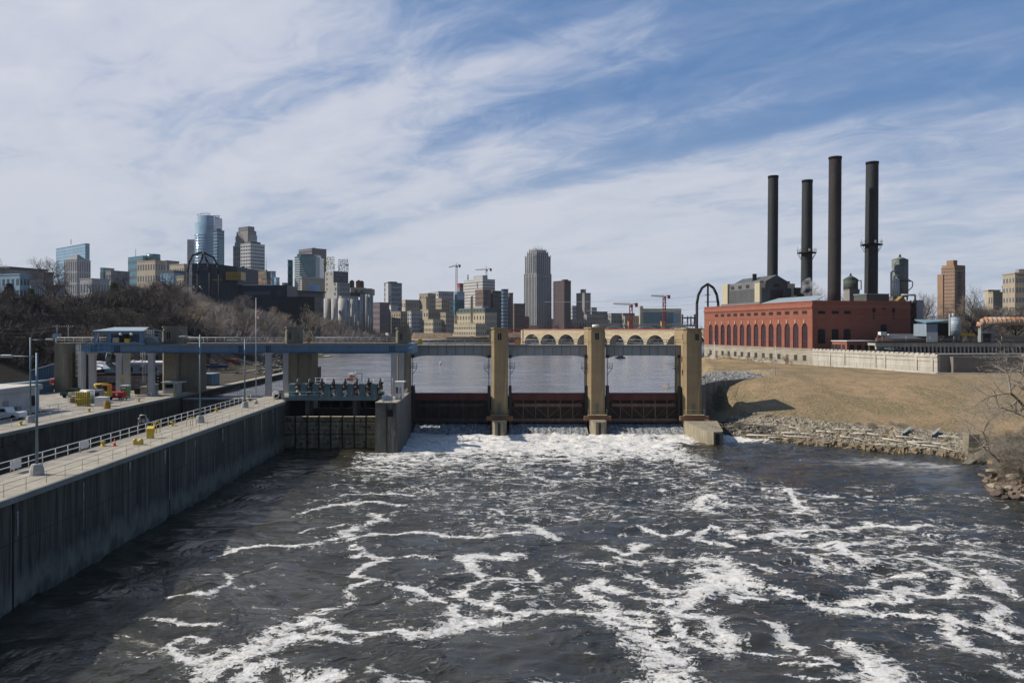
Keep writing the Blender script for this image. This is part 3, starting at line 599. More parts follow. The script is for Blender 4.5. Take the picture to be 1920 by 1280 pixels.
# ---------------------------------------------------------------- railings, bollards, lamps
def railing(name, label, u, d0, d1, step, z, h=1.07, m=M_white, r=.035, rails=(1.0, .52), group=None, kick=False):
 root = empty(name, (LX(u, d0), d0, z), label, 'railing', group)
 n = max(1, int(round((d1-d0)/step)))
 for k in range(n+1):
  d = d0+(d1-d0)*k/n; MB().tube((LX(u, d), d, z), (LX(u, d), d, z+h), r, 5).build('post', m, root)
 for f in rails: MB().tube((LX(u, d0), d0, z+h*f), (LX(u, d1), d1, z+h*f), r, 5).build('rail', m, root)
 if kick: MB().tube((LX(u, d0), d0, z+.05), (LX(u, d1), d1, z+.05), .03, 4).build('kick_rail', m, root)
 return root
def xrail(name, label, pts, h=1.07, step=2.0, m=M_galv, r=.035, rails=(1.0, .52), group=None):
 """railing along a 3-D polyline"""
 root = empty(name, pts[0], label, 'railing', group)
 for a, b in zip(pts, pts[1:]):
  va, vb = mathutils.Vector(a), mathutils.Vector(b); n = max(1, int(round((vb-va).length/step)))
  for k in range(n+1):
   if k == 0 and a is not pts[0]: continue
   p = va.lerp(vb, k/n); MB().tube(p, p+mathutils.Vector((0, 0, h)), r, 5).build('post', m, root)
  for f in rails: MB().tube(va+mathutils.Vector((0, 0, h*f)), vb+mathutils.Vector((0, 0, h*f)), r, 5).build('rail', m, root)
 return root
railing('white_handrail', 'white two-bar handrail along the chamber edge of the river lock wall', -43.6, 52, 146, 2.35, ZW, 1.15, M_white, .045, kick=True)
railing('cable_railing', 'thin grey cable railing along the river edge of the lock wall walkway', -37.75, 56, 146, 3.0, ZW, 1.05, mat('dull_steel', (.30, .30, .28), .6), .022)
railing('yard_railing', 'grey tube railing along the chamber edge of the paved yard', -64.4, 82, 168, 3.2, ZW, 1.05, M_galv, .025)
railing('lane_railing', 'white railing between the asphalt lane and the yard edge in front of the white building', -69.4, 90, 131, 2.6, ZW, 1.05, M_white, .04)
def bollard(u, d, label):
 r = empty('mooring_bollard', (LX(u, d), d, ZW), label, 'bollard', 'yellow mooring bollards on the lock walls')
 MB().lathe(LX(u, d), d, [(.34, ZW), (.34, ZW+.06), (.17, ZW+.1), (.17, ZW+.38), (.30, ZW+.44), (.30, ZW+.54), (.1, ZW+.58)], 14).build('drum', M_yel, r)
 MB().box(LX(u, d)-.42, d-.3, ZW+.002, LX(u, d)+.42, d+.3, ZW+.03).build('base_plate', M_yel, r)
def upx(px, py, z=ZW):
 x, d = G(px, py, z); return x+.0295*d, d
for (px, py, lb) in [(193, 836, 'yellow bollard on the river wall, the one nearest the white life-ring box'), (323, 798, 'yellow bollard on the river wall just beyond the yellow ladder hoops'), (405, 772, 'yellow bollard on the river wall between the second and third lamp posts'), (466, 752, 'yellow bollard on the river wall beside the flagpole'),
  (39, 797, 'yellow bollard on the yard edge near the left border of the photo'), (167, 772, 'yellow bollard on the yard edge in front of the yellow cages'), (260, 753, 'yellow bollard on the yard edge below the red generator'), (327, 741, 'yellow bollard on the yard edge beside the small booth')]:
 u_, d_ = upx(px, py); bollard(u_, d_, lb)
def lamp_post(name, u, d, H, arm, label, z=ZW, base=True, r=.13):
 x = LX(u, d); t = empty(name, (x, d, z), label, 'lamp post', 'tall lamp posts along the lock')
 if base: MB().lathe(x, d, [(.62, z), (.58, z+.5), (.44, z+.98), (.40, z+1.0)], 4 if False else 12, False).build('concrete_base', mat('base_concrete', (.42, .42, .40), .9, .3), t)
 MB().tube((x, d, z+(.95 if base else 0)), (x, d, z+H), r, 8, r*.7).build('pole', M_bluegal, t)
 ax = x+arm; MB().tube((x, d, z+H-.35), (ax, d, z+H-.30), .05, 6).build('arm', M_bluegal, t)
 s = 1 if arm > 0 else -1
 h_ = MB().box(ax, d-.16, z+H-.44, ax+s*1.0, d+.16, z+H-.17); bevel(h_.build('lamp_head', M_galv, t), .04)
 return t
M_bluegal = mat('bluish_galvanised', (.20, .27, .31), .5, .25, metal=.2)
u_, d_ = upx(69, 890); lamp_post('lamp_post', u_, d_, 11.0, -2.2, 'tall blue-grey lamp post on a concrete cone, nearest on the river wall')
u_, d_ = upx(375, 792); lamp_post('lamp_post', u_, d_, 12.4, -1.9, 'slender lamp post on a concrete cone halfway along the river wall')
u_, d_ = upx(459, 764); lamp_post('lamp_post', u_, d_, 11.6, -2.0, 'lamp post on a concrete cone near the flagpole')
u_, d_ = upx(57, 792); lamp_post('lamp_post', u_, d_, 12.0, 2.2, 'lamp post in front of the white flat-roofed building', base=True)
u_, d_ = upx(401, 735, ZW); lamp_post('lamp_post', -63.0, 176, 11.5, -1.8, 'distant lamp post on the upstream guide wall', base=False, r=.09)
# flagpole
u_, d_ = upx(480, 757); x_ = LX(u_, d_); zt = wz(560, d_)
t = empty('flagpole', (x_, d_, ZW), 'tall thin flagpole with a small hanging flag, standing on the river wall', 'flagpole')
MB().tube((x_, d_, ZW), (x_, d_, zt), .10, 8, .045).build('pole', M_galv, t)
MB().lathe(x_, d_, [(.05, zt), (.11, zt+.06), (.02, zt+.16)], 8).build('ball', M_galv, t)
MB().lathe(x_, d_, [(.35, ZW), (.3, ZW+.5), (.12, ZW+.6)], 10).build('base', MATS['base_concrete'], t)
fz1 = wz(581, d_); fz0 = wz(597, d_); fl = MB(); cn = MB()
for k in range(8):
 a0 = x_+.08; zz0 = fz0+(fz1-fz0)*k/8; zz1 = fz0+(fz1-fz0)*(k+1)/8
 def fx(z, s): q = (z-fz0)/(fz1-fz0); return a0+s*(.55-.25*q)+.10*sin(q*9+s*3), d_+.12*sin(q*7+s*4)
 fl.add([(*fx(zz0, 0), zz0), (*fx(zz0, 1), zz0-.15), (*fx(zz1, 1), zz1-.15), (*fx(zz1, 0), zz1)], [(0, 1, 2, 3)])
def flag_mat():
 m = bpy.data.materials.new('striped_flag'); m.use_nodes = True; nt = m.node_tree; L = nt.links.new; b = nt.nodes['Principled BSDF']
 g = nn(nt, 'ShaderNodeNewGeometry'); s = nn(nt, 'ShaderNodeSeparateXYZ'); L(g.outputs['Position'], s.inputs[0])
 w = mathn(nt, 'FRACT', mathn(nt, 'MULTIPLY', mathn(nt, 'ADD', s.outputs[2], mathn(nt, 'MULTIPLY', s.outputs[0], 1.2)), 2.6))
 st = mathn(nt, 'GREATER_THAN', w, .5); L(mixc(nt, st, (.55, .03, .04), (.75, .75, .75)), b.inputs['Base Color']); return m
fl.build('flag', flag_mat(), t)
# small items on the river wall walkway
u_, d_ = upx(283, 812); x_ = LX(u_, d_)
t = empty('ladder_hoops', (x_, d_, ZW), 'pair of yellow tubular ladder hoops at a gap in the white handrail', 'ladder rail')
for s in (0, 1.0):
 MB().path([(x_, d_+s, ZW), (x_, d_+s, ZW+1.0), (x_+.12, d_+s, ZW+1.3), (x_+.5, d_+s, ZW+1.35), (x_+.7, d_+s, ZW+1.1), (x_+.7, d_+s, ZW)], .05, 6).build('hoop', M_yel, t)
def smallbox(name, px, py, w, dp, h, m, label, cat, z=ZW, extra=None, bev=.03):
 x, d = G(px, py, z); t = empty(name, (x, d, z), label, cat)
 bevel(MB().box(x-w/2, d, z, x+w/2, d+dp, z+h).build('body', m, t), bev)
 return t, x, d
t, x_, d_ = smallbox('yellow_cabinet', 280, 822, .75, .5, 1.15, M_yel, 'yellow steel cabinet with a sloping top on the river wall', 'cabinet')
MB().slab([(x_-.42, d_-.05, ZW+1.15), (x_+.42, d_-.05, ZW+1.15), (x_+.42, d_+.55, ZW+1.4), (x_-.42, d_+.55, ZW+1.4)], (0, 0, .05)).build('lid', M_yel, t)
t, x_, d_ = smallbox('deck_winch', 257, 834, .95, .6, .45, M_yel, 'low yellow deck winch with two drums on the river wall', 'winch')
for s in (-.35, .35): MB().tube((x_+s-.14, d_+.2, ZW+.5), (x_+s+.14, d_+.2, ZW+.5), .22, 10).build('drum', M_yel, t)
x_, d_ = G(215, 836, ZW)
t = empty('traffic_cone', (x_, d_, ZW), 'red-orange traffic cone standing on the river wall', 'traffic cone')
mo = mat('cone_orange', (.75, .10, .03), .6, .1)
MB().box(x_-.22, d_-.22, ZW, x_+.22, d_+.22, ZW+.04).build('foot', mo, t); MB().lathe(x_, d_, [(.16, ZW+.04), (.03, ZW+.85)], 12).build('cone_body', mo, t); MB().lathe(x_, d_, [(.125, ZW+.35), (.09, ZW+.52)], 12).build('white_band', M_white, t)
# signs fixed on the handrail
for px, py, lb in ((44, 872, 'blank white notice board on the handrail beside the first lamp post'), (168, 833, 'blank white notice board on the handrail left of the traffic cone')):
 x, d = G(px, py+13, ZW); x = LX(-43.5, d)
 t = empty('notice_board', (x, d, ZW), lb, 'sign', 'white notice boards on the handrail'); MB().slab([(LX(-43.5, d-.8)+.06, d-.8, ZW+.35), (LX(-43.5, d+.8)+.06, d+.8, ZW+.35), (LX(-43.5, d+.8)+.06, d+.8, ZW+1.1), (LX(-43.5, d-.8)+.06, d-.8, ZW+1.1)], (.05, 0, 0)).build('board', M_white, t)
 for q in (-.6, .6): MB().tube((LX(-43.55, d+q), d+q, ZW), (LX(-43.55, d+q), d+q, ZW+1.1), .03, 5).build('post', M_galv, t)
x, d = G(247, 812, ZW); x = LX(-43.7, d); t = empty('gauge_frame', (x, d, ZW), 'grey frame with small plates standing above the handrail', 'frame')
MB().path([(x-.55, d, ZW), (x-.55, d, ZW+1.9), (x-.35, d, ZW+1.9), (x-.35, d, ZW+2.3), (x+.4, d, ZW+2.3), (x+.4, d, ZW+1.9), (x+.6, d, ZW+1.9), (x+.6, d, ZW)], .05, 5).build('frame_tube', M_galv, t)
for s in (-.6, -.1, .4): MB().box(x+s, d-.05, ZW+1.35, x+s+.35, d+.02, ZW+1.8).build('plate', M_grey, t)
x, d = G(359, 798, ZW); t = empty('ladder_hoops', (x, d, ZW), 'pale yellow ladder rails on the river side of the walkway', 'ladder rail')
for s in (-.6, .6): MB().path([(x+.4, d+s, ZW), (x+.4, d+s, ZW+1.1), (x-.4, d+s, ZW+1.1), (x-.4, d+s, ZW)], .04, 5).build('hoop', mat('pale_yellow', (.5, .42, .2), .6), t)

# ---------------------------------------------------------------- towers and piers of the dam
def slot(mb, x0, x1, y, z0, z1, dp=.12): mb.box(x0, y-dp, z0, x1, y+.02, z1)
def tower(px0, px1, D, z0, ztop, depth, m, label, bev=.65, name='dam_tower', slots=((.42, .62),), side=None, lower=None, cat='tower', group='concrete towers along the dam'):
 """octagonal-fronted tower with cap, string courses and slit windows"""
 x0, x1 = wx(px0, D), wx(px1, D); t = empty(name, ((x0+x1)/2, D, z0), label, cat, group)
 pts = [(x0+bev, D), (x1-bev, D), (x1, D+bev), (x1, D+depth), (x0, D+depth), (x0, D+bev)]
 zc = ztop-.28
 MB().prism(pts, z0, zc-2.9).build('shaft', m, t)
 e = .05; pe = [(x0+bev-e, D-e), (x1-bev+e, D-e), (x1+e, D+bev-e), (x1+e, D+depth), (x0-e, D+depth), (x0-e, D+bev-e)]
 MB().prism(pe, zc-2.9, zc-.55).build('upper_storey', m, t)
 e = -.06; pe = [(x0+bev-e, D-e), (x1-bev+e, D-e), (x1+e, D+bev-e), (x1+e, D+depth), (x0-e, D+depth), (x0-e, D+bev-e)]
 MB().prism(pe, zc-.55, zc).build('cap_course', m, t)
 e = .10; pe = [(x0+bev-e, D-e), (x1-bev+e, D-e), (x1+e, D+bev-e), (x1+e, D+depth+.1), (x0-e, D+depth+.1), (x0-e, D+bev-e)]
 MB().prism(pe, zc, ztop).build('cap', m, t)
 w = x1-x0
 for a, b_ in slots:
  s = MB(); slot(s, x0+w*a, x0+w*b_, D-.05, zc-2.35, zc-.95, .02); f = s.build('slit_window', M_black, t)
  MB().box(x0+w*(a+b_)/2-.03, D-.09, zc-2.35, x0+w*(a+b_)/2+.03, D-.05, zc-.95).build('mullion', M_grey, f)
 if side:
  sx = x1+.05 if side > 0 else x0-.05
  for q in (.8, 1.35): MB().box(sx-.02, D+q, zc-2.35, sx+.02, D+q+.22, zc-.95).build('slit_window', M_black, t)
 for z in np.arange(z0+3.0, zc-3.2, 3.1):
  MB().prism([(x0+bev, D-.012), (x1-bev, D-.012), (x1+.012, D+bev), (x1+.012, D+depth), (x0-.012, D+depth), (x0-.012, D+bev)], z, z+.05).build('pour_joint', M_tand, t)
 return t
DP = 170.0
TT = 22.25
PN = ['left tan dam pier, standing between the first and second red gates', 'middle tan dam pier with a small white tank on its cap', 'right tan dam pier at the grass bank, beside the concrete apron']
PIERS = []
for i, (a, b_, top) in enumerate(((921, 952, 614), (1103, 1135, 613.5), (1282, 1317, 615))):
 t = tower(a, b_, DP, wz(778, DP), wz(top, DP), 9.5, M_tan, PN[i], name='dam_pier', cat='dam pier', group='tan concrete piers of the dam', slots=((.40, .62),) if i < 2 else ((.62, .80),), side=-1 if i == 2 else None)
 PIERS.append(t); x0, x1 = wx(a, DP), wx(b_, DP); xm = (x0+x1)/2; zb = wz(778, DP)
 # low nosed base in the water
 n0 = 164.2; zt0 = wz(791, n0)
 if i < 2:
  bw = 1.55; pts = [(xm-bw, n0+1.2), (xm-bw+.7, n0), (xm+bw-.7, n0), (xm+bw, n0+1.2), (xm+bw, 190), (xm-bw, 190)]
 else: pts = [(xm-1.2, 169), (xm+1.9, 169), (xm+1.9, 190), (xm-1.2, 190)]
 MB().prism(pts, -2, zt0).build('pier_base', mat('pier_concrete', (.33, .29, .21), .9, .4, 1.2, .4, .2), t)
 if i < 2:
  MB().box(xm-.28, n0-.05, -.5, xm+.28, n0+.2, zt0-.2).build('nose_guard', M_dark, t)
  MB().box(xm-bw-.02, n0-.012, -1, xm+bw+.02, n0+1, .9).build('wet_band', mat('wet_concrete', (.05, .042, .03), .5, .4), t) if False else None
 MB().box(xm-.45, DP-.1, zb+.25, xm+.45, DP-.02, zb+2.5).build('door', mat('door_olive', (.20, .19, .14), .7), t)
 # crossbeam, platform and posts under the tower
 MB().box(x0-1.0, DP-1.3, wz(787, DP), x1+1.1, DP-.4, wz(779, DP)).build('crossbeam', mat('crossbeam_brown', (.30, .16, .09), .8, .3), t)
 pl = MB().box(x0-.15, DP-1.5, zb, x1+.25, DP-.06, zb+.16).build('platform', mat('platform_tan', (.36, .31, .20), .8), t)
 for px_ in (.3, .75): MB().box(x0+(x1-x0)*px_-.12, DP-1.1, zt0-.05, x0+(x1-x0)*px_+.12, DP-.85, wz(787, DP)).build('steel_post', mat('post_tan', (.33, .27, .17), .8), t)
 rl = MB(); zr = zb+.16
 for f in (.5, 1.05): rl.path([(x0-.1, DP-.1, zr+f), (x0-.1, DP-1.45, zr+f), (x1+.2, DP-1.45, zr+f), (x1+.2, DP-.1, zr+f)], .03, 5)
 for xx in np.linspace(x0-.1, x1+.2, 4): rl.tube((xx, DP-1.45, zr), (xx, DP-1.45, zr+1.05), .03, 5)
 rl.build('platform_railing', MATS['post_tan'], t)
MB().lathe(wx(1117, DP+4), DP+4, [(.8, wz(613.5, DP)), (.8, wz(613.5, DP)+.5), (.6, wz(613.5, DP)+.6)], 16).build('roof_tank', M_white, PIERS[1])
# right abutment apron (pier 3): sloping training wall in front
t = empty('abutment_apron', (wx(1345, 157), 157, 0), 'concrete apron wall with a rounded end, reaching into the river below the right pier', 'wall')
za = wz(795, 156)
pts = [(wx(1338, 150.5), 150.5), (wx(1352, 150.5), 150.5), (wx(1356, 151.5), 151.6), (wx(1356, 153), 153.5), (43.5, 168.9), (36.5, 171.9), (wx(1284, 170), 171.5), (wx(1283, 168), 168.2), (wx(1322, 152), 152.5)]
mpc = MATS['pier_concrete']
MB().prism(pts, -2, 2.7, None).build('wall_body', mpc, t)
MB().box(wx(1341, 150.4), 150.38, -.5, wx(1349, 150.4), 150.5, 2.3).build('nose_guard', M_dark, t)
xrail('apron_railing', 'grey railing on the concrete apron at the right pier', [(wx(1322, 162), 162, 2.7), (wx(1341, 156), 156, 2.7), (wx(1354, 154), 154, 2.7)], step=1.6, m=MATS['post_tan'])
# left towers over the lock
for (a, b_, zbase, top, dep, lb, nm) in ((303, 334, 743, 611.5, 3.2, 'olive concrete tower over the land wall, near the blue crane house', 0), (534, 556, 746, 612.5, 3.0, 'olive concrete tower over the river wall of the lock, behind the blue girder', 0), (742, 765, 742, 614, 3.4, 'shaded concrete tower at the left edge of the first red gate', 0)):
 D = 166.0; t = tower(a, b_, D, ZW if a < 700 else ZW-.1, wz(top, D), dep+(1.5 if a < 400 else 2), M_tand, lb, bev=.45, slots=((.32, .52),), side=1)
 x0, x1 = wx(a, D), wx(b_, D)
 if a < 400: MB().box(x0-.02, D+1.0, ZW, x1+3.6, D+6, wz(662, D)).build('lower_block', M_tand, t)
 elif a < 600: MB().box(x0+1.6, D+1.0, ZW-6, x1+3.0, D+6, wz(664, D)).build('lower_block', M_tand, t)
t = empty('left_abutment_block', (wx(125, 172), 172, ZW), 'square brown concrete abutment at the far left end of the bridge', 'abutment')
MB().box(wx(102, 168), 168, ZW-.2, wx(126, 168), 176, wz(643, 168)).build('front_block', M_tand, t)
MB().box(wx(126, 168)+.01, 170, ZW-.2, wx(142, 168), 175, wz(664, 168)).build('rear_block', mat('dark_concrete', (.075, .068, .055), .9, .3, 1, .3), t)
# nosed pier beside the stop-log bay
t = empty('divider_pier', (-22.5, 144, 0), 'streaked concrete divider pier with a ladder slot, carrying a white warning sign', 'dam pier')
xa, xb = -24.75, -20.35
MB().prism([(xa, 143.4), (xb-.25, 143.4), (xb+.25, 146), (xb-1.0, 170), (xa, 170)], -2, ZW-.2, [(xa+.1, 143.6), (xb-.55, 143.6), (xb-.35, 146), (xb-1.2, 170), (xa+.1, 170)]).build('wall_body', mat('pier_grey', (.17, .165, .145), .9, .4, 1.2, .6, .25), t)
MB().prism([(xa+.05, 143.5), (xb-.5, 143.5), (xb-.3, 146), (xb-1.15, 170), (xa+.05, 170)], ZW-.19, ZW).build('top_slab', M_top, t)
MB().box(xa+2.15, 143.30, 0, xa+2.3, 143.42, ZW-.2).build('joint', M_black, t)
MB().box(xa+2.35, 143.32, 6.4, xa+3.3, 143.62, 7.6).build('recess', M_black, t)
for k in range(12): MB().box(xa+2.45, 143.22, 4.2+k*.18, xa+3.2, 143.40, 4.26+k*.18).build('ladder_rung', M_grey, t)
for dx, z0, z1 in ((3.0, 3.2, 4.2), (3.35, 2.6, 4.0), (3.6, 2.9, 3.9)): MB().box(xa+dx, 143.30, z0, xa+dx+.09, 143.40, z1).build('lime_stain', MATS['lime_stain'], t)
# warning sign
D = 143.3; x0, x1 = wx(716, D), wx(737, D); z0, z1 = wz(753, D)+.1, wz(742, D)+.1
t = empty('warning_sign', ((x0+x1)/2, D, z0), 'large white sign with dark blue lines of text on top of the divider pier', 'sign')
MB().box(x0, D, z0, x1, D+.07, z1).build('board', mat('sign_white', (.70, .74, .78), .5, .05), t)
for x in (x0+.3, x1-.3): MB().box(x-.05, D+.08, ZW, x+.05, D+.18, z1).build('post', M_galv, t)
ink = mat('sign_ink', (.04, .07, .15), .6, .0); inkr = mat('sign_red', (.45, .04, .04), .6, .0)
xm = (x0+x1)/2; hh = (z1-z0)
for k, (tx, q) in enumerate((('DANGER', .88), ('KEEP CLEAR OF DAM', .64), ('IF WARNING SOUNDS', .38), ('LEAVE AREA', .14))):
 text_part(tx, hh*.25 if k else hh*.2, inkr if k == 0 else ink, t, (xm, D-.012, z0+hh*q), (R(90), 0, 0), depth=.006, sx=.62 if k in (1, 2) else .85, bold=.004)
# booth on divider pier
x0, x1 = wx(741, 150), wx(754, 150)
t = empty('control_booth', ((x0+x1)/2, 150, ZW), 'small white control booth with a flat roof beside the warning sign', 'booth')
MB().box(x0, 150, ZW, x1, 152.2, wz(717, 150)).build('walls', M_white, t); MB().box(x0-.15, 149.8, wz(717, 150), x1+.35, 152.5, wz(717, 150)+.18).build('roof', M_white, t)
MB().box(x0+.12, 149.95, ZW+1.1, x0+.55, 150, ZW+2.3).build('window', M_glass, t); MB().box(x0+.8, 149.95, ZW+.1, x0+1.15, 150, ZW+2.2).build('door', M_grey, t)
xrail('pier_handrail', 'white handrail along the river edge of the divider pier', [(xb-.45, 146.5, ZW), (xb-.9, 155, ZW), (xb-1.2, 164, ZW)], step=1.8, m=mat('rail_cream', (.5, .47, .4), .6))
x, d = -21.9, 151.5; t = empty('life_ring_stand', (x, d, ZW), 'red life ring on a short post at the edge of the divider pier', 'life ring')
MB().tube((x, d, ZW), (x, d, ZW+1.3), .05, 6).build('post', M_galv, t)
rg = MB()
for k in range(12): a, b2 = 2*pi*k/12, 2*pi*(k+1)/12; rg.tube((x+.32*cos(a), d-.1, ZW+1.1+.32*sin(a)), (x+.32*cos(b2), d-.1, ZW+1.1+.32*sin(b2)), .08, 6)
rg.build('ring', M_red, t)

# ---------------------------------------------------------------- lift gates
def gate(pxa, pxb, label, mtop, mfr, gi):
 D = 172.5; x0, x1 = wx(pxa, D), wx(pxb, D); t = empty('lift_gate', ((x0+x1)/2, D, 1.5), label, 'dam gate', 'three riveted steel lift gates of the dam')
 zt, z1, z2, z3, z4 = [wz(p, D) for p in (737, 749.5, 756, 762, 785)]; zb = wz(790, D)
 MB().box(x0, D+.4, zb, x1, D+1.1, z1-.02).build('skin_plate', mat('skin_brown', (.055, .042, .036), .8, .4, 1, .4), t)
 MB().box(x0, D-.35, z1, x1, D+1.3, zt).build('top_girder', mtop, t)
 MB().box(x0, D-.45, zt-.10, x1, D+1.3, zt+.02).build('top_flange', mtop, t)
 n = 6; w = (x1-x0)/n; MB().box(x0+w*.25, D-.30, z3, x1-w*.25, D-.1, z2).build('middle_chord', mfr, t)
 MB().box(x0, D-.32, zb+.1, x1, D-.02, z4+.15).build('bottom_chord', mfr, t)
 MB().box(x0, D-.55, zb-.15, x1, D+.9, zb+.08).build('bottom_flange', M_dark, t)
 for k in range(1, n): x = x0+w*k; MB().box(x-.09, D-.26, z4+.1, x+.09, D-.06, z1).build('vertical', mfr, t)
 for k in range(n):
  a, b2 = x0+w*k, x0+w*(k+1)
  if k < n/2: MB().bar((a, D-.2, z3+.1), (b2, D-.2, z4+.2), .1, .2, (0, 1, 0)).build('diagonal', mfr, t)
  else: MB().bar((a, D-.2, z4+.2), (b2, D-.2, z3+.1), .1, .2, (0, 1, 0)).build('diagonal', mfr, t)
 MB().bar((x0, D-.25, z1-.1), (x0+w*.9, D-.25, z2-.2), .1, .16, (0, 1, 0)).build('knee_brace', mfr, t)
 MB().bar((x1, D-.25, z1-.1), (x1-w*.9, D-.25, z2-.2), .1, .16, (0, 1, 0)).build('knee_brace', mfr, t)
 for x, s in ((x0, -1), (x1, 1)):
  MB().slab([(x, D-.5, zb-.3), (x+s*.35, D-.5, zb-.3), (x+s*.5, D-.5, zt+1.2), (x+s*.15, D-.5, zt+1.8), (x-s*.12, D-.5, z1)], (0, 1.4, 0)).build('end_post', mfr, t)
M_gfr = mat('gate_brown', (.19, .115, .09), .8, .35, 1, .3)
M_gfd = mat('gate_brown_shaded', (.07, .055, .048), .8, .35, 1, .3)  # left gate's frame: same steel with the tower's shade put into the colour
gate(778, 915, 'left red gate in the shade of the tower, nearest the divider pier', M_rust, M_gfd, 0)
gate(958, 1097, 'middle red gate with visible truss bracing, between two tan piers', M_rust, M_gfr, 1)
gate(1141, 1272, 'right red gate with visible truss bracing, next to the grass bank', M_rust, M_gfr, 2)
# guides, chains, catwalk brackets
def guide(px, s, label):
 D = 171.5; x = wx(px, D); t = empty('gate_hoist_guide', (x, D, 2), label, 'hoist guide', 'dark gate guides with hoist chains')
 MB().box(x-.32, D-.3, wz(788, D), x+.32, D+1.0, wz(723, D)).build('guide_post', M_dark, t)
 MB().box(x-.09, D+.1, wz(723, D), x+.03, D+.3, wz(668, D)).build('hoist_chain', M_dark, t)
 MB().box(x+.12*s, D+.1, wz(723, D), x+.17*s, D+.2, wz(668, D)).build('hoist_chain', M_galv, t)
 MB().box(x-.35, D-.2, wz(671, D), x+.35, D+.8, wz(665, D)).build('sheave_box', M_dark, t)
 a, b2 = x-.2*s, x+1.0*s; z = wz(690, D)
 MB().box(a, D-.7, z, b2, D+.5, z+.08).build('catwalk', M_dark, t)
 MB().bar((b2, D-.1, z), (x, D-.1, z-1.4), .1, .1).build('bracket', M_dark, t)
 r = MB()
 for f in (.5, 1.05): r.path([(a, D-.65, z+f), (b2, D-.65, z+f), (b2, D+.4, z+f)], .055, 4)
 for xx in (a, (a+b2)/2, b2): r.tube((xx, D-.65, z), (xx, D-.65, z+1.05), .05, 4)
 r.build('catwalk_railing', M_dark, t)
guide(773, 1, 'gate guide and hoist chain at the left end of the first red gate'); guide(917, -1, 'gate guide and hoist chain on the left side of the left tan pier'); guide(956.5, 1, 'gate guide and hoist chain on the right side of the left tan pier')
guide(1099, -1, 'gate guide and hoist chain on the left side of the middle tan pier'); guide(1139, 1, 'gate guide and hoist chain on the right side of the middle tan pier'); guide(1273, -1, 'gate guide and hoist chain on the left side of the right tan pier')
# water spilling under the gates
def spill_mat():
 m = bpy.data.materials.new('falling_water'); m.use_nodes = True; nt = m.node_tree; L = nt.links.new; b = nt.nodes['Principled BSDF']
 tc = nn(nt, 'ShaderNodeTexCoord'); mm = nn(nt, 'ShaderNodeMapping'); mm.inputs['Scale'].default_value = (1.6, .5, .28); L(tc.outputs['Object'], mm.inputs[0])
 t = nn(nt, 'ShaderNodeTexNoise'); t.inputs['Scale'].default_value = 2.2; t.inputs['Detail'].default_value = 7; t.inputs['Roughness'].default_value = .65; L(mm.outputs[0], t.inputs[0])
 c = mixc(nt, ramp(nt, t.outputs[0], [(.38, 0.0), (.60, 1.0)]), (.07, .078, .085), (.40, .42, .44)); L(c, b.inputs['Base Color']); b.inputs['Roughness'].default_value = .5
 bp = nn(nt, 'ShaderNodeBump', i_Strength=.8); bp.inputs['Distance'].default_value = .3; L(t.outputs[0], bp.inputs['Height']); L(bp.outputs[0], b.inputs['Normal']); return m
sm = spill_mat()
for a, b2 in ((778, 921), (954, 1101), (1137, 1280)):
 x0, x1 = wx(a, 171), wx(b2, 171)
 def gzf(X, Y):
  q = np.clip((173.5-Y)/6.5, 0, 1); return 1.75-2.0*q**1.7+(fbm(X*1.5, Y*.6, 3, 81)-.5)*.5*q+(vnoise(X*2.1, Y*0, 82)-.5)*.35
 o, _, _, _ = grid_mesh('spillway_water', np.arange(x0, x1, .25), np.arange(165.5, 174.6, .35), gzf, sm); tag(o, kind='structure')
sl = empty('spillway_sill', (0, 176, 0), 'concrete spillway sill under the red gates', 'sill')
MB().box(-21.3, 174.4, -2, 37, 178, 1.3).build('sill_body', M_concd, sl)
sw = MB().box(-64, 174.6, 3, LX(-43.9, 174), 175.4, 7.3)

# ---------------------------------------------------------------- roadway over the dam
def roadway():
 t = empty('dam_roadway', (0, 174, 16), 'grey panelled roadway girder carried along the whole top of the dam', 'bridge')
 spans = [(770, 921), (953, 1103), (1136, 1283)]
 D = 173.0
 for (a, b_) in spans:
  x0, x1 = wx(a, D), wx(b_, D); n = 24; zt = wz(650, D); pts = [(x1, D, zt), (x0, D, zt)]
  for k in range(n+1):
   q = k/n; e = min(q, 1-q); zb = wz(666.5, D) if e > .22 else wz(666.5, D)-.45*(1-e/.22)**1.5
   if e < .06: zb = wz(666.5, D)-.5
   pts.append((x0+(x1-x0)*q, D, zb))
  MB().slab(pts, (0, .5, 0)).build('girder', mat('girder_grey', (.30, .33, .35), .8, .25, .7, .2), t)
  for k in range(1, 9):
   x = x0+(x1-x0)*k/9; MB().box(x-.04, D-.04, wz(666, D), x+.04, D-.005, zt).build('panel_joint', M_dark, t)
  MB().box(x0, D-.35, zt, x1, D+8, wz(647, D)).build('deck_slab', mat('deck_edge', (.21, .21, .20), .85, .3), t)
 # left part over the lock
 D = 171; x0, x1 = wx(142, D), wx(742, D)
 MB().box(x0, D, wz(646.5, D), x1+3.4, D+7, wz(642.8, D)).build('deck_slab', mat('deck_brown', (.27, .23, .19), .9, .3), t)
 MB().box(wx(104, D), D, wz(645, D), x0-.01, D+7, wz(642.8, D)).build('deck_slab', MATS['deck_brown'], t)
 MB().box(wx(124, D), D+.2, wz(663, D), wx(160, D), D+.7, wz(646.8, D)).build('girder', MATS['pale_blue_paint'], t)
 MB().box(wx(304, D)+4, D+.3, wz(663, D), x1, D+.9, wz(646.8, D)).build('girder', MATS['girder_grey'], t)
 return t
roadway()
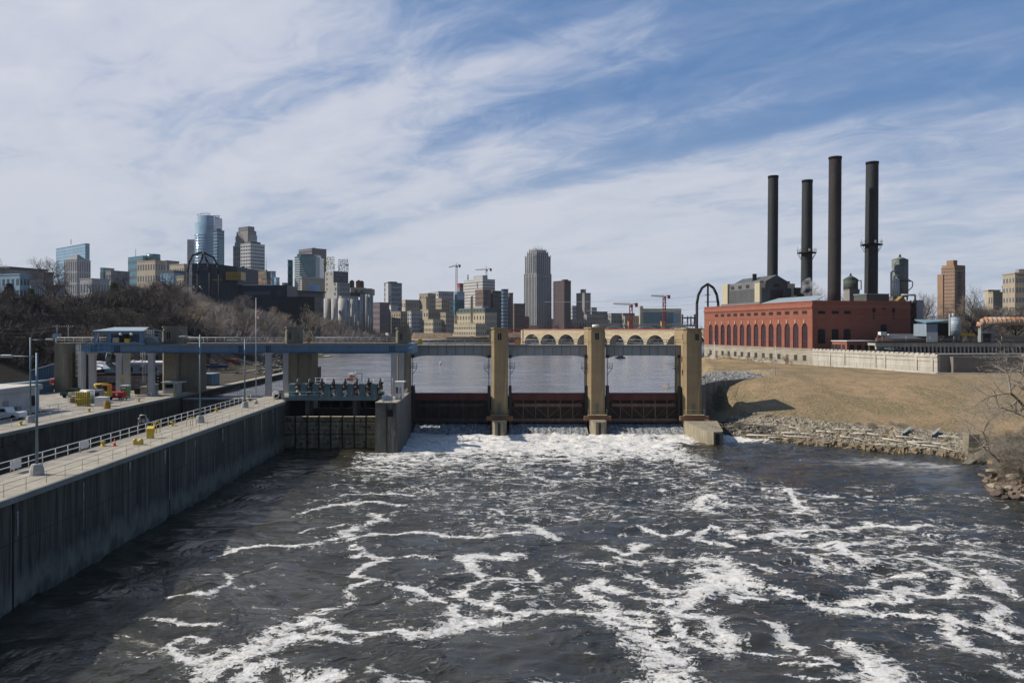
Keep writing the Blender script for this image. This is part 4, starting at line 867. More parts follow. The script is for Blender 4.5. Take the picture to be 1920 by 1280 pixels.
for k, (a, b_, da, py, lb) in enumerate(((770, 921, 172.8, 647, 'bridge railing over the left red gate'), (953, 1103, 172.8, 647, 'bridge railing over the middle red gate'), (1136, 1283, 172.8, 647, 'bridge railing over the right red gate'),
  (105, 303, 171.1, 642.8, 'white bridge railing behind the blue crane house'), (340, 534, 171.1, 642.8, 'white bridge railing between the two lock towers'), (560, 742, 171.1, 642.8, 'white bridge railing with a yellow diamond sign, over the machinery'))):
 z = wz(py, da); xrail('bridge_railing', lb, [(wx(a, da), da, z), (wx(b_, da), da, z)], h=1.2 if k < 3 else 1.15, step=1.9, m=M_galv if k < 3 else M_white, r=.065, rails=(1.0, .55), group='railings of the dam roadway')
for px, s, m_, lb in ((580, .9, M_ora, 'orange diamond sign on the railing over the lock machinery'), (788, .9, M_yel, 'yellow panel sign on the railing over the left red gate'), (970, .95, M_ora, 'orange round-cornered sign on the railing right of the left pier')):
 D = 170.9 if px < 600 else 172.6; x = wx(px, D); z = wz(637.5, D) if px < 600 else wz(641, D)
 t = empty('marker_sign', (x, D, z-.8), lb, 'sign'); r = s*(.75 if px < 600 else .55)
 pts = [(x-r, D, z), (x, D, z-r), (x+r, D, z), (x, D, z+r)] if px < 600 else [(x-r, D, z-r), (x+r, D, z-r), (x+r, D, z+r*.9), (x+r*.5, D, z+r*1.25), (x-r*.5, D, z+r*1.25), (x-r, D, z+r*.9)]
 MB().slab(pts, (0, -.06, 0)).build('plate', m_, t); MB().box(x-.04, D+.01, z-1, x+.04, D+.06, z).build('bracket', M_galv, t)
# ---------------------------------------------------------------- blue crane girder with columns
DG = 157.0
t = empty('crane_girder', (wx(460, DG), DG, ZW), 'long bright blue crane runway girder on pale concrete columns across the lock', 'girder')
x0, x1 = wx(160, DG), wx(770, DG); zt, zb = wz(646.5, DG), wz(661.5, DG)
for dd in (0, 8.0):
 MB().box(x0, DG+dd, zb+.12, x1, DG+dd+.25, zt-.12).build('web', M_blue, t)
 MB().box(x0, DG+dd-.25, zt-.12, x1, DG+dd+.5, zt).build('flange', M_blue, t); MB().box(x0, DG+dd-.25, zb, x1, DG+dd+.5, zb+.12).build('flange', mat('dark_blue', (.04, .09, .16), .6), t)
 MB().box(x0, DG+dd+.05, zt, x1, DG+dd+.2, zt+.14).build('crane_rail', mat('rail_brown', (.22, .17, .12), .8), t)
for px in (216, 220, 224, 449, 453, 500, 503, 507, 731, 735, 739): x = wx(px, DG); MB().box(x-.05, DG-.2, zb+.13, x+.05, DG-.01, zt-.13).build('stiffener', MATS['dark_blue'], t)
MB().box(x1-.6, DG-.3, zb-.1, x1+.35, DG+8.6, zt+.3).build('end_beam', M_blue, t)
zm = .5*(zt+zb); MB().slab([(x1-.5, DG-.31, zm+.1), (x1+.2, DG-.31, zm+.2), (x1+.3, DG-.31, zm+.42), (x1-.2, DG-.31, zm+.22)], (0, -.03, 0)).build('white_plate', M_white, t)
def column(px, d, w=1.05, z0=ZW, top=661.5, label=None):
 x = wx(px, d); s = empty('support_column', (x, d, z0), label, 'column', 'pale concrete columns under the blue girder')
 MB().box(x-w/2, d, z0, x+w/2, d+w, zb-.55).build('shaft', mat('column_concrete', (.44, .44, .45), .85, .2, .8, .2), s)
 MB().prism([(x-w/2-.001, d-.001), (x+w/2+.001, d-.001), (x+w/2+.001, d+w+.001), (x-w/2-.001, d+w+.001)], zb-.55, zb-.004, [(x-w*.8, d-.1), (x+w*.8, d-.1), (x+w*.8, d+w+.1), (x-w*.8, d+w+.1)]).build('head', MATS['column_concrete'], s)
for px, d, lb in ((171, DG-.3, 'pale column under the blue girder, behind the caged ladder'), (222, DG-.3, 'front pale column under the crane house'), (236, DG+7.8, 'rear pale column seen just right of the front one under the crane house'), (282, DG-.3, 'pale column beside the olive tower on the land wall'),
  (502, DG-.3, 'front pale column at the end of the river wall walkway'), (535, DG+7.8, 'rear pale column in front of the olive tower over the river wall'), (738, DG-.3, 'front pale column beside the white control booth'), (752, DG+7.8, 'rear pale column beside the shaded tower at the first gate'), (152, DG+7.8, 'leftmost pale column under the end of the blue girder')):
 column(px, d, 1.05 if d < DG+1 else 1.0, label=lb)
# caged ladders
def ladder(px, d, pyt, pyb, label, m=M_galv):
 x = wx(px, d); s = empty('caged_ladder', (x, d, wz(pyb, d)), label, 'ladder', 'caged ladders on the columns'); z0, z1 = wz(pyb, d), wz(pyt, d)
 for q in (-.25, .25): MB().box(x+q-.03, d-.03, z0, x+q+.03, d+.03, z1).build('stile', m, s)
 r = MB(); z = z0+.3
 while z < z1: r.tube((x-.25, d, z), (x+.25, d, z), .02, 4); z += .35
 r.build('rungs', m, s)
 z = z0+2.2; c = MB()
 while z < z1:
  pts = [(x-.35, d, z), (x-.38, d-.5, z), (x, d-.75, z), (x+.38, d-.5, z), (x+.35, d, z)]; c.path(pts, .02, 4); z += 1.1
 for q, w_ in ((-.38, -.5), (0, -.75), (.38, -.5)): c.tube((x+q, d+w_, z0+2.2), (x+q, d+w_, z1), .018, 4)
 c.build('cage', m, s)
ladder(149, 155, 645, 726, 'white caged ladder at the left end of the blue girder', M_white); ladder(270, 155, 660, 717, 'grey caged ladder hanging near the olive land tower')
# platform on the girder and gantry crane
D = DG-1.6; s = empty('service_platform', (wx(180, D), D, zb), 'blue railed service platform hanging in front of the crane girder', 'platform'); a, b_ = wx(153, D), wx(206, D)
MB().box(a, D, zb+.1, b_, D+1.2, zb+.25).build('floor', M_blue, s); zr = zb+.25
for f in (0.9, 1.75): MB().box(a, D, zr+f-.05, b_, D+.07, zr+f+.05).build('rail', mat('bright_blue', (.12, .30, .48), .5), s)
for k in range(6): x = a+(b_-a)*k/5; MB().box(x-.05, D, zr, x+.05, D+.07, zr+1.8).build('post', MATS['bright_blue'], s)
MB().box(a+.3, D+.3, zr, a+1.6, D+1.0, zr+1.4).build('equipment', M_blue, s)
D = DG; s = empty('gantry_crane', (wx(225, D), D, zt), 'blue gantry crane house with a pale pitched roof, standing on the blue girder', 'crane')
def X(px, d=D): return wx(px, d)
z0 = zt+.15; ze = wz(621, D); zri = wz(614, D)
for px in (181, 206, 266): MB().box(X(px)-.35, D-.3, z0, X(px)+.35, D+.2, ze).build('leg', M_blue, s)
for px in (181, 266): MB().box(X(px)-.3, D+7.8, z0, X(px)+.3, D+8.2, ze).build('leg', M_blue, s)
MB().box(X(178), D-.35, ze-.5, X(270), D+.25, ze).build('eave_beam', M_blue, s)
MB().box(X(190), D+2, ze-2.0, X(262), D+6.5, ze-.05).build('machinery_cabin', M_blue, s)
MB().box(X(178), D-.5, z0-.1, X(272), D+.3, z0+.35).build('sill_beam', M_blue, s); MB().box(X(178), D+7.6, z0-.1, X(272), D+8.4, z0+.35).build('sill_beam', M_blue, s)
rf = MB(); rf.slab([(X(176), D-.7, ze), (X(272), D-.7, ze), (X(262), D+4, zri), (X(196), D+4, zri)], (0, 0, .1)); rf.slab([(X(272), D+8.7, ze), (X(176), D+8.7, ze), (X(196), D+4, zri), (X(262), D+4, zri)], (0, 0, .1)); rf.slab([(X(176), D-.7, ze), (X(196), D+4, zri), (X(176), D+8.7, ze)], (0, 0, .1))
rf.build('roof', mat('pale_roof', (.30, .38, .44), .6, .2), s)
MB().box(X(214), D-.6, z0+.4, X(225), D+.3, z0+1.25).build('motor_box', mat('beige_box', (.5, .45, .33), .7), s)
MB().box(X(236), D-.6, z0+.3, X(244), D+.2, z0+1.1).build('yellow_panel', M_yel, s); MB().box(X(226), D-.3, z0+.3, X(236), D+1.2, z0+1.8).build('winch', M_black, s)
for px in (229, 249): MB().lathe(X(px), D-.55, [(.1, ze-.25), (.32, ze-.45), (.28, ze-.75), (.05, ze-.8)], 10).build('flood_lamp', M_white, s)
MB().bar((X(188), D-.5, ze-.2), (X(184), D-.5, ze-1.9), .18, .06).build('white_brace', M_white, s)
c = MB(); xx0, xx1 = X(268), X(288)
for f in (ze+.3, ze-.35, ze-1.0): c.path([(xx0, D, f), (xx1, D, f), (xx1+.4, D+3, f-.3)], .05, 4)
for k in range(6): x = xx0+(xx1-xx0)*k/5; c.tube((x, D, ze-1.2), (x, D, ze+.3), .04, 4)
c.build('cream_guard_frame', mat('cream', (.55, .5, .36), .6), s)
MB().tube((X(278), D+.4, ze-2.2), (X(278), D+2.4, ze-2.2), 1.1, 16).build('cable_reel', M_gblue, s)
# hoisted bent arm under the girder, hook
D = 158; s = empty('hanging_boom', (X(200), D, wz(662, D)), 'grey articulated boom hanging down under the blue girder', 'boom')
MB().path([(X(200), D, wz(662, D)), (X(197), D, wz(678, D)), (X(203), D, wz(685, D)), (X(214), D, wz(692, D))], .55, 8).build('boom_arm', mat('boom_grey', (.16, .20, .21), .6, .3), s)
x = X(229.5, 156); s = empty('crane_hook', (x, 156, wz(713, 156)), 'yellow crane hook hanging between two pale columns', 'hook')
hk = MB().tube((x, 156, zb), (x, 156, wz(707, 156)), .04, 5).build('cable', M_dark, s)
q = MB(); cx_, cz_ = x, wz(710, 156)
q.box(x-.25, 155.9, cz_+.1, x+.3, 156.1, cz_+.8)
for k in range(7): a_, b2 = -.6+k*.55, -.6+(k+1)*.55; q.tube((cx_+.38*cos(a_), 156, cz_-.3-.38*sin(a_)), (cx_+.38*cos(b2), 156, cz_-.3-.38*sin(b2)), .10, 6)
q.build('hook_block', M_yel, s)

# ---------------------------------------------------------------- stop-log bay: bulkhead, catwalk and eight hoists
D = 147.0; xa0, xb0 = LX(-37.8, D), xa
t = empty('stoplog_bulkhead', ((xa0+xb0)/2, D, 0), 'stained bulkhead of eight panel bays in black frames, left of the divider pier', 'bulkhead')
zt = wz(781, D); n = 8; w = (xb0-xa0)/n
M_panel = mat('ochre_panel', (.36, .32, .205), .9, .45, 1.5, .3, .2, col2=(.12, .105, .075), spots=(.06, .055, .045))
for k in range(n):
 a, b_ = xa0+w*k+.1, xa0+w*(k+1)-.1
 rows = [0.1, .85, 1.75, 2.75, 3.5, 4.3, 5.1, zt]
 for j in range(len(rows)-1):
  MB().box(a, D, rows[j]+.06, b_, D+.6, rows[j+1]-.02).build('panel', M_panel, t)
 MB().prism([(a, D-.25), (b_, D-.25), (b_, D+.7), (a, D+.7)], zt-.02, zt+.05).build('panel_cap', mat('panel_cap', (.60, .54, .38), .9, .4, 2), t)
for k in range(n+1): x = xa0+w*k; MB().box(x-.09, D-.35, -1, x+.09, D+.75, zt-.02 if k in (0, n) else zt+.12).build('frame_post', M_black, t)
for z in (2.65, 5.0, .05): MB().box(xa0, D-.05, z, xb0, D+.02, z+.12).build('frame_rail', M_black, t)
t = empty('control_weir', ((xa0+xb0)/2, 152, 0), 'black weir beams and square posts behind the stained bulkhead', 'weir')
MB().box(xa0, 151, 1, xb0, 152, wz(765, 151)).build('weir_beam', M_black, t)
MB().box(xa0, 151.5, wz(765, 151), wx(578, 151), 153, wz(748, 151)).build('side_block', M_black, t)
for k in range(3, 8): x = wx(533+21.5*k, 151); MB().box(x-.12, 150.9, wz(765, 151), x+.12, 151.3, wz(747, 151)).build('slot_post', M_black, t)
MB().box(xa0, 151.3, 5.9, xb0, 151.32, 6.0).build('flange', M_dark, t)
for px in (576, 665):
 x = wx(px, 149); MB().box(x-.35, 149, 4.6, x+.35, 150.4, wz(747, 149)).build('square_column', mat('column_dark', (.10, .105, .10), .8, .3, 1, .4), t)
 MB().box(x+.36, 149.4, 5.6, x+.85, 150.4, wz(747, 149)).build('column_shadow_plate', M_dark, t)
# buoy line behind
t = empty('buoy_line', (wx(640, 185), 185, 7.4), 'line of red barrel buoys floating behind the weir posts', 'buoys')
for px in (570, 600, 607, 618, 634, 641, 648, 661, 682, 688, 699, 705):
 x = wx(px, 186); MB().tube((x-.45, 186, 7.75), (x+.45, 186, 7.75), .36, 10).build('buoy', mat('buoy_red', (.55, .07, .05), .5, .2), t)
MB().tube((wx(560, 186), 186, 7.7), (wx(712, 186), 186, 7.7), .05, 4).build('cable', M_dark, t)
D = 149.5; zp = wz(746, D)
t = empty('machinery_catwalk', (wx(630, D), D, zp), 'long grey-blue steel catwalk carrying the row of hoists', 'catwalk')
MB().box(wx(535, D), D-1.2, zp-.3, wx(706, D), D+2.5, zp).build('floor', M_gblue, t)
MB().box(wx(535, D), D-1.3, zp-.35, wx(706, D), D-1.2, zp+.3).build('toe_board', mat('catwalk_edge', (.15, .22, .24), .5, .3), t)
for f in (.65, 1.25): MB().tube((wx(535, D), D-1.25, zp+f), (wx(712, D), D-1.25, zp+f), .03, 4).build('rail', MATS['catwalk_edge'], t)
for k in range(13): x = wx(536+14*k, D); MB().tube((x, D-1.25, zp), (x, D-1.25, zp+1.25), .03, 4).build('rail_post', MATS['catwalk_edge'], t)
for f in (1.2, 3.0, 3.6): MB().tube((wx(590, D+3), D+3, zp+f), (wx(736, D+3), D+3, zp+f), .03, 4).build('rear_rail', M_galv, t)
for k in range(9): x = wx(592+18*k, D+3); MB().tube((x, D+3, zp), (x, D+3, zp+3.6), .03, 4).build('rail_post', M_galv, t)
ords = ['first (leftmost)', 'second', 'third', 'fourth', 'fifth', 'sixth', 'seventh', 'eighth (rightmost)']
for k in range(8):
 px = 548+21.9*k; zc0 = wz(719.5, D)
 r = empty('hoist_unit', (wx(px, D), D, zp), ords[k]+' grey-blue hoist cabinet on the steel catwalk, counted from the lock wall', 'hoist', 'row of eight hoist cabinets on the catwalk')
 bevel(MB().box(wx(px-7, D), D, zp, wx(px+5.5, D), D+1.8, zc0).build('cabinet', M_gblue, r), .05)
 gx = wx(px+11, D); zg = zc0
 g = MB().tube((gx-.12, D+.2, zg+.2), (gx+.12, D+.2, zg+.2), .85, 18); g.build('gear_wheel', mat('gear_grey', (.10, .11, .11), .5, .3, metal=.3), r)
 g = MB()
 for q in range(9):
  a_ = random.uniform(-.45, .45); zz = zp+.4+q*.28; g.box(gx+a_-.18, D-.1+random.random()*.4, zz, gx+a_+.2, D+.9, zz+.3)
 g.build('gearbox', M_dark, r)
 MB().tube((gx-.3, D-.2, zp+1.2), (gx+.3, D-.2, zp+1.2), .28, 10).build('motor', (M_white if k == 4 else mat('motor_red', (.5, .16, .10), .6, .3) if k in (5, 6) else M_grey), r)
 MB().tube((gx-.5, D+.3, zg-.7), (gx+.5, D+.3, zg-.7), .42, 12).build('chain_drum', mat('brown_drum', (.13, .10, .08), .6, .4), r)
# equipment at both ends
for px, py, w_, h_, m_, lb, nm, ct in ((527, 722, .9, 1.6, M_grey, 'grey control box at the left end of the catwalk', 'control_box', 'box'), (524, 745, .6, 1.0, M_red, 'red hose box at the left end of the catwalk', 'hose_box', 'box'), (714, 745, 1.3, 1.3, M_grey, 'grey cabinet at the right end of the catwalk', 'grey_cabinet', 'cabinet')):
 x, d = wx(px, 150.5), 150.5; r = empty(nm, (x, d, ZW), lb, ct); bevel(MB().box(x-w_/2, d, ZW-.02, x+w_/2, d+.6, ZW+h_).build('body', m_, r), .04); MB().box(x-w_/2-.05, d-.05, ZW+h_, x+w_/2+.05, d+.65, ZW+h_+.07).build('lid', m_, r)
r = empty('hose_reel', (wx(517, 150), 150, ZW), 'pale hose reel on the walkway beside the grey machinery', 'reel'); rr_ = MB()
for k in range(16): a_, b2 = 2*pi*k/16, 2*pi*(k+1)/16; rr_.tube((wx(517, 150)+.6*cos(a_), 150, ZW+.8+.6*sin(a_)), (wx(517, 150)+.6*cos(b2), 150, ZW+.8+.6*sin(b2)), .12, 6)
rr_.build('hose_coil', M_white, r); MB().box(wx(517, 150)-.3, 150.1, ZW, wx(517, 150)+.3, 150.5, ZW+.9).build('stand', M_dark, r)
# bridge-crane frame in the pool behind
r = empty('work_barge', (wx(660, 230), 230, 7.4), 'orange work raft with a grey goalpost frame floating upstream of the hoists', 'boat')
MB().prism([(wx(652, 230), 229), (wx(668, 230), 229), (wx(667, 230), 232), (wx(653, 230), 232)], 7.3, 8.2).build('hull', mat('raft_orange', (.6, .2, .1), .6, .3), r)
MB().box(wx(655, 230), 229.8, 8.2, wx(664, 230), 231, 9.0).build('cabin', mat('raft_grey', (.4, .38, .36), .7), r)
MB().path([(wx(656, 230), 229.5, 8.2), (wx(656, 230), 229.5, wz(700, 230)), (wx(679, 230), 229.5, wz(700, 230)), (wx(679, 230), 229.5, 7.4)], .12, 5).build('goalpost_frame', M_galv, r)
MB().tube((wx(668, 230), 229.5, 7.4), (wx(668, 230), 229.5, wz(697, 230)), .12, 5).build('mid_post', M_galv, r)
# intake structure right of the river-wall tower
r = empty('intake_mast', (wx(583, 175), 175, 7), 'dark blue-grey steel guide mast standing in the pool beside the olive tower', 'mast')
MB().box(wx(577, 175), 175, 4, wx(587, 175), 176.2, wz(664, 175)).build('mast_body', M_gblue, r); MB().box(wx(587, 175)+.01, 174.6, 6, wx(598, 175), 177, wz(688, 175)).build('fender_block', M_dark, r)
for z in np.arange(9, 16, .8): MB().box(wx(570, 175), 175.2, z, wx(577, 175), 175.4, z+.12).build('rung', M_dark, r)

# ---------------------------------------------------------------- left yard
def bx3(t, name, m, pxa, pxb, d, pyb, pyt, dp, bv=0):
 o = MB().box(wx(pxa, d), d, wz(pyb, d), wx(pxb, d), d+dp, wz(pyt, d)).build(name, m, t)
 return bevel(o, bv) if bv else o
# white flat-roofed building: corner towards the camera at px 70
t = empty('flat_roof_building', (LX(-76, 120), 120, ZW), 'low white flat-roofed building with small dark windows, at the left edge of the yard', 'building')
A = G(-60, 792, ZW); c0 = (LX(-72.5, 101), 101); c1 = (LX(-72.5, 128.5), 128.5); c2 = (LX(-90, 128.5), 128.5); c3 = (LX(-90, 101), 101)
MB().prism([c0, c1, c2, c3], ZW, ZW+3.5).build('walls', mat('white_block', (.52, .51, .49), .8, .2, .8, .15), t)
e = .35; MB().prism([(c0[0]+e, c0[1]-e), (c1[0]+e, c1[1]+e), (c2[0]-e, c2[1]+e), (c3[0]-e, c3[1]-e)], ZW+3.5, ZW+4.25).build('parapet', mat('parapet_grey', (.40, .41, .42), .8, .15), t)
MB().prism([(c0[0]+.2, c0[1]-.2), (c1[0]+.2, c1[1]+.2), (c2[0]-.2, c2[1]+.2), (c3[0]-.2, c3[1]-.2)], ZW+4.254, ZW+4.3).build('roof', mat('beige_roof', (.55, .52, .45), .9, .15), t)
def onside(d, w, z0, z1, nm, m): MB().box(LX(-72.5, d)-.02, d-w/2, z0, LX(-72.5, d)+.08, d+w/2, z1).build(nm, m, t)
for d in (105.5, 111.5, 126.5): onside(d, 1.3, ZW+1.0, ZW+2.6, 'window', M_black)
onside(119.5, 1.4, ZW, ZW+2.4, 'door', M_grey); MB().box(LX(-72.5, 117), 116.5, ZW+2.7, LX(-72.5, 117)+.5, 117, ZW+3.0).build('wall_lamp', M_dark, t)
MB().box(LX(-72.5, 122), 121.6, ZW+.7, LX(-72.5, 122)+.5, 122.7, ZW+1.3).build('air_conditioner', M_grey, t)
def truck(px, py, label, m, name='pickup_truck', rz=0, L=5.4):
 x, d = G(px, py, ZW); t = empty(name, (x, d, ZW), label, 'truck' if 'truck' in name else 'car')
 z = ZW; w = 1.9
 prof = [(-L/2, .45), (-L/2, 1.0), (-L*.28, 1.12), (-L*.17, 1.72), (L*.12, 1.75), (L*.17, 1.15), (L/2, 1.1), (L/2, .45)]
 MB().slab([(x+a, d-w/2, z+b_) for a, b_ in prof], (0, w, 0)).build('body', m, t)
 MB().slab([(x-L*.25, d-w/2-.01, z+1.16), (x-L*.16, d-w/2-.01, z+1.62), (x+L*.10, d-w/2-.01, z+1.64), (x+L*.13, d-w/2-.01, z+1.18)], (0, w+.02, 0)).build('windows', M_black, t)
 for a in (-L*.32, L*.32):
  for s_ in (-w/2-.02, w/2-.2):
   MB().tube((x+a, d+s_, z+.38), (x+a, d+s_+.22, z+.38), .38, 14).build('wheel', M_black, t)
 MB().box(x+L/2-.05, d-w/2+.05, z+.7, x+L/2+.04, d-w/2+.35, z+.9).build('headlight', M_white, t)
 MB().box(x-L/2-.04, d-w/2+.1, z+.5, x-L/2+.05, d+w/2-.1, z+.65).build('bumper', M_grey, t)
 return t
truck(9, 786, 'white pickup truck parked in front of the white flat-roofed building', M_white)
truck(140, 745, 'dark green car parked behind the white flat-roofed building', mat('green_car', (.03, .10, .08), .3, .1), 'parked_car', L=4.6)
# van / box truck silver
x, d = wx(165, 142), 142; t = empty('silver_tank_trailer', (x, d, ZW), 'silver rounded trailer parked behind the yellow cages', 'trailer')
bevel(MB().box(wx(147, d), d, ZW+.5, wx(178, d), d+2.2, ZW+2.0).build('body', mat('silver', (.55, .58, .6), .35, .1, metal=.4), t), .3, 3) if False else MB().tube((wx(147, d), d+1, ZW+1.35), (wx(178, d), d+1, ZW+1.35), 1.0, 18).build('tank', mat('silver', (.55, .58, .6), .4, .1, metal=.3), t)
for px in (150, 174): MB().tube((wx(px, d), d, ZW+.35), (wx(px, d), d+.25, ZW+.35), .35, 12).build('wheel', M_black, t)
bx3(t, 'rear_cabinet', M_grey, 178, 185, d, 742, 731, 2)
for px in (180, 184): MB().box(wx(px, d)-.15, d-.02, ZW+1.2, wx(px, d)+.15, d, ZW+1.9).build('vent', M_black, t)
def cage(px0, px1, py, h, m, label, dp=1.6):
 x0, d = G(px0, py, ZW); x1 = wx(px1, d); t = empty('gas_cage', ((x0+x1)/2, d, ZW), label, 'cage', 'mesh storage cages in the yard')
 MB().box(x0+.1, d+.1, ZW+.05, x1-.1, d+dp-.1, ZW+h-.1).build('stored_bottles', mat('olive_yellow', (.36, .32, .05), .7, .5, 4), t) if m is M_yel else MB().box(x0+.2, d+.2, ZW+.05, x1-.2, d+dp, ZW+h*.6).build('stored_bottles', M_dark, t)
 f = MB()
 for z in (.05, h*.5, h): f.path([(x0, d, ZW+z), (x1, d, ZW+z), (x1, d+dp, ZW+z), (x0, d+dp, ZW+z), (x0, d, ZW+z)], .05, 4)
 for k in range(7): x = x0+(x1-x0)*k/6; f.tube((x, d, ZW), (x, d, ZW+h), .035, 4)
 f.build('frame', m, t)
cage(128, 141, 756, 1.9, mat('cream', (.55, .5, .36), .6), 'cream framed storage cage, left of the yellow one'); cage(142, 162, 762, 2.5, M_yel, 'yellow mesh cage full of gas bottles in the yard'); cage(164, 177, 757, 2.2, M_galv, 'grey mesh cage right of the yellow one')
t, x_, d_ = smallbox('white_container_box', 187.5, 762, 1.9, 1.5, 1.5, M_white, 'square white equipment box standing near the yard edge', 'box')
MB().box(x_-1.0, d_-.05, ZW+1.5, x_+1.0, d_+1.55, ZW+1.6).build('lid', M_white, t)
t = empty('orange_hose_drum', (wx(200, 132), 132, ZW), 'orange-yellow drum beside the square white box', 'drum'); MB().lathe(wx(201, 132), 132, [(.5, ZW), (.52, ZW+.1), (.52, ZW+1.15), (.5, ZW+1.2)], 14).build('drum_body', mat('drum_ochre', (.48, .28, .06), .6, .4, 3), t); MB().lathe(wx(201, 132), 132, [(.3, ZW+1.2), (.25, ZW+1.3)], 10).build('cap', M_dark, t)
# yellow excavator/lift
x, d = wx(193, 146), 146; t = empty('yellow_loader', (x, d, ZW), 'yellow and orange loader parked behind the white box', 'machine')
bevel(MB().box(x-1.4, d, ZW+.7, x+.9, d+1.8, ZW+1.7).build('body', M_yel, t), .1); MB().box(x-.2, d+.1, ZW+1.7, x+.8, d+1.6, ZW+3.0).build('cab', M_ora, t); MB().box(x-.1, d+.05, ZW+1.9, x+.7, d+.12, ZW+2.8).build('cab_window', M_black, t)
MB().path([(x-1.2, d+.8, ZW+1.7), (x-2.0, d+.8, ZW+3.0), (x+.6, d+.8, ZW+3.15)], .16, 6).build('boom', M_yel, t)
for a in (-.9, .7): MB().tube((x+a, d-.1, ZW+.5), (x+a, d+.3, ZW+.5), .5, 14).build('wheel', M_black, t)
# red machines
for px, py, lb, w_ in ((216, 750, 'red generator with two round white gauges, near the yard edge', 3.0), (208, 736, 'dark red compressor with a white panel behind the generator', 2.4)):
 x, d = G(px, py, ZW); t = empty('generator', (x, d, ZW), lb, 'machine')
 rd_ = M_red if px == 216 else mat('dark_red', (.25, .03, .03), .5, .3)
 bevel(MB().box(x-w_/2, d, ZW+.35, x+w_/2, d+1.4, ZW+1.55).build('housing', rd_, t), .15, 2)
 for a in (-w_*.3, w_*.3): MB().tube((x+a, d-.05, ZW+.35), (x+a, d+.25, ZW+.35), .33, 12).build('wheel', M_black, t)
 if px == 216:
  for a in (-.75, .25): MB().tube((x+a, d-.04, ZW+1.05), (x+a, d+.02, ZW+1.05), .26, 14).build('gauge', M_white, t)
  MB().tube((x+.9, d+.6, ZW+1.5), (x+.9, d+.6, ZW+2.2), .07, 6).build('exhaust', M_dark, t)
 else: MB().box(x-.6, d-.03, ZW+.8, x+.2, d, ZW+1.5).build('panel', M_white, t); MB().box(x-w_/2-.3, d, ZW+1.55, x+w_/2, d+1.4, ZW+2.2).build('hood', M_black, t)
# portable toilet
x, d = G(232, 747, ZW); t = empty('portable_toilet', (x, d, ZW), 'green portable toilet with a white roof in the yard', 'toilet')
mg = mat('green_plastic', (.16, .30, .11), .6, .15); MB().box(x-.65, d, ZW+.1, x+.65, d+1.25, ZW+2.3).build('cabin', mg, t); MB().box(x-.72, d-.06, ZW+2.3, x+.72, d+1.3, ZW+2.5).build('roof', M_white, t); MB().box(x-.45, d-.05, ZW+.2, x+.45, d, ZW+2.0).build('door', mat('green_dark', (.12, .24, .08), .6), t); MB().box(x-.4, d-.055, ZW+1.9, x+.4, d-.051, ZW+2.12).build('white_band', M_white, t); MB().box(x-.7, d-.05, ZW, x+.7, d+1.3, ZW+.1).build('skid', M_dark, t)
for k, px in enumerate((226, 231, 236.5)):
 x, d = G(px, 749, ZW); t = empty('barricade_post', (x, d, ZW), ['left', 'middle', 'right'][k]+' one of three red and white barrier posts in front of the green toilet', 'barrier', 'red and white barrier posts'); MB().box(x-.10, d, ZW, x+.10, d+.1, ZW+.9).build('post', M_red, t); MB().box(x-.11, d-.01, ZW+.45, x+.11, d+.11, ZW+.7).build('white_band', M_white, t)
# booths
x, d = G(321, 738, ZW); t = empty('guard_booth', (x, d, ZW), 'small pale booth with an overhanging flat roof below the olive tower', 'booth')
MB().box(x-1.5, d, ZW, x+1.45, d+1.8, ZW+2.25).build('walls', M_galv, t); MB().box(x-2.0, d-.3, ZW+2.25, x+2.3, d+2.2, ZW+2.42).build('roof', M_white, t); MB().box(x-1.2, d-.03, ZW+1.15, x+.4, d, ZW+2.0).build('window', M_black, t); MB().box(x+.75, d-.03, ZW+.05, x+1.3, d, ZW+1.95).build('door', M_grey, t)
for px0, px1, py, h, lb in ((262, 275, 740, 1.55, 'low grey concrete bin, left one of two joined bins'), (275.5, 289, 741, 2.1, 'taller grey concrete bin with a flat lid, right of the low one')):
 x0, d = G(px0, py, ZW); x1 = wx(px1, d); t = empty('concrete_bin', ((x0+x1)/2, d, ZW), lb, 'bin'); MB().box(x0, d, ZW, x1, d+2, ZW+h).build('body', M_conc, t); MB().box(x0-.1, d-.1, ZW+h, x1+.1, d+2.1, ZW+h+.1).build('lid', M_grey, t)
x, d = G(257, 740, ZW); t = empty('waste_bin', (x, d, ZW), 'black wheeled waste bin beside the low concrete bin', 'bin'); MB().prism([(x-.5, d), (x+.5, d), (x+.5, d+.9), (x-.5, d+.9)], ZW+.1, ZW+1.2, [(x-.6, d-.1), (x+.6, d-.1), (x+.6, d+1), (x-.6, d+1)]).build('body', M_black, t); MB().box(x-.65, d-.15, ZW+1.2, x+.65, d+1.0, ZW+1.3).build('lid', M_black, t)
# long rusty bulkhead panels stacked behind the columns
t = empty('rusty_bulkhead', (wx(205, 176), 176, ZW), 'long pale rust-streaked steel bulkhead lying behind the columns', 'steel panel')
M_rusty = mat('rusty_pale_steel', (.36, .31, .30), .8, .4, 1.2, .35, .1, spots=(.24, .11, .08), sscale=(.5, 1, 2))
x0, x1 = wx(118, 174), wx(287, 174)
MB().box(x0, 174, wz(730, 174), x1, 176, wz(705.5, 174)).build('panel', M_rusty, t)
for z in (713, 721): MB().box(x0, 173.93, wz(z+.4, 174), x1, 173.99, wz(z-.4, 174)).build('rib', M_grey, t)
MB().box(x0+3, 176.1, ZW, x1+1.5, 177.5, wz(700, 176)).build('red_beam', M_rustb, t)
MB().box(x1+.1, 173.8, ZW, x1+1.6, 176, wz(702, 174)).build('end_frame', M_black, t)
for k in range(6): MB().box(x1+1.0, 173.7, ZW+.4+k*.7, x1+1.35, 173.79, ZW+.6+k*.7).build('white_mark', M_white, t)
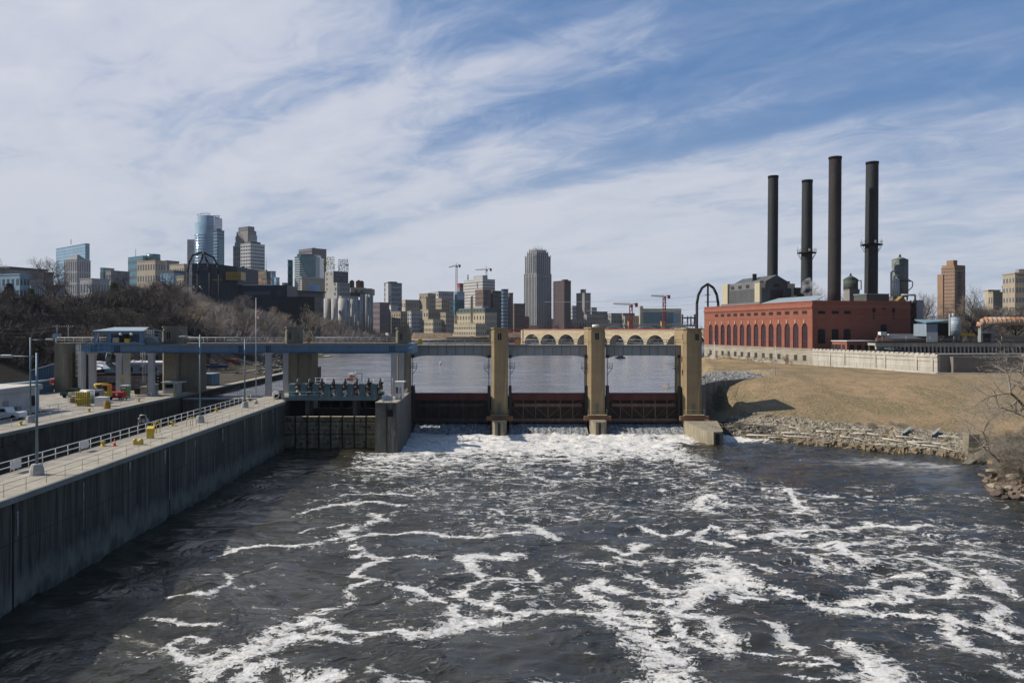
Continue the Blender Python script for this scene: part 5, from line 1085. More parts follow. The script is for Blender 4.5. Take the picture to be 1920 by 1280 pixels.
for k in range(5): MB().box(x0-.35, 173.8, ZW+.9+k*.55, x0-.05, 174, ZW+1.15+k*.55).build('white_mark', M_white, t)
x, d = wx(102, 172), 172; t = empty('red_tractor', (x, d, ZW), 'bright red tractor with a white badge beside the rusty bulkhead', 'tractor')
bevel(MB().box(x-1.1, d, ZW+1.0, x+.7, d+1.6, ZW+2.6).build('hood', M_red, t), .3, 3); MB().box(x+.5, d, ZW+.8, x+2.2, d+1.6, ZW+2.2).build('engine', M_black, t)
MB().box(x-.6, d-.03, ZW+1.2, x-.1, d, ZW+1.5).build('badge', M_white, t); [MB().tube((x+a, d-.2, ZW+.6), (x+a, d+.3, ZW+.6), .6, 14).build('wheel', M_black, t) for a in (-.6, 1.6)]
# sheds
def shed(pts, zs, name, mw, mr, label, roofz, over=.25):
 t = empty(name, (pts[0][0], pts[0][1], zs), label, 'shed')
 n = len(pts); MB().add([(x, y, zs) for x, y in pts]+[(x, y, roofz[i]) for i, (x, y) in enumerate(pts)], [(i, (i+1) % n, n+(i+1) % n, n+i) for i in range(n)]+[tuple(range(n, 2*n))]).build('walls', mw, t)
 cx_ = sum(p[0] for p in pts)/n; cy_ = sum(p[1] for p in pts)/n
 r = MB(); r.slab([(cx_+(x-cx_)*1.04, cy_+(y-cy_)*1.04, roofz[i]+.02) for i, (x, y) in enumerate(pts)], (0, 0, over)); r.build('roof', mr, t); return t
M_corr = mat('blue_siding', (.08, .16, .23), .6, .25, 1, .3); M_wroof = mat('white_roof', (.62, .63, .66), .6, .1)
D = 178
t = shed([(wx(60, D), D), (wx(101, D), D), (wx(101, D), D+9), (wx(60, D), D+9)], ZW, 'blue_metal_shed', M_corr, M_wroof, 'blue corrugated metal shed with a steep single-pitch white roof edge', [wz(695, D), wz(683, D), wz(683, D), wz(695, D)])
for k in range(14): x = wx(61+3*k, D); MB().box(x-.05, D-.06, ZW, x+.05, D-.005, wz(696-k*.8, D)).build('siding_rib', M_blue, t)
D = 196
t = empty('white_roof_shed', (wx(170, D), D, ZW), 'low building with a big white hipped roof behind the columns', 'shed')
MB().box(wx(144, D), D, ZW, wx(218, D), D+12, wz(692, D)).build('walls', mat('teal_wall', (.06, .13, .14), .7), t)
MB().add([(wx(141, D), D-1, wz(697, D)), (wx(200, D), D-1, wz(691, D)), (wx(166, D), D+6, wz(678.5, D)), (wx(143, D), D+6, wz(678.5, D)), (wx(141, D), D+13, wz(697, D)), (wx(210, D), D+13, wz(691, D))], [(0, 1, 2, 3), (3, 2, 5, 4), (0, 3, 4), (1, 5, 2)]).build('roof', M_wroof, t)
MB().box(wx(198, D), D-.5, wz(698, D), wx(218, D), D-.02, wz(691, D)).build('teal_fascia', mat('teal_light', (.25, .42, .45), .6), t)
D = 200; t = empty('long_white_building', (wx(270, D), D, ZW), 'long low white building with dark windows behind the right columns', 'building')
MB().box(wx(216, D), D, ZW, wx(304, D), D+10, wz(683, D)).build('walls', mat('dim_white', (.40, .41, .43), .8, .15), t); MB().box(wx(214, D), D-.4, wz(683, D), wx(306, D), D+10.5, wz(679, D)).build('roof', M_wroof, t)
for px in (228, 245, 262, 268, 290): MB().box(wx(px, D), D-.04, wz(697, D), wx(px+4, D), D, wz(688, D)).build('window', M_black, t)
for px in (255, 240): MB().tube((wx(px, D), D+3, wz(679, D)), (wx(px, D), D+3, wz(675.5, D)), .3, 8).build('roof_vent', M_white, t)
D = 160; t = empty('low_grey_roof', (wx(20, D), D, ZW), 'long low grey sloping roof at the left edge, behind the white building', 'shed')
MB().box(wx(-60, D), D, ZW, wx(58, D), D+8, wz(728, D)).build('walls', M_corr, t); MB().slab([(wx(-60, D), D-.3, wz(730, D)), (wx(59, D), D-.3, wz(719, D)), (wx(59, D), D+8.5, wz(718, D)), (wx(-60, D), D+8.5, wz(729, D))], (0, 0, .35)).build('roof', M_bluel, t)
# utility poles
for px, pyt, pyb, D, lb in ((107.5, 609, 700, 200, 'left one of two wooden utility poles beyond the abutment'), (128.5, 609, 700, 202, 'right one of two wooden utility poles, carrying white insulators')):
 x = wx(px, D); t = empty('utility_pole', (x, D, gz(x, D)), lb, 'utility pole', 'wooden utility poles'); MB().tube((x, D, gz(x, D)-.5), (x, D, wz(pyt, D)), .2, 8, .14).build('pole', mat('pole_grey', (.20, .22, .21), .9), t)
 MB().box(x-1.2, D-.1, wz(pyt+4, D)-.08, x+1.2, D+.05, wz(pyt+4, D)+.08).build('crossarm', MATS['pole_grey'], t)
 for a in (-1.1, -.5, .5, 1.1): MB().lathe(x+a, D, [(.08, wz(pyt+4, D)+.08), (.1, wz(pyt+4, D)+.3)], 6).build('insulator', M_white, t)
w_ = MB()
for k in range(12):
 q0, q1 = k/12, (k+1)/12
 def wp(q, dz): x = wx(-40, 190)+(wx(107, 200)-wx(-40, 190))*q; return (x, 190+10*q, wz(611, 200)+dz-2.2*4*q*(1-q)*.35-(1-q)*.2)
 w_.tube(wp(q0, 0), wp(q1, 0), .035, 3); w_.tube(wp(q0, -1.0), wp(q1, -1.0), .035, 3)
tag(w_.build('power_line', M_grey), 'sagging power lines running left from the wooden utility poles', 'power line')
# round floodlight and blue round sign at abutment
x, D = wx(103, 170), 170; t = empty('round_sign', (x, D, wz(640, D)), 'pale blue round sign on a post at the far left end of the bridge railing', 'sign')
MB().tube((x, D-.05, wz(629.5, D)), (x, D+.05, wz(629.5, D)), .55, 18).build('disc', mat('sign_blue', (.28, .38, .50), .6), t); MB().box(x-.05, D+.06, wz(642, D), x+.05, D+.14, wz(629, D)).build('post', M_galv, t)
x = wx(112, 170); t = empty('diamond_sign', (x, 170, wz(640, D)), 'grey diamond sign beside the round sign on the abutment', 'sign'); r = .5; z = wz(628, 170)
MB().slab([(x-r, 170, z), (x, 170, z-r), (x+r, 170, z), (x, 170, z+r)], (0, .05, 0)).build('plate', M_grey, t); MB().box(x-.04, 170.06, wz(642, 170), x+.04, 170.12, z).build('post', M_galv, t)
# left shore behind guide wall: container, barges, rubble
def bargeish(name, px0, px1, D, pyb, pyt, dp, m, label, cat, parts=()):
 t = empty(name, (wx((px0+px1)/2, D), D, wz(pyb, D)), label, cat); x0, x1 = wx(px0, D), wx(px1, D); zb_, zt_ = wz(pyb, D), wz(pyt, D)
 MB().prism([(x0, D), (x1, D), (x1+.1, D+dp), (x0+.1, D+dp)], zb_, zt_).build('body', m, t); return t, x0, x1, zb_, zt_
t, x0, x1, z0, z1 = bargeish('shipping_container', 408, 439, 262, 686, 673, 4, mat('container_red', (.36, .05, .05), .6, .2), 'red shipping container on the left bank above the rubble', 'container')
for k in range(8): x = x0+(x1-x0)*(k+.5)/8; MB().box(x-.06, 261.9, z0+.2, x+.06, 261.99, z1-.1).build('corrugation', mat('container_dark', (.22, .03, .03), .6), t)
t, x0, x1, z0, z1 = bargeish('river_barge', 589, 614, 420, 678, 668, 12, mat('barge_tan', (.46, .40, .22), .7, .2), 'tan boxy barge moored far upstream beside the olive tower', 'barge')
MB().box(x0+3, 419.5, z0+.5, x1-.5, 419.9, z1-.8).build('fender_strip', M_dark, t); MB().box(x0, 422, z1, x1-4, 428, z1+1.2).build('cabin', MATS['barge_tan'], t)
for px0, px1, D, pyb, pyt, m, lb in ((474, 498, 330, 679, 674, M_red, 'long red canoe-shaped boat on the left bank'), (440, 462, 330, 679, 673, M_bluel, 'pale blue covered boat beside the red one'), (380, 425, 245, 690, 684, mat('navy_cover', (.05, .07, .14), .6), 'long boat under a dark blue cover near the guide wall')):
 t = empty('small_boat', (wx((px0+px1)/2, D), D, wz(pyb, D)), lb, 'boat', 'boats laid up on the left bank'); x0, x1 = wx(px0, D), wx(px1, D); za_, zb_ = wz(pyb, D), wz(pyt, D); w3 = 2.0
 MB().prism([(x0, D+1), (x0+1.2, D), (x1-1.5, D), (x1, D+1), (x1-1.5, D+w3), (x0+1.2, D+w3)], za_, zb_, [(x0-.3, D+1), (x0+1, D-.3), (x1-1.3, D-.3), (x1+.4, D+1), (x1-1.3, D+w3+.3), (x0+1, D+w3+.3)]).build('hull', m, t)
 MB().prism([(x0+2, D+.4), (x1-3, D+.4), (x1-3, D+1.6), (x0+2, D+1.6)], zb_, zb_+.5).build('cover', m, t)
D = 186; t = empty('blue_hut', (wx(376, D), D, ZW), 'small blue-grey ribbed hut at the start of the guide wall', 'hut'); bx3(t, 'walls', M_corr, 356, 397, D, 724, 702, 5); bx3(t, 'roof', M_bluel, 355, 398, D-.2, 702, 700.5, 5.4)
D = 178; x = wx(366, D); t = empty('signal_mast', (x, D, ZW), 'dark lattice signal mast with a small white camera beside the olive tower', 'mast')
for a in (-.3, .3): MB().box(x+a-.05, D, ZW, x+a+.05, D+.1, wz(664, D)).build('leg', M_dark, t)
l_ = MB();
for k in range(12): l_.bar((x-.3, D, ZW+k*.7), (x+.3, D, ZW+k*.7+.7), .05, .05)
l_.build('lattice', M_dark, t); MB().box(x-.5, D-.2, wz(668, D)-.3, x+.5, D+.4, wz(668, D)+.1).build('camera_box', M_white, t)
# ice sheets on the pool edge
ice = mat('ice', (.62, .64, .67), .5, .15)
def ice_sheet(cx_, cy_, rx, ry, sd_, label):
 n = 26; rr = random.Random(sd_); ph = [rr.random()*6 for _ in range(4)]
 pts = []
 for k in range(n):
  a = 2*pi*k/n; q = 1+.22*sin(2*a+ph[0])+.14*sin(3*a+ph[1])+.10*sin(5*a+ph[2]); pts.append((cx_+rx*q*cos(a), cy_+ry*q*sin(a)))
 tag(MB().prism(pts, 7.42, 7.68).build('ice_sheet', ice, None, (cx_, cy_, 7.4)), label, 'ice', 'ice sheets left on the pool')
ice_sheet(-80, 225+28, 5, 26, 1, 'white ice sheet lying between the guide wall and the left bank'); ice_sheet(-98, 330, 8, 22, 2, 'far white ice sheet below the red boat on the left bank'); ice_sheet(-112, 520, 14, 30, 3, 'bright ice sheet upstream beside the tan barge')
# rubble on the left bank
def rubble(name, n, fn, rmin, rmax, m, label, cat='rubble', seed=3, flat=.6, zf=gz, blocky=1.0):
 rr = random.Random(seed); mb = MB()
 for _ in range(n):
  x, y = fn(rr); r = rr.uniform(rmin, rmax)*(1 if rr.random() < .85 else 1.5); z = zf(x, y)
  a = rr.random()*6.28; vs = []
  for sx_, sy_, sz_ in ((-1,-1,-1),(1,-1,-1),(1,1,-1),(-1,1,-1),(-1,-1,1),(1,-1,1),(1,1,1),(-1,1,1)):
   px_ = sx_*r*rr.uniform(.55, 1)*1.2; py_ = sy_*r*rr.uniform(.5, 1); pz_ = sz_*r*flat*rr.uniform(.4, 1)
   vs.append((x+px_*cos(a)-py_*sin(a), y+px_*sin(a)+py_*cos(a), z+pz_+r*.25*sx_*rr.random()))
  mb.add(vs, [(0,3,2,1),(4,5,6,7),(0,1,5,4),(1,2,6,5),(2,3,7,6),(3,0,4,7)])
 o = mb.build(name, m, None, (0, 0, 0)); tag(o, label, cat, kind='stuff'); return o
def fleft(rr): y = rr.uniform(238, 430); return lshore_x(y)-abs(rr.gauss(2, 4)), y
rubble('bank_rubble', 900, fleft, .3, 1.1, mat('grey_rubble', (.20, .18, .15), .95, .5, 2), 'grey rubble heaped along the left bank of the pool')
t = empty('dark_culvert_block', (wx(478, 290), 290, 8), 'dark timber fender pile group beside the left bank', 'piles')
for k in range(6): x = wx(560, 300)+k*1.1; MB().tube((x, 300+k*.3, 5), (x, 300+k*.3, wz(697, 300)), .3, 7).build('pile', M_dark, t)
# rocky islet and pillar in the pool, small buoy
def fis(rr): a = rr.random()*6.28; q = rr.random()**.5; return wx(893, 480)+10*q*cos(a), 480+5*q*sin(a)
rubble('rock_islet', 120, fis, .5, 1.3, M_rock, 'low rocky islet in the pool seen under the first roadway span', 'islet', 5, .6, lambda x, y: 7.6+1.2*max(0, 1-math.hypot((x-wx(893, 480))/10, (y-480)/5)))
x, d = wx(1164, 405), 405; t = empty('old_bridge_pier', (x, d, 5), 'old stone pier stump standing alone in the pool under the third roadway span', 'pier stump')
MB().prism([(x-1.9, d), (x+1.9, d), (x+1.9, d+4), (x-1.9, d+4)], 5, wz(665, d), [(x-1.4, d+.4), (x+1.2, d+.4), (x+1.2, d+3.4), (x-1.4, d+3.4)]).build('stump', brick('old_stone', (.14, .13, .11), (.2, .18, .15), (.05, .05, .05), 1, 1.2, .5, .06), t)
MB().prism([(x-2.3, d-.4), (x+2.3, d-.4), (x+2.3, d+4.4), (x-2.3, d+4.4)], 5, 8.1).build('footing', M_dark, t)
x, d = wx(826, 330), 330; t = empty('channel_buoy', (x, d, 7.4), 'tiny white channel buoy floating in the pool left of the islet', 'buoy'); MB().lathe(x, d, [(.3, 7.4), (.35, 8.2), (.15, 9.0)], 10).build('float', M_white, t); MB().tube((x, d, 9), (x, d, 9.5), .06, 5).build('topmark', M_dark, t)
# ---------------------------------------------------------------- right bank: retaining wall and fence
t = empty('curved_retaining_wall', (60, 200, 5), 'curved dark concrete retaining wall between the right dam pier and the grass slope', 'wall')
rwp = [(38.6, 171), (41.6, 172), (44.5, 185), (51, 195), (58.5, 201), (69, 206)]; m_ = MB()
for (a, b_) in zip(rwp, rwp[1:]):
 dx, dy = b_[0]-a[0], b_[1]-a[1]; l = math.hypot(dx, dy); nx, ny = dy/l*.5, -dx/l*.5
 m_.prism([(a[0]+nx, a[1]+ny), (b_[0]+nx, b_[1]+ny), (b_[0]-nx, b_[1]-ny), (a[0]-nx, a[1]-ny)], 1, 9.55)
m_.build('wall_body', mat('retaining_concrete', (.20, .19, .165), .9, .4, 1, .5, .2), t)
for k, (x, y) in enumerate(((47.6, 190.6), (54.6, 198.6), (63.6, 204.2))): MB().box(x-.15, y-1.0, 2, x+.15, y-.3, 9.4).build('drain_pipe', MATS['rail_cream'] if k == 1 else M_dark, t)
def fence(name, label, pts, h, step, m, r=.03, mesh=True):
 root = empty(name, pts[0], label, 'fence')
 for a, b_ in zip(pts, pts[1:]):
  va, vb = mathutils.Vector(a), mathutils.Vector(b_); n = max(1, int(round((vb-va).length/step)))
  for k in range(n): p = va.lerp(vb, k/n); MB().tube(p, p+mathutils.Vector((0, 0, h)), r, 5).build('post', m, root)
  w = MB()
  for f in (1, .05): w.tube(va+mathutils.Vector((0, 0, h*f)), vb+mathutils.Vector((0, 0, h*f)), r*.8, 4)
  if mesh:
   q = .0; L_ = (vb-va).length
   n2 = int(L_/.5)
   for k in range(n2): p = va.lerp(vb, k/n2); w.tube(p, va.lerp(vb, min(1, (k+1.2)/n2))+mathutils.Vector((0, 0, h)), .014, 3, cap=False); w.tube(p+mathutils.Vector((0, 0, h)), va.lerp(vb, min(1, (k+1.2)/n2)), .008, 3, cap=False)
  w.build('wire_mesh', m, root)
 return root
fence('chain_link_fence', 'tall chain-link fence on top of the curved retaining wall', [(42, 173, 9.5), (44.9, 185, 9.5), (51.2, 195, 9.5), (58.7, 201, 9.5), (69, 206, 9.5)], 2.6, 2.4, M_galv, .055)
fence('plant_fence', 'low wire fence running along the foot of the pale retaining wall', [(93.5, 262, 10.4), (104, 222, 10.4), (109, 204, 10.3)], 1.9, 3, mat('old_wire', (.25, .24, .22), .7), .03)
t = empty('white_barrier', (72, 205, 9.5), 'short white two-bar barrier at the end of the curved retaining wall', 'barrier')
for z in (.35, .85): MB().box(69.5, 204.9, 9.4+z, 76.5, 205.1, 9.6+z).build('bar', M_white, t)
for x in (69.6, 73, 76.3): MB().box(x, 204.85, 8.6, x+.15, 205.15, 10.4).build('post', M_white, t)
for px, pyt, D, lb in ((1340, 640, 196, 'slim grey light pole standing in the fenced rubble'), (1454, 648, 206, 'slim grey light pole at the end of the curved retaining wall')):
 x = wx(px, D); t = empty('light_pole', (x, D, 9.4), lb, 'pole'); MB().tube((x, D, 9), (x, D, wz(pyt, D)), .10, 6, .06).build('pole', M_galv, t); MB().tube((x, D, 9), (x, D, 10), .2, 6).build('base', M_galv, t)
def frip(rr): x = rr.uniform(43, 68); wy = np.interp(x, [p[0] for p in RWALL], [p[1] for p in RWALL]); return x, wy+1+rr.random()**1.3*26
rubble('fenced_riprap', 1500, frip, .2, .55, mat('pale_grey_rock', (.25, .25, .25), .95, .4, 2, col2=(.18, .18, .18)), 'pale grey riprap behind the curved retaining wall fence', 'riprap', 11)
# intake block upstream of right pier
t = empty('intake_block', (wx(1255, 205), 205, 5), 'tan concrete block with a railing behind the right red gate', 'wall'); x0 = wx(1244, 205)
MB().box(x0, 200, 4, 40, 208, wz(726, 200)).build('block', M_tan, t)
xrail('intake_railing', 'thin railing on the tan block behind the right gate', [(x0+.2, 200.2, wz(726, 200)), (39.5, 200.2, wz(726, 200))], m=M_dark, r=.03)

# ---------------------------------------------------------------- power plant
C0 = mathutils.Vector((99.2, 263)); DLv = mathutils.Vector((-.2132, .977)); DRv = mathutils.Vector((.977, .2132)); NL = mathutils.Vector((-.977, -.2132)); NR = mathutils.Vector((.2132, -.977))
def s_of(px, C=C0, d=DLv): q = (px-CX)/F; return (q*C[1]-C[0])/(d[0]-q*d[1])
def fp(C, d, n, s, o, z): return (C[0]+d[0]*s+n[0]*o, C[1]+d[1]*s+n[1]*o, z)
def fbox(mb, C, d, n, s0, s1, o0, o1, z0, z1):
 vs = [fp(C, d, n, s, o, z) for z in (z0, z1) for s, o in ((s0, o0), (s1, o0), (s1, o1), (s0, o1))]
 return mb.add(vs, [(0,3,2,1),(4,5,6,7),(0,1,5,4),(1,2,6,5),(2,3,7,6),(3,0,4,7)])
def rect(C, dl, dr, a0, a1, b0, b1): return [(C[0]+dl[0]*a+dr[0]*b, C[1]+dl[1]*a+dr[1]*b) for a, b in ((a0, b0), (a0, b1), (a1, b1), (a1, b0))]
LW, LR = 79.5, 37.2; ZB, ZS, ZT = 8.5, 15.5, 31.6
pp = empty('brick_power_plant', (C0[0], C0[1], ZB), 'long red brick power plant with tall arched windows on a pale stone base', 'power plant')
M_brick = brick('red_brick', (.32, .11, .072), (.23, .078, .054), (.25, .14, .11), 1, .5, .16, .015, var=.25)
M_stone = brick('pale_stone', (.40, .37, .30), (.30, .28, .23), (.20, .18, .15), 1, 2.2, .62, .035, var=.35)
M_coping = mat('terracotta_trim', (.33, .125, .085), .8, .2)
MB().prism(rect(C0, DLv, DRv, 0, LW, 0, LR), ZB, ZS).build('stone_base', M_stone, pp)
MB().prism(rect(C0, DLv, DRv, 0, LW, .35, LR), ZS+.01, ZT).build('brick_wall', M_brick, pp)
# arcade layer on the river facade
cs = [s_of(px) for px in (1508.7, 1492.5, 1477, 1462, 1447.4, 1433.2, 1419.4, 1406, 1393, 1380.3, 1368, 1356, 1344.2, 1332.6)]
sp_ = (cs[-1]-cs[0])/13; cs = [cs[0]+sp_*k for k in range(14)]
hw = sp_*.325; zs_, zt_, zi = ZS+.05, 22.2, ZS+.3
ar = MB(); edges = [0]+[cs[k]+sp_/2 for k in range(13)]+[LW]
for k in range(14):
 a, b_ = edges[k], edges[k+1]; c = cs[k]
 for s0, s1 in ((a, c-hw), (c+hw, b_)): fbox(ar, C0, DLv, NL, s0, s1, -.34, .0, zs_, 26.3)
 prof = [(c-hw, 26.3), (c-hw, zt_)]+[(c-hw*cos(pi*j/10), zt_+hw*1.15*sin(pi*j/10)) for j in range(1, 10)]+[(c+hw, zt_), (c+hw, 26.3)]
 n = len(prof); vs = [fp(C0, DLv, NL, s, 0, z) for s, z in prof]+[fp(C0, DLv, NL, s, -.34, z) for s, z in prof]
 ar.add(vs, [tuple(range(n)), tuple(range(n, 2*n))[::-1]]+[(i, n+i, n+(i+1) % n, (i+1) % n) for i in range(n)])
 fbox(ar, C0, DLv, NL, c-hw, c+hw, -.34, .0, zs_, zi)
ar.build('arcade', M_brick, pp)
fbox(MB(), C0, DLv, NL, 0, LW, -.34, .02, 26.3, ZT-.01).build('frieze', M_brick, pp)
for z0, z1, o in ((26.25, 26.5, .12), (29.3, 29.55, .25), (29.55, 29.8, .4), (29.8, 30.2, .22), (ZT-.25, ZT+.05, .18), (ZS-.25, ZS+.12, .14)):
 fbox(MB(), C0, DLv, NL, -.1, LW+.1, .021, o, z0, z1).build('string_course', M_coping if z0 > 16 else M_stone, pp)
 fbox(MB(), C0, DRv, NR, -.2, LR+.1, -.3, o*.5, z0, z1).build('string_course', M_coping if z0 > 16 else M_stone, pp)
dn = MB()
for k in range(130): fbox(dn, C0, DLv, NL, k*.61, k*.61+.3, .021, .2, 28.9, 29.3)
dn.build('dentil_band', M_coping, pp)
M_wg = glass('plant_window_glass', (.028, .026, .03), .25, .5, .5, 1.1); M_wf = mat('maroon_frame', (.13, .025, .035), .6, .2); M_void = M_black
for k, c in enumerate(cs):
 prof = [(c-hw, zi)]+[(c-hw, zt_)]+[(c-hw*cos(pi*j/10), zt_+hw*1.15*sin(pi*j/10)) for j in range(1, 10)]+[(c+hw, zt_), (c+hw, zi)]
 n = len(prof); vs = [fp(C0, DLv, NL, s, -.30, z) for s, z in prof]
 w = MB().add(vs, [tuple(range(n))]).build('arched_window', M_wg, pp)
 f = MB()
 for z, h_ in ((zi, .15), (18.0, .22), (21.6, .2)): fbox(f, C0, DLv, NL, c-hw, c+hw, -.28, -.16, z, z+h_)
 for z in (16.9, 19.2, 20.4, 22.4): fbox(f, C0, DLv, NL, c-hw, c+hw, -.28, -.24, z, z+.06)
 for q in (-.98, -.33, .33, .92): fbox(f, C0, DLv, NL, c+hw*q-.035, c+hw*q+.035, -.28, -.22, zi, zt_+hw*(.35 if abs(q) > .5 else 1.05))
 f.build('window_frame', M_wf, w)
 fbox(MB(), C0, DLv, NL, c-.22, c+.22, .021, .3, zt_+hw*1.15, zt_+hw*1.15+1.3).build('keystone', mat('stone_trim', (.62, .40, .26), .8, .2), pp)
 if k < 13:
  w = fbox(MB(), C0, DLv, NL, c-1.45, c+1.45, .021, .06, 27.3, 28.35).build('attic_window', M_black, pp); fbox(MB(), C0, DLv, NL, c-1.6, c+1.6, .022, .14, 27.15, 27.3).build('sill', M_coping, w)
 if k not in (2, 12):
  w = fbox(MB(), C0, DLv, NL, c-.95, c+.95, .021, .07, 11.6, 13.4).build('basement_window', M_wg, pp); g = MB()
  for q in (-.95, -.08, .8): fbox(g, C0, DLv, NL, c+q, c+q+.14, .071, .12, 11.6, 13.4)
  fbox(g, C0, DLv, NL, c-.95, c+.95, .071, .12, 12.6, 12.72); g.build('window_frame', mat('brown_frame', (.14, .09, .07), .7), w)
 else: fbox(MB(), C0, DLv, NL, c-.8, c+.8, .021, .08, 9.9, 13.4).build('door', mat('brown_door', (.16, .11, .08), .8), pp)
# town-side (front) face
for px0, px1, y0, y1, D_, kd in ((1534, 1547, 588.5, 583, 265, 'attic_window'), (1560, 1572.5, 588.5, 583, 266, 'attic_window'), (1582.5, 1595, 588.5, 583, 266, 'attic_window'), (1636, 1641.5, 586, 576, 268, 'attic_window'), (1637.5, 1639.5, 598, 588.5, 268, 'slit_window'), (1654, 1660.5, 580, 576.5, 268, 'attic_window'), (1673, 1678, 586.5, 576, 270, 'attic_window'), (1674.5, 1676.5, 598, 588.5, 270, 'slit_window'),
  (1533.5, 1547, 644, 616.5, 264.5, 'tall_window'), (1559.5, 1572, 640, 616.5, 265.5, 'tall_window'), (1582, 1594.5, 640, 616.5, 266, 'tall_window'), (1651, 1662.5, 626, 608, 268, 'tall_window')):
 s0, s1 = s_of(px0, C0, DRv), s_of(px1, C0, DRv); z0, z1 = wz(y0, D_), wz(y1, D_)
 if kd != 'tall_window': fbox(MB(), C0, DRv, NR, s0, s1, .005, .05, z0, z1).build(kd, M_black, pp)
 else:
  c, h_ = (s0+s1)/2, (s1-s0)/2; prof = [(c-h_, z0), (c+h_, z0), (c+h_, z1-.4)]+[(c+h_*cos(pi*j/6), z1-.4+.4*sin(pi*j/6)) for j in range(1, 6)]+[(c-h_, z1-.4)]
  w = MB().slab([fp(C0, DRv, NR, s, .01, z) for s, z in prof], (NR[0]*.05, NR[1]*.05, 0)).build(kd, M_black, pp); g = MB()
  for q in (-.5, 0, .5): fbox(g, C0, DRv, NR, c+h_*q-.04, c+h_*q+.04, .065, .10, z0, z1-.2)
  for q in (.35, .68): fbox(g, C0, DRv, NR, c-h_, c+h_, .065, .10, z0+(z1-z0)*q, z0+(z1-z0)*q+.08)
  g.build('window_frame', M_dark, w)
fbox(MB(), C0, DLv, NL, 4, LW-2, -LR+1, -1, ZT-.6, ZT-.3).build('roof', mat('plant_roof', (.20, .21, .23), .9, .3), pp)
MB().slab([fp(C0, DLv, NL, 1, -1, ZT-.28), fp(C0, DLv, NL, 60, -1, ZT-.28), fp(C0, DLv, NL, 60, -9, ZT+2.2), fp(C0, DLv, NL, 6, -9, ZT+2.0)], (0, 0, .15)).build('roof_slope', mat('zinc_roof', (.30, .36, .40), .5, .2), pp)
# annexes in front
an = empty('brick_annex', (wx(1585, 252), 252, 14), 'small flat-roofed red brick annex with a white roof edge, against the plant', 'building')
AC = mathutils.Vector((wx(1588, 250), 250))
al = s_of(1560, AC, DLv); MB().prism(rect(AC, DLv, DRv, 0, al, 0, 10.5), 12, wz(640, 250)).build('walls', M_brick, an)
fbox(MB(), AC, DLv, NL, -.2, al+.2, -10.8, .25, wz(640, 250), wz(638.6, 250)).build('roof_edge', M_white, an)
for q in (.12, .4, .62, .85): fbox(MB(), AC, DLv, NL, al*q, al*q+1.5, .02, .07, 15.2, 17.3).build('window', M_black if q > .5 else M_wg, an)
for q in (1.0, 3.6, 6.4): fbox(MB(), AC, DRv, NR, q, q+1.5, .02, .07, 15.0, 17.2).build('window', M_black, an)
an = empty('low_roof_building', (wx(1690, 248), 248, 14), 'low building with a sloping dark roof and red gable end, behind the trestle', 'building')
D = 254
MB().prism([(wx(1644, D), D), (wx(1745, D), D), (wx(1750, D+9), D+9), (wx(1641, D+9), D+9)], 13, wz(634, D)).build('walls', mat('purple_brick', (.14, .06, .055), .85, .3), an)
MB().slab([(wx(1640, D), D-.6, wz(632, D)), (wx(1672, D), D-.6, wz(636, D)), (wx(1750, D), D-.6, wz(636, D)), (wx(1752, D+10), D+10, wz(628, D+10)), (wx(1662, D+10), D+10, wz(627, D+10))], (0, 0, .3)).build('roof', mat('dark_slate_roof', (.09, .095, .11), .7, .3), an)
MB().slab([(wx(1640, D), D-.7, wz(640, D)), (wx(1676, D), D-.7, wz(640, D)), (wx(1645, D), D-.7, wz(627, D))], (0, -.2, 0)).build('gable', M_brick, an)
MB().box(wx(1657, D), D+2, wz(629, D), wx(1668, D), D+4, wz(622, D)).build('roof_unit', M_white, an); MB().box(wx(1675, D), D+3, wz(629, D), wx(1678, D), D+4, wz(626, D)).build('roof_unit', M_white, an)
# boiler house on top
bh = empty('boiler_house', (wx(1430, 300), 300, 30), 'stepped grey boiler house with cream corners and a central gable, above the brick roof', 'building')
KC = mathutils.Vector((wx(1428, 300), 300)); M_bg = mat('boiler_grey', (.095, .10, .105), .8, .25, .6, .2); M_cream = mat('boiler_cream', (.48, .43, .30), .85, .15)
l1 = s_of(1357, KC, DLv); r1 = s_of(1490, KC, DRv)
M_bgl = mat('boiler_grey_light', (.17, .18, .185), .8, .2, .6, .2)
MB().prism(rect(KC, DLv, DRv, 1, l1*.93, -.05, r1*.9), 30, wz(526, 300)).build('main_block', M_bgl, bh)
MB().prism(rect(KC, DLv, DRv, -.5, l1, -1.2, r1*.98), 29, wz(566, 300)).build('lower_tier', M_bgl, bh)
MB().prism(rect(KC, DLv, DRv, -.3, 3.4, -1.0, 3), 31, wz(530, 300)).build('cream_corner', M_cream, bh); MB().prism(rect(KC, DLv, DRv, -.35, 5, r1-4.2, r1-.1), 31, wz(531, 300)).build('cream_corner', M_cream, bh)
MB().prism(rect(KC, DLv, DRv, l1-5, l1-.2, -.9, 4), 31, wz(532.5, 325)).build('cream_corner', M_cream, bh)
g0, g1 = s_of(1434, KC, DRv), s_of(1475, KC, DRv); gm = (g0+g1)/2; zsh, zpk = wz(527, 300), wz(515, 300)
MB().slab([fp(KC, DRv, NR, s, .6, z) for s, z in ((g0-1.6, 30.5), (g1+1.6, 30.5), (g1+1.6, wz(540, 300)), (g1, wz(540, 300)), (g1, zsh), (gm, zpk), (g0, zsh), (g0, wz(540, 300)), (g0-1.6, wz(540, 300)))], (DLv[0]*26, DLv[1]*26, 0)).build('gable_block', M_bg, bh)
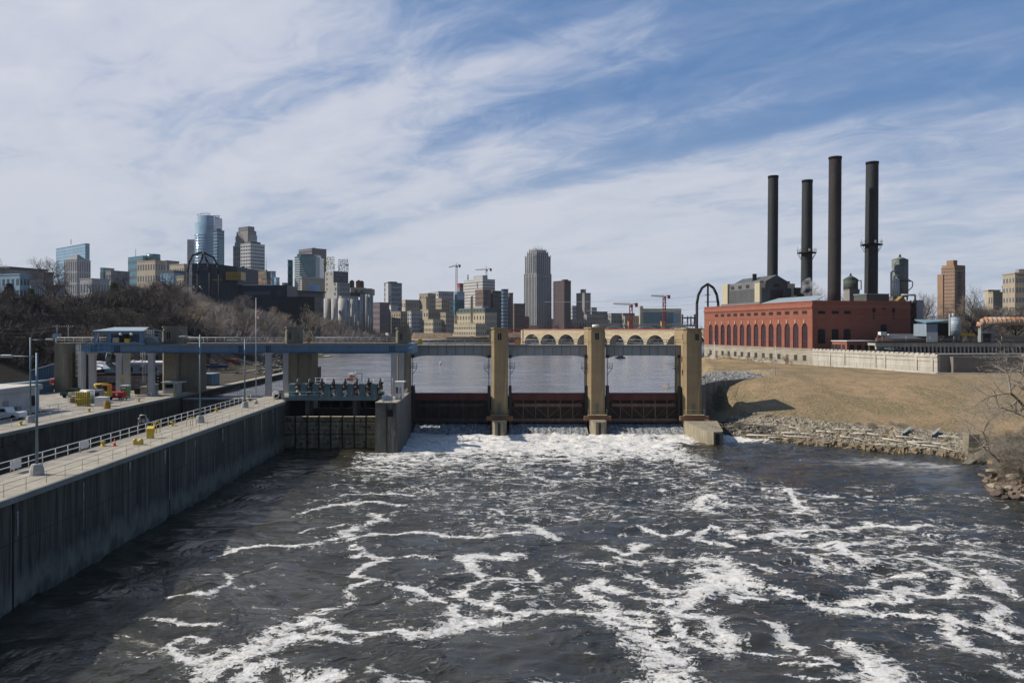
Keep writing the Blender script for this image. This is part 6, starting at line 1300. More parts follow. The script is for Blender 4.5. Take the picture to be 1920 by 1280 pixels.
fbox(MB(), KC, DRv, NR, gm-2.6, gm+2.6, .61, .7, 31.5, wz(543, 300)).build('louvre', mat('louvre_brown', (.05, .035, .033), .8), bh); fbox(MB(), KC, DRv, NR, gm-1.2, gm+1.2, .61, .7, wz(537.5, 300), wz(532, 300)).build('louvre', MATS['louvre_brown'], bh)
for f0 in (.28, .47, .66): fbox(MB(), KC, DLv, NL, l1*f0, l1*f0+3.7, .06, .15, wz(564, 310), wz(546, 310)).build('louvre', MATS['louvre_brown'], bh)
for f0 in (.3, .5, .7): fbox(MB(), KC, DLv, NL, l1*f0, l1*f0+2.6, .06, .15, wz(540, 310), wz(534, 310)).build('small_window', MATS['louvre_brown'], bh)
q = fp(KC, DLv, NL, l1*.35, -3, 0); MB().lathe(q[0], q[1], [(.8, 35), (.8, wz(512, 305)), (.9, wz(512, 305)), (.9, wz(511.5, 305))], 12).build('flue', M_bg, bh)
rr_ = MB()
for s0, s1 in ((0, 5), (l1-6, l1)):
 for z in (.5, 1.1): rr_.tube(fp(KC, DLv, NL, s0, .8, wz(531, 300)+z), fp(KC, DLv, NL, s1, .8, wz(531, 300)+z), .05, 4)
rr_.build('roof_railing', M_galv, bh)
t = empty('boiler_annex', (wx(1500, 305), 305, 30), 'dark teal lower block between the gabled boiler house and the second chimney', 'building')
MB().prism(rect(mathutils.Vector((wx(1490, 302), 302)), DLv, DRv, 0, 12, 0, 6), 30, wz(539, 302)).build('block', mat('dark_teal', (.045, .06, .06), .7), t); MB().prism(rect(mathutils.Vector((wx(1494, 296), 296)), DLv, DRv, 0, 4, 0, 4), 30, wz(553, 296)).build('low_block', M_dark, t)
# chimneys
def chimney(pxb, wb, wt, pxt, pyt, pyb, D, label, plat=None, m=None):
 xb, xt = wx(pxb, D), wx(pxt, D); zb, zt = min(31.0, wz(pyb, D)), wz(pyt, D); s = D/F
 t = empty('smokestack', (xb, D, zb), label, 'chimney', 'four tall dark smokestacks of the power plant'); n = 28
 mb = MB(); vs = []; fs = []; K = 10
 for k in range(K+1):
  q = k/K; r = (wb+(wt-wb)*q)*s/2; x = xb+(xt-xb)*q
  for j in range(n): vs.append((x+r*cos(2*pi*j/n), D+r*sin(2*pi*j/n), zb+(zt-zb)*q))
 for k in range(K):
  for j in range(n): fs.append((k*n+j, k*n+(j+1) % n, (k+1)*n+(j+1) % n, (k+1)*n+j))
 mb.add(vs, fs, True); mb.f.append(tuple(range(n))[::-1]); mb.sm.append(False); mb.build('stack', m, t)
 rt = wt*s/2; MB().lathe(xt, D, [(rt*.84, zt-.05), (rt*1.05, zt-.9), (rt*1.07, zt), (rt*.86, zt+.02)], 28).build('rim', M_black, t)
 ld = MB()
 for k in range(26): z = zb+(zt-zb)*(.35+.6*k/26); q = (z-zb)/(zt-zb); r = (wb+(wt-wb)*q)*s/2; ld.box(xb+(xt-xb)*q-r*.35-.09, D-r*.95, z, xb+(xt-xb)*q-r*.35+.09, D-r*.9, z+.5)
 ld.build('step_irons', M_black, t)
 for f in np.arange(.08, .98, .075):
  r = (wb+(wt-wb)*f)*s/2*1.012; z = zb+(zt-zb)*f; x = xb+(xt-xb)*f; MB().lathe(x, D, [(r, z), (r, z+.12)], 28).build('seam_ring', m, t)
 if plat:
  z = wz(plat, D); q = (z-zb)/(zt-zb); x = xb+(xt-xb)*q; r = (wb+(wt-wb)*q)*s/2; ro = r+1.5
  p = MB().lathe(x, D, [(ro, z), (ro, z+.35)], 24).build('platform', M_black, t); b_ = MB()
  for j in range(8): a = 2*pi*j/8+.2; b_.tube((x+ro*cos(a), D+ro*sin(a), z), (x+r*cos(a), D+r*sin(a), z-2.6), .09, 5)
  b_.build('bracket', M_black, p); rl = MB()
  for j in range(24):
   a, c = 2*pi*j/24, 2*pi*(j+1)/24
   for zz in (.95, 1.5): rl.tube((x+ro*cos(a), D+ro*sin(a), z+zz), (x+ro*cos(c), D+ro*sin(c), z+zz), .045, 4)
   if j % 2 == 0: rl.tube((x+ro*cos(a), D+ro*sin(a), z), (x+ro*cos(a), D+ro*sin(a), z+(1.5 if j % 6 else 2.6)), .05, 4)
  rl.build('platform_railing', M_black, p); MB().box(x-.6, D-ro-.05, z+.6, x+.1, D-ro+.2, z+1.6).build('white_box', M_white, p)
M_stack = mat('stack_grey', (.038, .042, .045), .75, .3, .5, .3); M_stackb = mat('stack_brown', (.045, .040, .040), .8, .35, .5, .3)
chimney(1448, 19.5, 18.5, 1449.8, 330, 530, 322, 'leftmost dark smokestack, rising behind the grey gable', None, M_stack)
chimney(1512, 21, 19, 1513.7, 338, 560, 318, 'shortest-looking second smokestack with a round railed platform, beside the steam', 475, M_stack)
chimney(1564, 23.5, 22.5, 1566, 294.5, 559, 296, 'tallest smokestack with a brownish top and no platform', None, M_stackb)
chimney(1633, 24, 22, 1635.5, 304, 555, 300, 'rightmost smokestack with a high railed platform and white box', 460, M_stack)
# steam
def steam():
 m = bpy.data.materials.new('steam'); m.use_nodes = True; nt = m.node_tree; nt.nodes.clear(); L = nt.links.new
 o = nn(nt, 'ShaderNodeOutputMaterial'); v = nn(nt, 'ShaderNodeVolumePrincipled'); v.inputs['Color'].default_value = (.97, .97, 1, 1)
 tc = nn(nt, 'ShaderNodeTexCoord'); t = nn(nt, 'ShaderNodeTexNoise'); t.inputs['Scale'].default_value = .45; t.inputs['Detail'].default_value = 4; L(tc.outputs['Object'], t.inputs[0])
 d = ramp(nt, t.outputs[0], [(.46, 0.0), (.62, 1.0)]); L(mathn(nt, 'MULTIPLY', d, .38), v.inputs['Density']); L(v.outputs[0], o.inputs['Volume'])
 x = wx(1514, 290); o_ = MB()
 prof = [(.5, wz(562, 290)), (1.8, wz(556, 290)), (2.4, wz(548, 290)), (1.9, wz(540, 290)), (2.4, wz(532, 290)), (1.4, wz(524, 290)), (.3, wz(520, 290))]
 vs = []; fs = []; n = 14; cxs = [1518, 1518, 1516, 1513, 1515, 1517, 1518]
 for (r, z), px in zip(prof, cxs):
  for k in range(n): a = 2*pi*k/n; vs.append((wx(px, 290)+r*1.3*cos(a), 290+r*sin(a), z))
 for j in range(len(prof)-1):
  for k in range(n): fs.append((j*n+k, j*n+(k+1) % n, (j+1)*n+(k+1) % n, (j+1)*n+k))
 fs.append(tuple(range(n))[::-1]); fs.append(tuple(range(6*n, 7*n))); o_.add(vs, fs, True)
 tag(o_.build('steam_plume', m, None, (x, 290, 33)), 'wisp of white steam in front of the second smokestack', 'steam', kind='stuff')
steam()
def tank(px, w, pyt, pyb, D, m, label, dome=1.5, extra=True, name='storage_tank'):
 x = wx(px, D); r = w*D/F/2; zb, zt = wz(pyb, D), wz(pyt, D); t = empty(name, (x, D, zb), label, 'tank')
 MB().lathe(x, D, [(r, zb), (r, zt)], 24).build('shell', m, t); MB().lathe(x, D, [(r*1.03, zt), (r*.25, zt+dome), (r*.15, zt+dome)], 24).build('cone_roof', m, t); MB().lathe(x, D, [(r*.12, zt+dome), (r*.16, zt+dome+.5), (r*.05, zt+dome+1.1)], 10).build('vent', M_dark, t)
 for f in (.3, .6, .85): MB().lathe(x, D, [(r*1.012, zb+(zt-zb)*f), (r*1.012, zb+(zt-zb)*f+.15)], 24).build('ring', m, t)
 return t, x, r, zb, zt
M_tank = mat('tank_green_grey', (.20, .225, .20), .7, .3, .6, .3)
t, x, r, zb, zt = tank(1687.5, 28.5, 487.5, 557, 305, M_tank, 'tall grey-green tank with pipes, right of the smokestacks', 1.1)
for q, px0 in enumerate((1671, 1677)): MB().path([(wx(px0, 300), 300, 30), (wx(px0, 300), 300, wz(511+8*q, 300)), (wx(px0+4, 300), 300, wz(508+8*q, 300)), (wx(px0+8, 303), 303, wz(509+8*q, 303))], .35, 8).build('pipe', M_galv, t)
for px0 in (1681, 1685): MB().tube((wx(px0, 300), 300, 30), (wx(px0, 300), 300, wz(522, 300)), .3, 7).build('pipe', M_galv, t)
MB().lathe(x+.5, 305, [(r+.8, wz(528, 305)), (r+.8, wz(527, 305))], 18).build('platform', M_dark, t); MB().path([(x+r, 305, wz(523, 305)), (x+r+2, 305, wz(529, 305)), (x+r+1.8, 305, wz(538, 305)), (x+r+.2, 305, wz(545, 305))], .18, 5).build('ladder_loop', M_dark, t)
for px0 in (1676, 1683, 1692, 1699): MB().box(wx(px0, 304)-.2, 303, 30, wx(px0, 304)+.2, 303.4, wz(552, 304)).build('leg', M_dark, t)
t, x, r, zb, zt = tank(1595, 26, 524, 545, 312, mat('tank_dark_green', (.075, .095, .085), .7, .3), 'small dark green tank with a conical top between the two right smokestacks', 1.4)
MB().path([(x+r, 312, wz(526, 312)), (x+r+1.4, 312, wz(526, 312)), (x+r+1.4, 312, wz(543, 312))], .2, 6).build('pipe', M_galv, t)
for (a, b_, yt, yb, D, m, lb) in ((1582, 1612, 543, 566, 308, mat('penthouse_grey', (.27, .26, .24), .8), 'grey rooftop penthouse below the small green tank'), (1601, 1667, 551.5, 568, 280, mat('penthouse_green', (.085, .095, .085), .8), 'dark green rooftop box at the foot of the rightmost smokestack'), (1666, 1690, 557, 568, 284, mat('penthouse_grey2', (.17, .17, .15), .8), 'low grey rooftop box below the tall tank')):
 t = empty('rooftop_penthouse', (wx(a, D), D, 31), lb, 'rooftop unit'); K = mathutils.Vector((wx(a+(b_-a)*.36, D), D))
 MB().prism(rect(K, DLv, DRv, 0, s_of(a, K, DLv), 0, s_of(b_, K, DRv)), 30.5, wz(yt, D)).build('walls', m, t); MB().prism(rect(K, DLv, DRv, -.15, s_of(a, K, DLv)+.15, -.15, s_of(b_, K, DRv)+.15), wz(yt, D), wz(yt, D)+.25).build('roof_edge', M_bluel if a == 1601 else m, t)
t = empty('yellow_conveyor', (wx(1690, 283), 283, 31), 'yellow-brown roofed conveyor head on the plant roof', 'machine'); MB().slab([(wx(1678, 281), 281, wz(568, 281)), (wx(1702, 281), 281, wz(568, 281)), (wx(1693, 281), 281, wz(555, 281))], (0, 5, 0)).build('housing', mat('conveyor_yellow', (.30, .22, .07), .8, .4), t); MB().path([(wx(1690, 281), 281, wz(553, 281)), (wx(1716, 281), 281, wz(553, 281)), (wx(1716, 281), 281, wz(575, 281))], .35, 6).build('duct', M_galv, t)
t = empty('stair_tower', (wx(1712, 272), 272, 12), 'dark steel stair tower at the right end of the brick plant', 'stair tower')
for px in (1708, 1717.5):
 for dd in (272, 277): MB().box(wx(px, dd)-.2, dd, 11, wx(px, dd)+.2, dd+.4, wz(563, dd)).build('post', M_dark, t)
for py in (570, 582, 594, 606, 618): MB().box(wx(1707.5, 272), 271.8, wz(py, 272), wx(1718, 272), 277.5, wz(py, 272)+.2).build('landing', M_dark, t); MB().bar((wx(1709, 272), 272, wz(py, 272)), (wx(1717, 272), 272, wz(py-11, 272)), .3, .3).build('stair_flight', M_rustb, t)
MB().box(wx(1708.5, 274), 274, 11, wx(1717, 274), 277, wz(566, 274)).build('core', M_black, t)
t = empty('grey_metal_hall', (wx(1725, 285), 285, 12), 'plain grey metal-clad hall just right of the brick plant', 'building'); MB().box(wx(1718, 285), 285, 11, wx(1732, 285), 296, wz(563.5, 285)).build('walls', mat('hall_grey', (.33, .33, .36), .6, .15, .5, .15), t); MB().box(wx(1717.5, 285), 284.8, wz(563.5, 285), wx(1732.5, 285), 296.2, wz(562.5, 285)).build('roof_edge', M_galv, t)
t = empty('orange_fence_panel', (wx(1725, 262), 262, 13), 'low orange barrier in the yard right of the plant', 'barrier'); MB().box(wx(1717, 262), 262, wz(627, 262), wx(1736, 262), 262.3, wz(621.5, 262)).build('panel', mat('barrier_orange', (.6, .28, .05), .7, .3), t); MB().box(wx(1723, 262), 261.9, wz(628, 262), wx(1724, 262), 262, wz(621, 262)).build('post', M_dark, t)
# pale retaining wall continuing the facade line
pw = empty('pale_retaining_wall', (105, 235, 9), 'pale panelled concrete retaining wall with a notched parapet, right of the brick plant', 'wall')
M_pale = mat('pale_wall_concrete', (.50, .47, .41), .9, .25, .8, .22, .1); WD = -DLv; LWL = 56.2
zt0 = 15.55
fbox(MB(), C0, WD, NL, .02, LWL, -.8, 0, 8, zt0).build('wall_body', M_pale, pw)
fbox(MB(), C0, WD, NL, .02, LWL, .001, .18, zt0-.75, zt0-.35).build('string_course', M_pale, pw)
me_ = MB()
for k in range(28): fbox(me_, C0, WD, NL, .3+k*2.0, 1.5+k*2.0, -.7, .15, zt0-.34, zt0+.25)
me_.build('notched_parapet', M_pale, pw)
for f in (.17, .30, .56, .635, .86, .965):
 s0 = LWL*f; fbox(MB(), C0, WD, NL, s0-.45, s0+.45, .001, .14, 9.9, zt0-.8).build('pilaster', M_pale, pw)
 for q in (-.62, .5): fbox(MB(), C0, WD, NL, s0+q, s0+q+.1, .001, .03, 10.8, zt0-1.6).build('groove', M_black, pw)
fbox(MB(), C0, WD, NL, .02, LWL, .001, .03, 13.6, 13.68).build('groove', M_dark, pw)
CE = mathutils.Vector((C0[0]+WD[0]*LWL, C0[1]+WD[1]*LWL))
fbox(MB(), CE, DRv, NR, .01, 26, -.8, 0, 8, zt0).build('return_wall', mat('return_concrete', (.25, .24, .22), .9, .3, 1, .4), pw)
fbox(MB(), CE, DRv, NR, 5, 26, .001, .4, 9, 11.2).build('white_patch', mat('patch_white', (.4, .4, .4), .9, .4), pw)
fbox(MB(), C0, WD, NL, 14, LWL+2, .8, 1.6, 9.6, 11.0).build('kerb_wall', mat('kerb_pale', (.55, .52, .46), .9, .2), pw)
kq = mathutils.Vector((C0[0]+WD[0]*(LWL+2)+NL[0]*1.6, C0[1]+WD[1]*(LWL+2)+NL[1]*1.6)); fbox(MB(), kq, mathutils.Vector((.9, -.1)), NR, 0, 13, -.8, 0, 9.3, 10.9).build('kerb_wall', MATS['kerb_pale'], pw)
# trestle with V legs
tr = empty('concrete_trestle', (wx(1780, 226), 226, 15), 'long grey elevated walkway on a row of slanting concrete legs behind the pale wall', 'trestle')
D = 240; x0, x1 = wx(1641, D), wx(1935, D); zd1, zd0 = wz(641.5, D), wz(647.5, D)
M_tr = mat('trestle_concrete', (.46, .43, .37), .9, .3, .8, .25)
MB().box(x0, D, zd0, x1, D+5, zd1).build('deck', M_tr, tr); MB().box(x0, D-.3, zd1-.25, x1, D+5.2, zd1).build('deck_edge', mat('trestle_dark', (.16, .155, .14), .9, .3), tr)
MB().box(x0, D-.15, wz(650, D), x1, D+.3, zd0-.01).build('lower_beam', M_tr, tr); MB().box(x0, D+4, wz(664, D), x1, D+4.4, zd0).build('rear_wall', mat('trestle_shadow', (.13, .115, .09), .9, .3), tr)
for k in range(37):
 x = x0+.6+k*1.2; MB().slab([(x-.15, D+.3, wz(650, D)), (x+.3, D+.3, wz(650, D)), (x+.12, D-.2, wz(664, D)), (x-.12, D-.2, wz(664, D))], (0, .9, 0)).build('leg', M_pale, tr)
MB().box(x0, D-.9, wz(668, D), x1, D+1.5, wz(664, D)).build('footing_beam', M_tr, tr)
for k in range(6): xx = x0+2+k*7.2; MB().tube((xx, D-.2, zd1), (xx, D-.2, zd1+1.8), .05, 4).build('rail_post', M_galv, tr)
for z in (.6, 1.1): MB().tube((x0, D-.2, zd1+z), (x1, D-.2, zd1+z), .025, 4).build('wire_rail', M_galv, tr)
for px, w_, m, lb, nm in ((1655, 4.6, M_black, 'black car parked under the left end of the trestle', 'parked_car'), (1668, 4.8, M_white, 'white car parked beside the black one under the trestle', 'parked_car'), (1684, 4.6, mat('slate_car', (.05, .06, .08), .3), 'slate blue car parked right of the white one', 'parked_car')):
 D2 = 236.5; x = wx(px, D2); z = 15.0; t = empty(nm, (x, D2, z), lb, 'car'); L_ = w_
 MB().slab([(x+a*L_, D2, z+b_) for a, b_ in ((-.5, .35), (-.5, .85), (-.3, .95), (-.2, 1.45), (.2, 1.45), (.32, .95), (.5, .85), (.5, .35))], (0, 1.8, 0)).build('body', m, t)
 MB().slab([(x-.26*L_, D2-.01, z+.98), (x-.18*L_, D2-.01, z+1.36), (x+.18*L_, D2-.01, z+1.36), (x+.27*L_, D2-.01, z+.98)], (0, 1.82, 0)).build('windows', M_glass, t)
 for a in (-.32, .32): MB().tube((x+a*L_, D2-.03, z+.33), (x+a*L_, D2+.2, z+.33), .33, 12).build('wheel', M_black, t)
tp = MB().prism([(103, 259), (115, 207.5), (200, 215), (200, 300), (130, 300)], 9, 14.95); tag(tp.build('upper_terrace', mat('terrace_gravel', (.22, .20, .18), .95, .3)), kind='structure')
# sheds, blue tank, pipe
D = 250; t = empty('blue_open_shed', (wx(1757, D), D, 13), 'pale blue metal shed with an open dark bay, behind the trestle', 'shed')
bx3(t, 'walls', mat('shed_blue', (.25, .31, .37), .6, .15, .6, .2), 1737, 1758, D, 630, 607, 8); bx3(t, 'open_bay', M_black, 1758, 1779, D+.5, 629, 605, 7.4); MB().box(wx(1737, D)-.02, D-.05, 12, wx(1758, D)+.02, D-.001, wz(623, D)).build('plinth', M_white, t)
MB().slab([(wx(1734, D), D-.7, wz(606.5, D)), (wx(1758, D), D-.7, wz(604.5, D)), (wx(1782, D), D-.7, wz(601.5, D)), (wx(1782, D), D+9, wz(600, D)), (wx(1742, D), D+9, wz(600, D))], (0, 0, .35)).build('roof', mat('shed_roof', (.16, .26, .30), .6, .2), t)
t, x, r, zb, zt = tank(1790.5, 18.5, 595, 629, 246, mat('pale_blue_tank', (.33, .40, .46), .5, .2, .6, .2), 'pale blue cylindrical silo with a railing, beside the blue shed', .3, name='blue_silo')
MB().box(x-r-.25, 245.7, zb, x-r+.3, 246.3, zt+1.2).build('ladder', M_galv, t); MB().lathe(x-r*.4, 246, [(.6, zt), (.6, zt+1.2)], 8).build('top_cage', M_galv, t)
D = 245.2; t = empty('yellow_skip', (wx(1812, D), D, 14), 'bright yellow open-topped skip standing in the dirt right of the blue silo', 'skip')
MB().prism([(wx(1799, D), D), (wx(1826, D), D), (wx(1826, D), D+2.2), (wx(1799, D), D+2.2)], wz(630, D), wz(625, D), [(wx(1797.5, D), D-.2), (wx(1827, D), D-.2), (wx(1827, D), D+2.4), (wx(1797.5, D), D+2.4)]).build('body', mat('skip_yellow', (.75, .52, .05), .6, .15), t)
for k in range(5): x = wx(1802+5.3*k, D); MB().box(x-.08, D-.3, wz(630, D), x+.08, D-.02, wz(625.3, D)).build('rib', M_yel, t)
D = 240
xs_ = np.arange(wx(1722, D), wx(1850, D), .5); ys_ = np.arange(D+5.5, D+16, .5)
o, _, _, _ = grid_mesh('dirt_mound', xs_, ys_, lambda X, Y: 13.5+5.6*np.exp(-((Y-D-10)/3.2)**2)*(.5+.5*fbm(X/3.2, Y/3, 3, 91))*sstep(0, 4, X-xs_[0])*sstep(0, 4, xs_[-1]-X), mat('dark_dirt', (.09, .075, .06), .95, .4, 2, bump=.4)); tag(o, 'dark mounds of coal and dirt between the trestle and the blue shed', 'dirt', kind='stuff')
D = 250; t = empty('rusty_pipe', (wx(1880, D), D, wz(600, D)), 'huge ribbed beige pipe with orange rust patches, at the right edge above the trestle', 'pipe')
zc = wz(602, D); rp = 7.4*D/F; M_pipe = mat('rusty_pipe_paint', (.46, .33, .24), .8, .2, .7, 0, .1, spots=(.42, .14, .05), sscale=(.6, 1, 1))
MB().tube((wx(1846, D), D, zc), (wx(1960, D), D, zc), rp, 22).build('pipe_body', M_pipe, t)
MB().path([(wx(1847, D), D, zc), (wx(1842, D), D+.6, zc-.5), (wx(1840.5, D), D+1.0, zc-1.8)], rp*.9, 18).build('pipe_end', M_pipe, t)
for k in range(13): x = wx(1847+8.5*k, D); MB().tube((x, D, zc), (x+.28, D, zc), rp*1.08, 22).build('rib', M_pipe, t)
t = empty('pipe_support', (wx(1851, D), D, 15), 'grey steel and concrete support frame under the end of the rusty pipe', 'support')
for px, w_ in ((1840, .35), (1860, .3)): MB().box(wx(px, D)-w_, D-.3, 13.5, wx(px, D)+w_, D+1.2, wz(608, D)).build('post', M_grey, t)
MB().box(wx(1838, D), D-.5, wz(625, D), wx(1862, D), D+1, wz(622, D)).build('crossbeam', M_grey, t); MB().box(wx(1842, D), D+.4, 13.5, wx(1862, D), D+2.5, wz(625, D)).build('block', M_dark, t)
MB().bar((wx(1842, D), D-.3, wz(609, D)), (wx(1858, D), D-.3, wz(622, D)), .15, .15).build('brace', M_grey, t)
t = empty('long_low_wall', (wx(1890, 252), 252, 14), 'long low tan wall behind the pipe support at the right edge', 'wall'); MB().box(wx(1863, 252), 252, 13, wx(1990, 252), 253, wz(631, 252)).build('wall_body', mat('tan_wall', (.27, .235, .18), .9, .3), t); MB().box(wx(1862, 252), 251.8, wz(631, 252), wx(1990, 252), 253.2, wz(630, 252)).build('coping', M_conc, t)

# ---------------------------------------------------------------- right shore: riprap, driftwood, boulders
def shore_pt(rr, q0, q1, w0, w1):
 k = rr.uniform(q0, q1); i = int(k); f = k-i; a, b_ = SHORE[i], SHORE[min(i+1, len(SHORE)-1)]
 x = a[0]+(b_[0]-a[0])*f; y = a[1]+(b_[1]-a[1])*f; dx, dy = b_[0]-a[0], b_[1]-a[1]; l = math.hypot(dx, dy)
 nx, ny = dy/l, -dx/l
 w = rr.uniform(w0, w1); return x+nx*w, y+ny*w
rubble('shore_riprap', 6500, lambda rr: shore_pt(rr, 8, 13, -.4, 9.5), .10, .33, mat('pale_rock', (.42, .38, .30), .95, .45, 1.5, bump=.4, col2=(.17, .15, .12)), 'grey and tan riprap covering the shore below the grass slope', 'riprap', 21, .6)
rubble('waterline_riprap', 1100, lambda rr: shore_pt(rr, 8, 12, -.9, 1.6), .25, .55, M_rockb, 'ochre brown stones right at the waterline of the far shore', 'riprap', 22, .7)
rubble('pier_riprap', 700, lambda rr: shore_pt(rr, 11.6, 13.2, -1.5, 5), .2, .5, mat('wet_rock', (.10, .09, .075), .7, .4, 2, bump=.3), 'dark wet riprap beside the right apron', 'riprap', 23, .7)
rr = random.Random(5)
def onG(px, py):
 z = 1.5
 for _ in range(30): x, d = G(px, py, z); z = z*.6+.4*max(gz(x, d), 0)
 return x, d, z
def driftlog(px0, py0, px1, py1, r, lb):
 a, b_ = onG(px0, py0), onG(px1, py1); za, zb_ = a[2]+.45, b_[2]+.45
 za = max(za, .5); zb_ = max(zb_, .5)
 t = empty('driftwood_log', (a[0], a[1], za), lb, 'log', 'bleached driftwood on the riprap')
 mx, my, mz = (a[0]+b_[0])/2+rr.uniform(-.4, .4), (a[1]+b_[1])/2+rr.uniform(-.3, .3), (za+zb_)/2+.15
 m_ = MB(); m_.tube((a[0], a[1], za), (mx, my, mz), r, 7, r*.85); m_.tube((mx, my, mz), (b_[0], b_[1], zb_), r*.85, 7, r*.45); m_.build('trunk', mat('driftwood', (.55, .51, .44), .9, .25, 3), t)
 if r > .12: MB().tube((mx, my, mz), (mx+rr.uniform(-1, 1), my+rr.uniform(-.8, .8), mz+rr.uniform(.4, .9)), r*.5, 5, .03).build('branch', MATS['driftwood'], t)
for args in ((1400, 818, 1540, 826, .16, 'long brown log lying just above the waterline right of the apron'), (1465, 815, 1530, 819, .14, 'pale log on the riprap left of centre'), (1480, 804, 1500, 812, .12, 'short tilted pale stick on the left riprap'), (1530, 812, 1570, 816, .16, 'thick bleached log near the middle of the riprap'), (1565, 808, 1640, 812, .11, 'thin pale pole on the upper riprap'),
 (1575, 822, 1625, 832, .12, 'pale log sloping towards the water'), (1600, 816, 1660, 821, .17, 'thick pale log below the left steel beam'), (1655, 826, 1760, 848, .16, 'long pale log slanting down to the waterline'), (1680, 822, 1740, 829, .12, 'pale log right of the slanting one'), (1700, 832, 1790, 840, .14, 'long bleached log near the stone pillar'), (1730, 838, 1800, 852, .13, 'bleached log in front of the stone pillar'),
 (1640, 834, 1700, 838, .10, 'thin stick lying across the middle rocks'), (1760, 822, 1812, 826, .12, 'pale pole left of the stone pillar'), (1690, 818, 1720, 806, .13, 'upright leaning log between the steel beams'), (1440, 822, 1490, 830, .10, 'thin branch at the left waterline')):
 driftlog(*args)
for px, py, lb in ((1690, 812, 'left one of two grey steel troughs tipped on the riprap'), (1745, 815, 'right one of two grey steel troughs tipped on the riprap')):
 x, d, z = onG(px, py+9); z += .2; t = empty('steel_trough', (x, d, z), lb, 'steel beam', 'steel troughs on the riprap'); v = (2.2, 1.6, .9)
 MB().slab([(x, d, z), (x+.2, d+.1, z+.75), (x+.2+v[0], d+.1+v[1], z+.75+v[2]), (x+v[0], d+v[1], z+v[2])], (.06, -.06, 0)).build('web', M_grey, t)
 for dz in (0, .75): MB().slab([(x, d, z+dz), (x+v[0], d+v[1], z+dz+v[2]), (x+v[0]+.45, d+v[1]-.35, z+dz+v[2]), (x+.45, d-.35, z+dz)], (0, 0, .07)).build('flange', M_grey, t)
dw = MB()
for _ in range(110):
 x, y = shore_pt(rr, 8.1, 12.6, .8, 6.5); L_ = rr.uniform(.8, 3.2); a = rr.gauss(0, .35); z = gz(x, y)+rr.uniform(.25, .5); dw.tube((x, y, z), (x+L_*cos(a), y+L_*sin(a)*.6-L_*.25, z+rr.uniform(-.2, .25)), rr.uniform(.04, .09), 4, .02)
tag(dw.build('driftwood_sticks', MATS['driftwood']), 'loose pale driftwood sticks strewn between the logs on the riprap', 'driftwood', kind='stuff')
x, d = G(1831, 850, .9); t = empty('stone_pillar', (x, d, .5), 'squat weathered stone masonry pillar at the river edge', 'pillar')
x0, x1 = wx(1815, d), wx(1842, d)
for k in range(8):
 z0 = .3+k*.48; ins = .05*k+rr.uniform(0, .06); MB().prism([(x0+ins, d+ins), (x1-ins+.1, d+ins), (x1-ins+.25, d+2.6-ins), (x0+ins+.1, d+2.6-ins)], z0, z0+.46).build('stone_course', mat('pillar_stone', (.30, .27, .20), .95, .4, 1.5, 0, .4), t)
a = G(1803, 873, .1); b_ = G(1855, 843, 1.6); t = empty('concrete_slab_ramp', (a[0], a[1], 0), 'tilted concrete slab edge running down into the water beside the stone pillar', 'slab')
MB().slab([(a[0], a[1], .15), (a[0]+1.2, a[1]-.1, .05), (b_[0]+1.2, b_[1]-.2, 2.0), (b_[0], b_[1], 2.1)], (0, 0, .35)).build('slab', mat('slab_concrete', (.27, .25, .19), .9, .4, 1.5), t); MB().slab([(a[0]+.2, a[1]+.05, -.5), (b_[0]+.2, b_[1]+.05, -.5), (b_[0]+.2, b_[1]+.05, 2.1), (a[0]+.2, a[1]+.05, .1)], (.15, .1, 0)).build('side_face', M_concd, t)
x, d = G(1853, 850, 1.0); t = empty('round_pipe_end', (x, d, 1.5), 'pale round concrete pipe end beside the stone pillar', 'pipe'); MB().tube((x, d, 2.0), (x+.5, d+1.5, 2.0), .75, 16).build('pipe_body', M_conc, t); MB().tube((x-.01, d-.03, 2.0), (x, d, 2.0), .5, 14).build('bore', M_black, t)
# big angular boulders, each a thing of its own
def boulder(px, py, w, h, k, m, lb):
 x, d = G(px, py, 0.5); r_ = random.Random(k*7+1); z = max(gz(x, d), 0); n = 9
 import bmesh
 bm = bmesh.new(); bmesh.ops.create_icosphere(bm, subdivisions=2, radius=1)
 planes = [mathutils.Vector((r_.uniform(-1, 1), r_.uniform(-1, 1), r_.uniform(-.6, 1))).normalized() for _ in range(9)]
 for v in bm.verts:
  for p in planes:
   dd = v.co.dot(p)
   if dd > .62: v.co -= p*(dd-.62)
 tilt = mathutils.Euler((r_.uniform(-.25, .25), r_.uniform(-.2, .2), r_.random()*6)).to_matrix()
 for v in bm.verts: v.co = tilt @ mathutils.Vector((v.co.x*w*1.5, v.co.y*w*.9, v.co.z*h*.95))
 me = bpy.data.meshes.new('boulder'); bm.to_mesh(me); bm.free(); me.materials.append(m); o = link('boulder', me); o.location = (x, d, z+h*.25)
 tag(o, lb, 'boulder', 'angular boulders on the near right bank')
M_bt = mat('tan_boulder', (.34, .30, .23), .95, .35, 1.5, 0, .4); M_br = mat('reddish_boulder', (.20, .155, .12), .95, .35, 1.5, 0, .4); M_bd = mat('dark_boulder', (.13, .10, .085), .9, .35, 1.5, 0, .4)
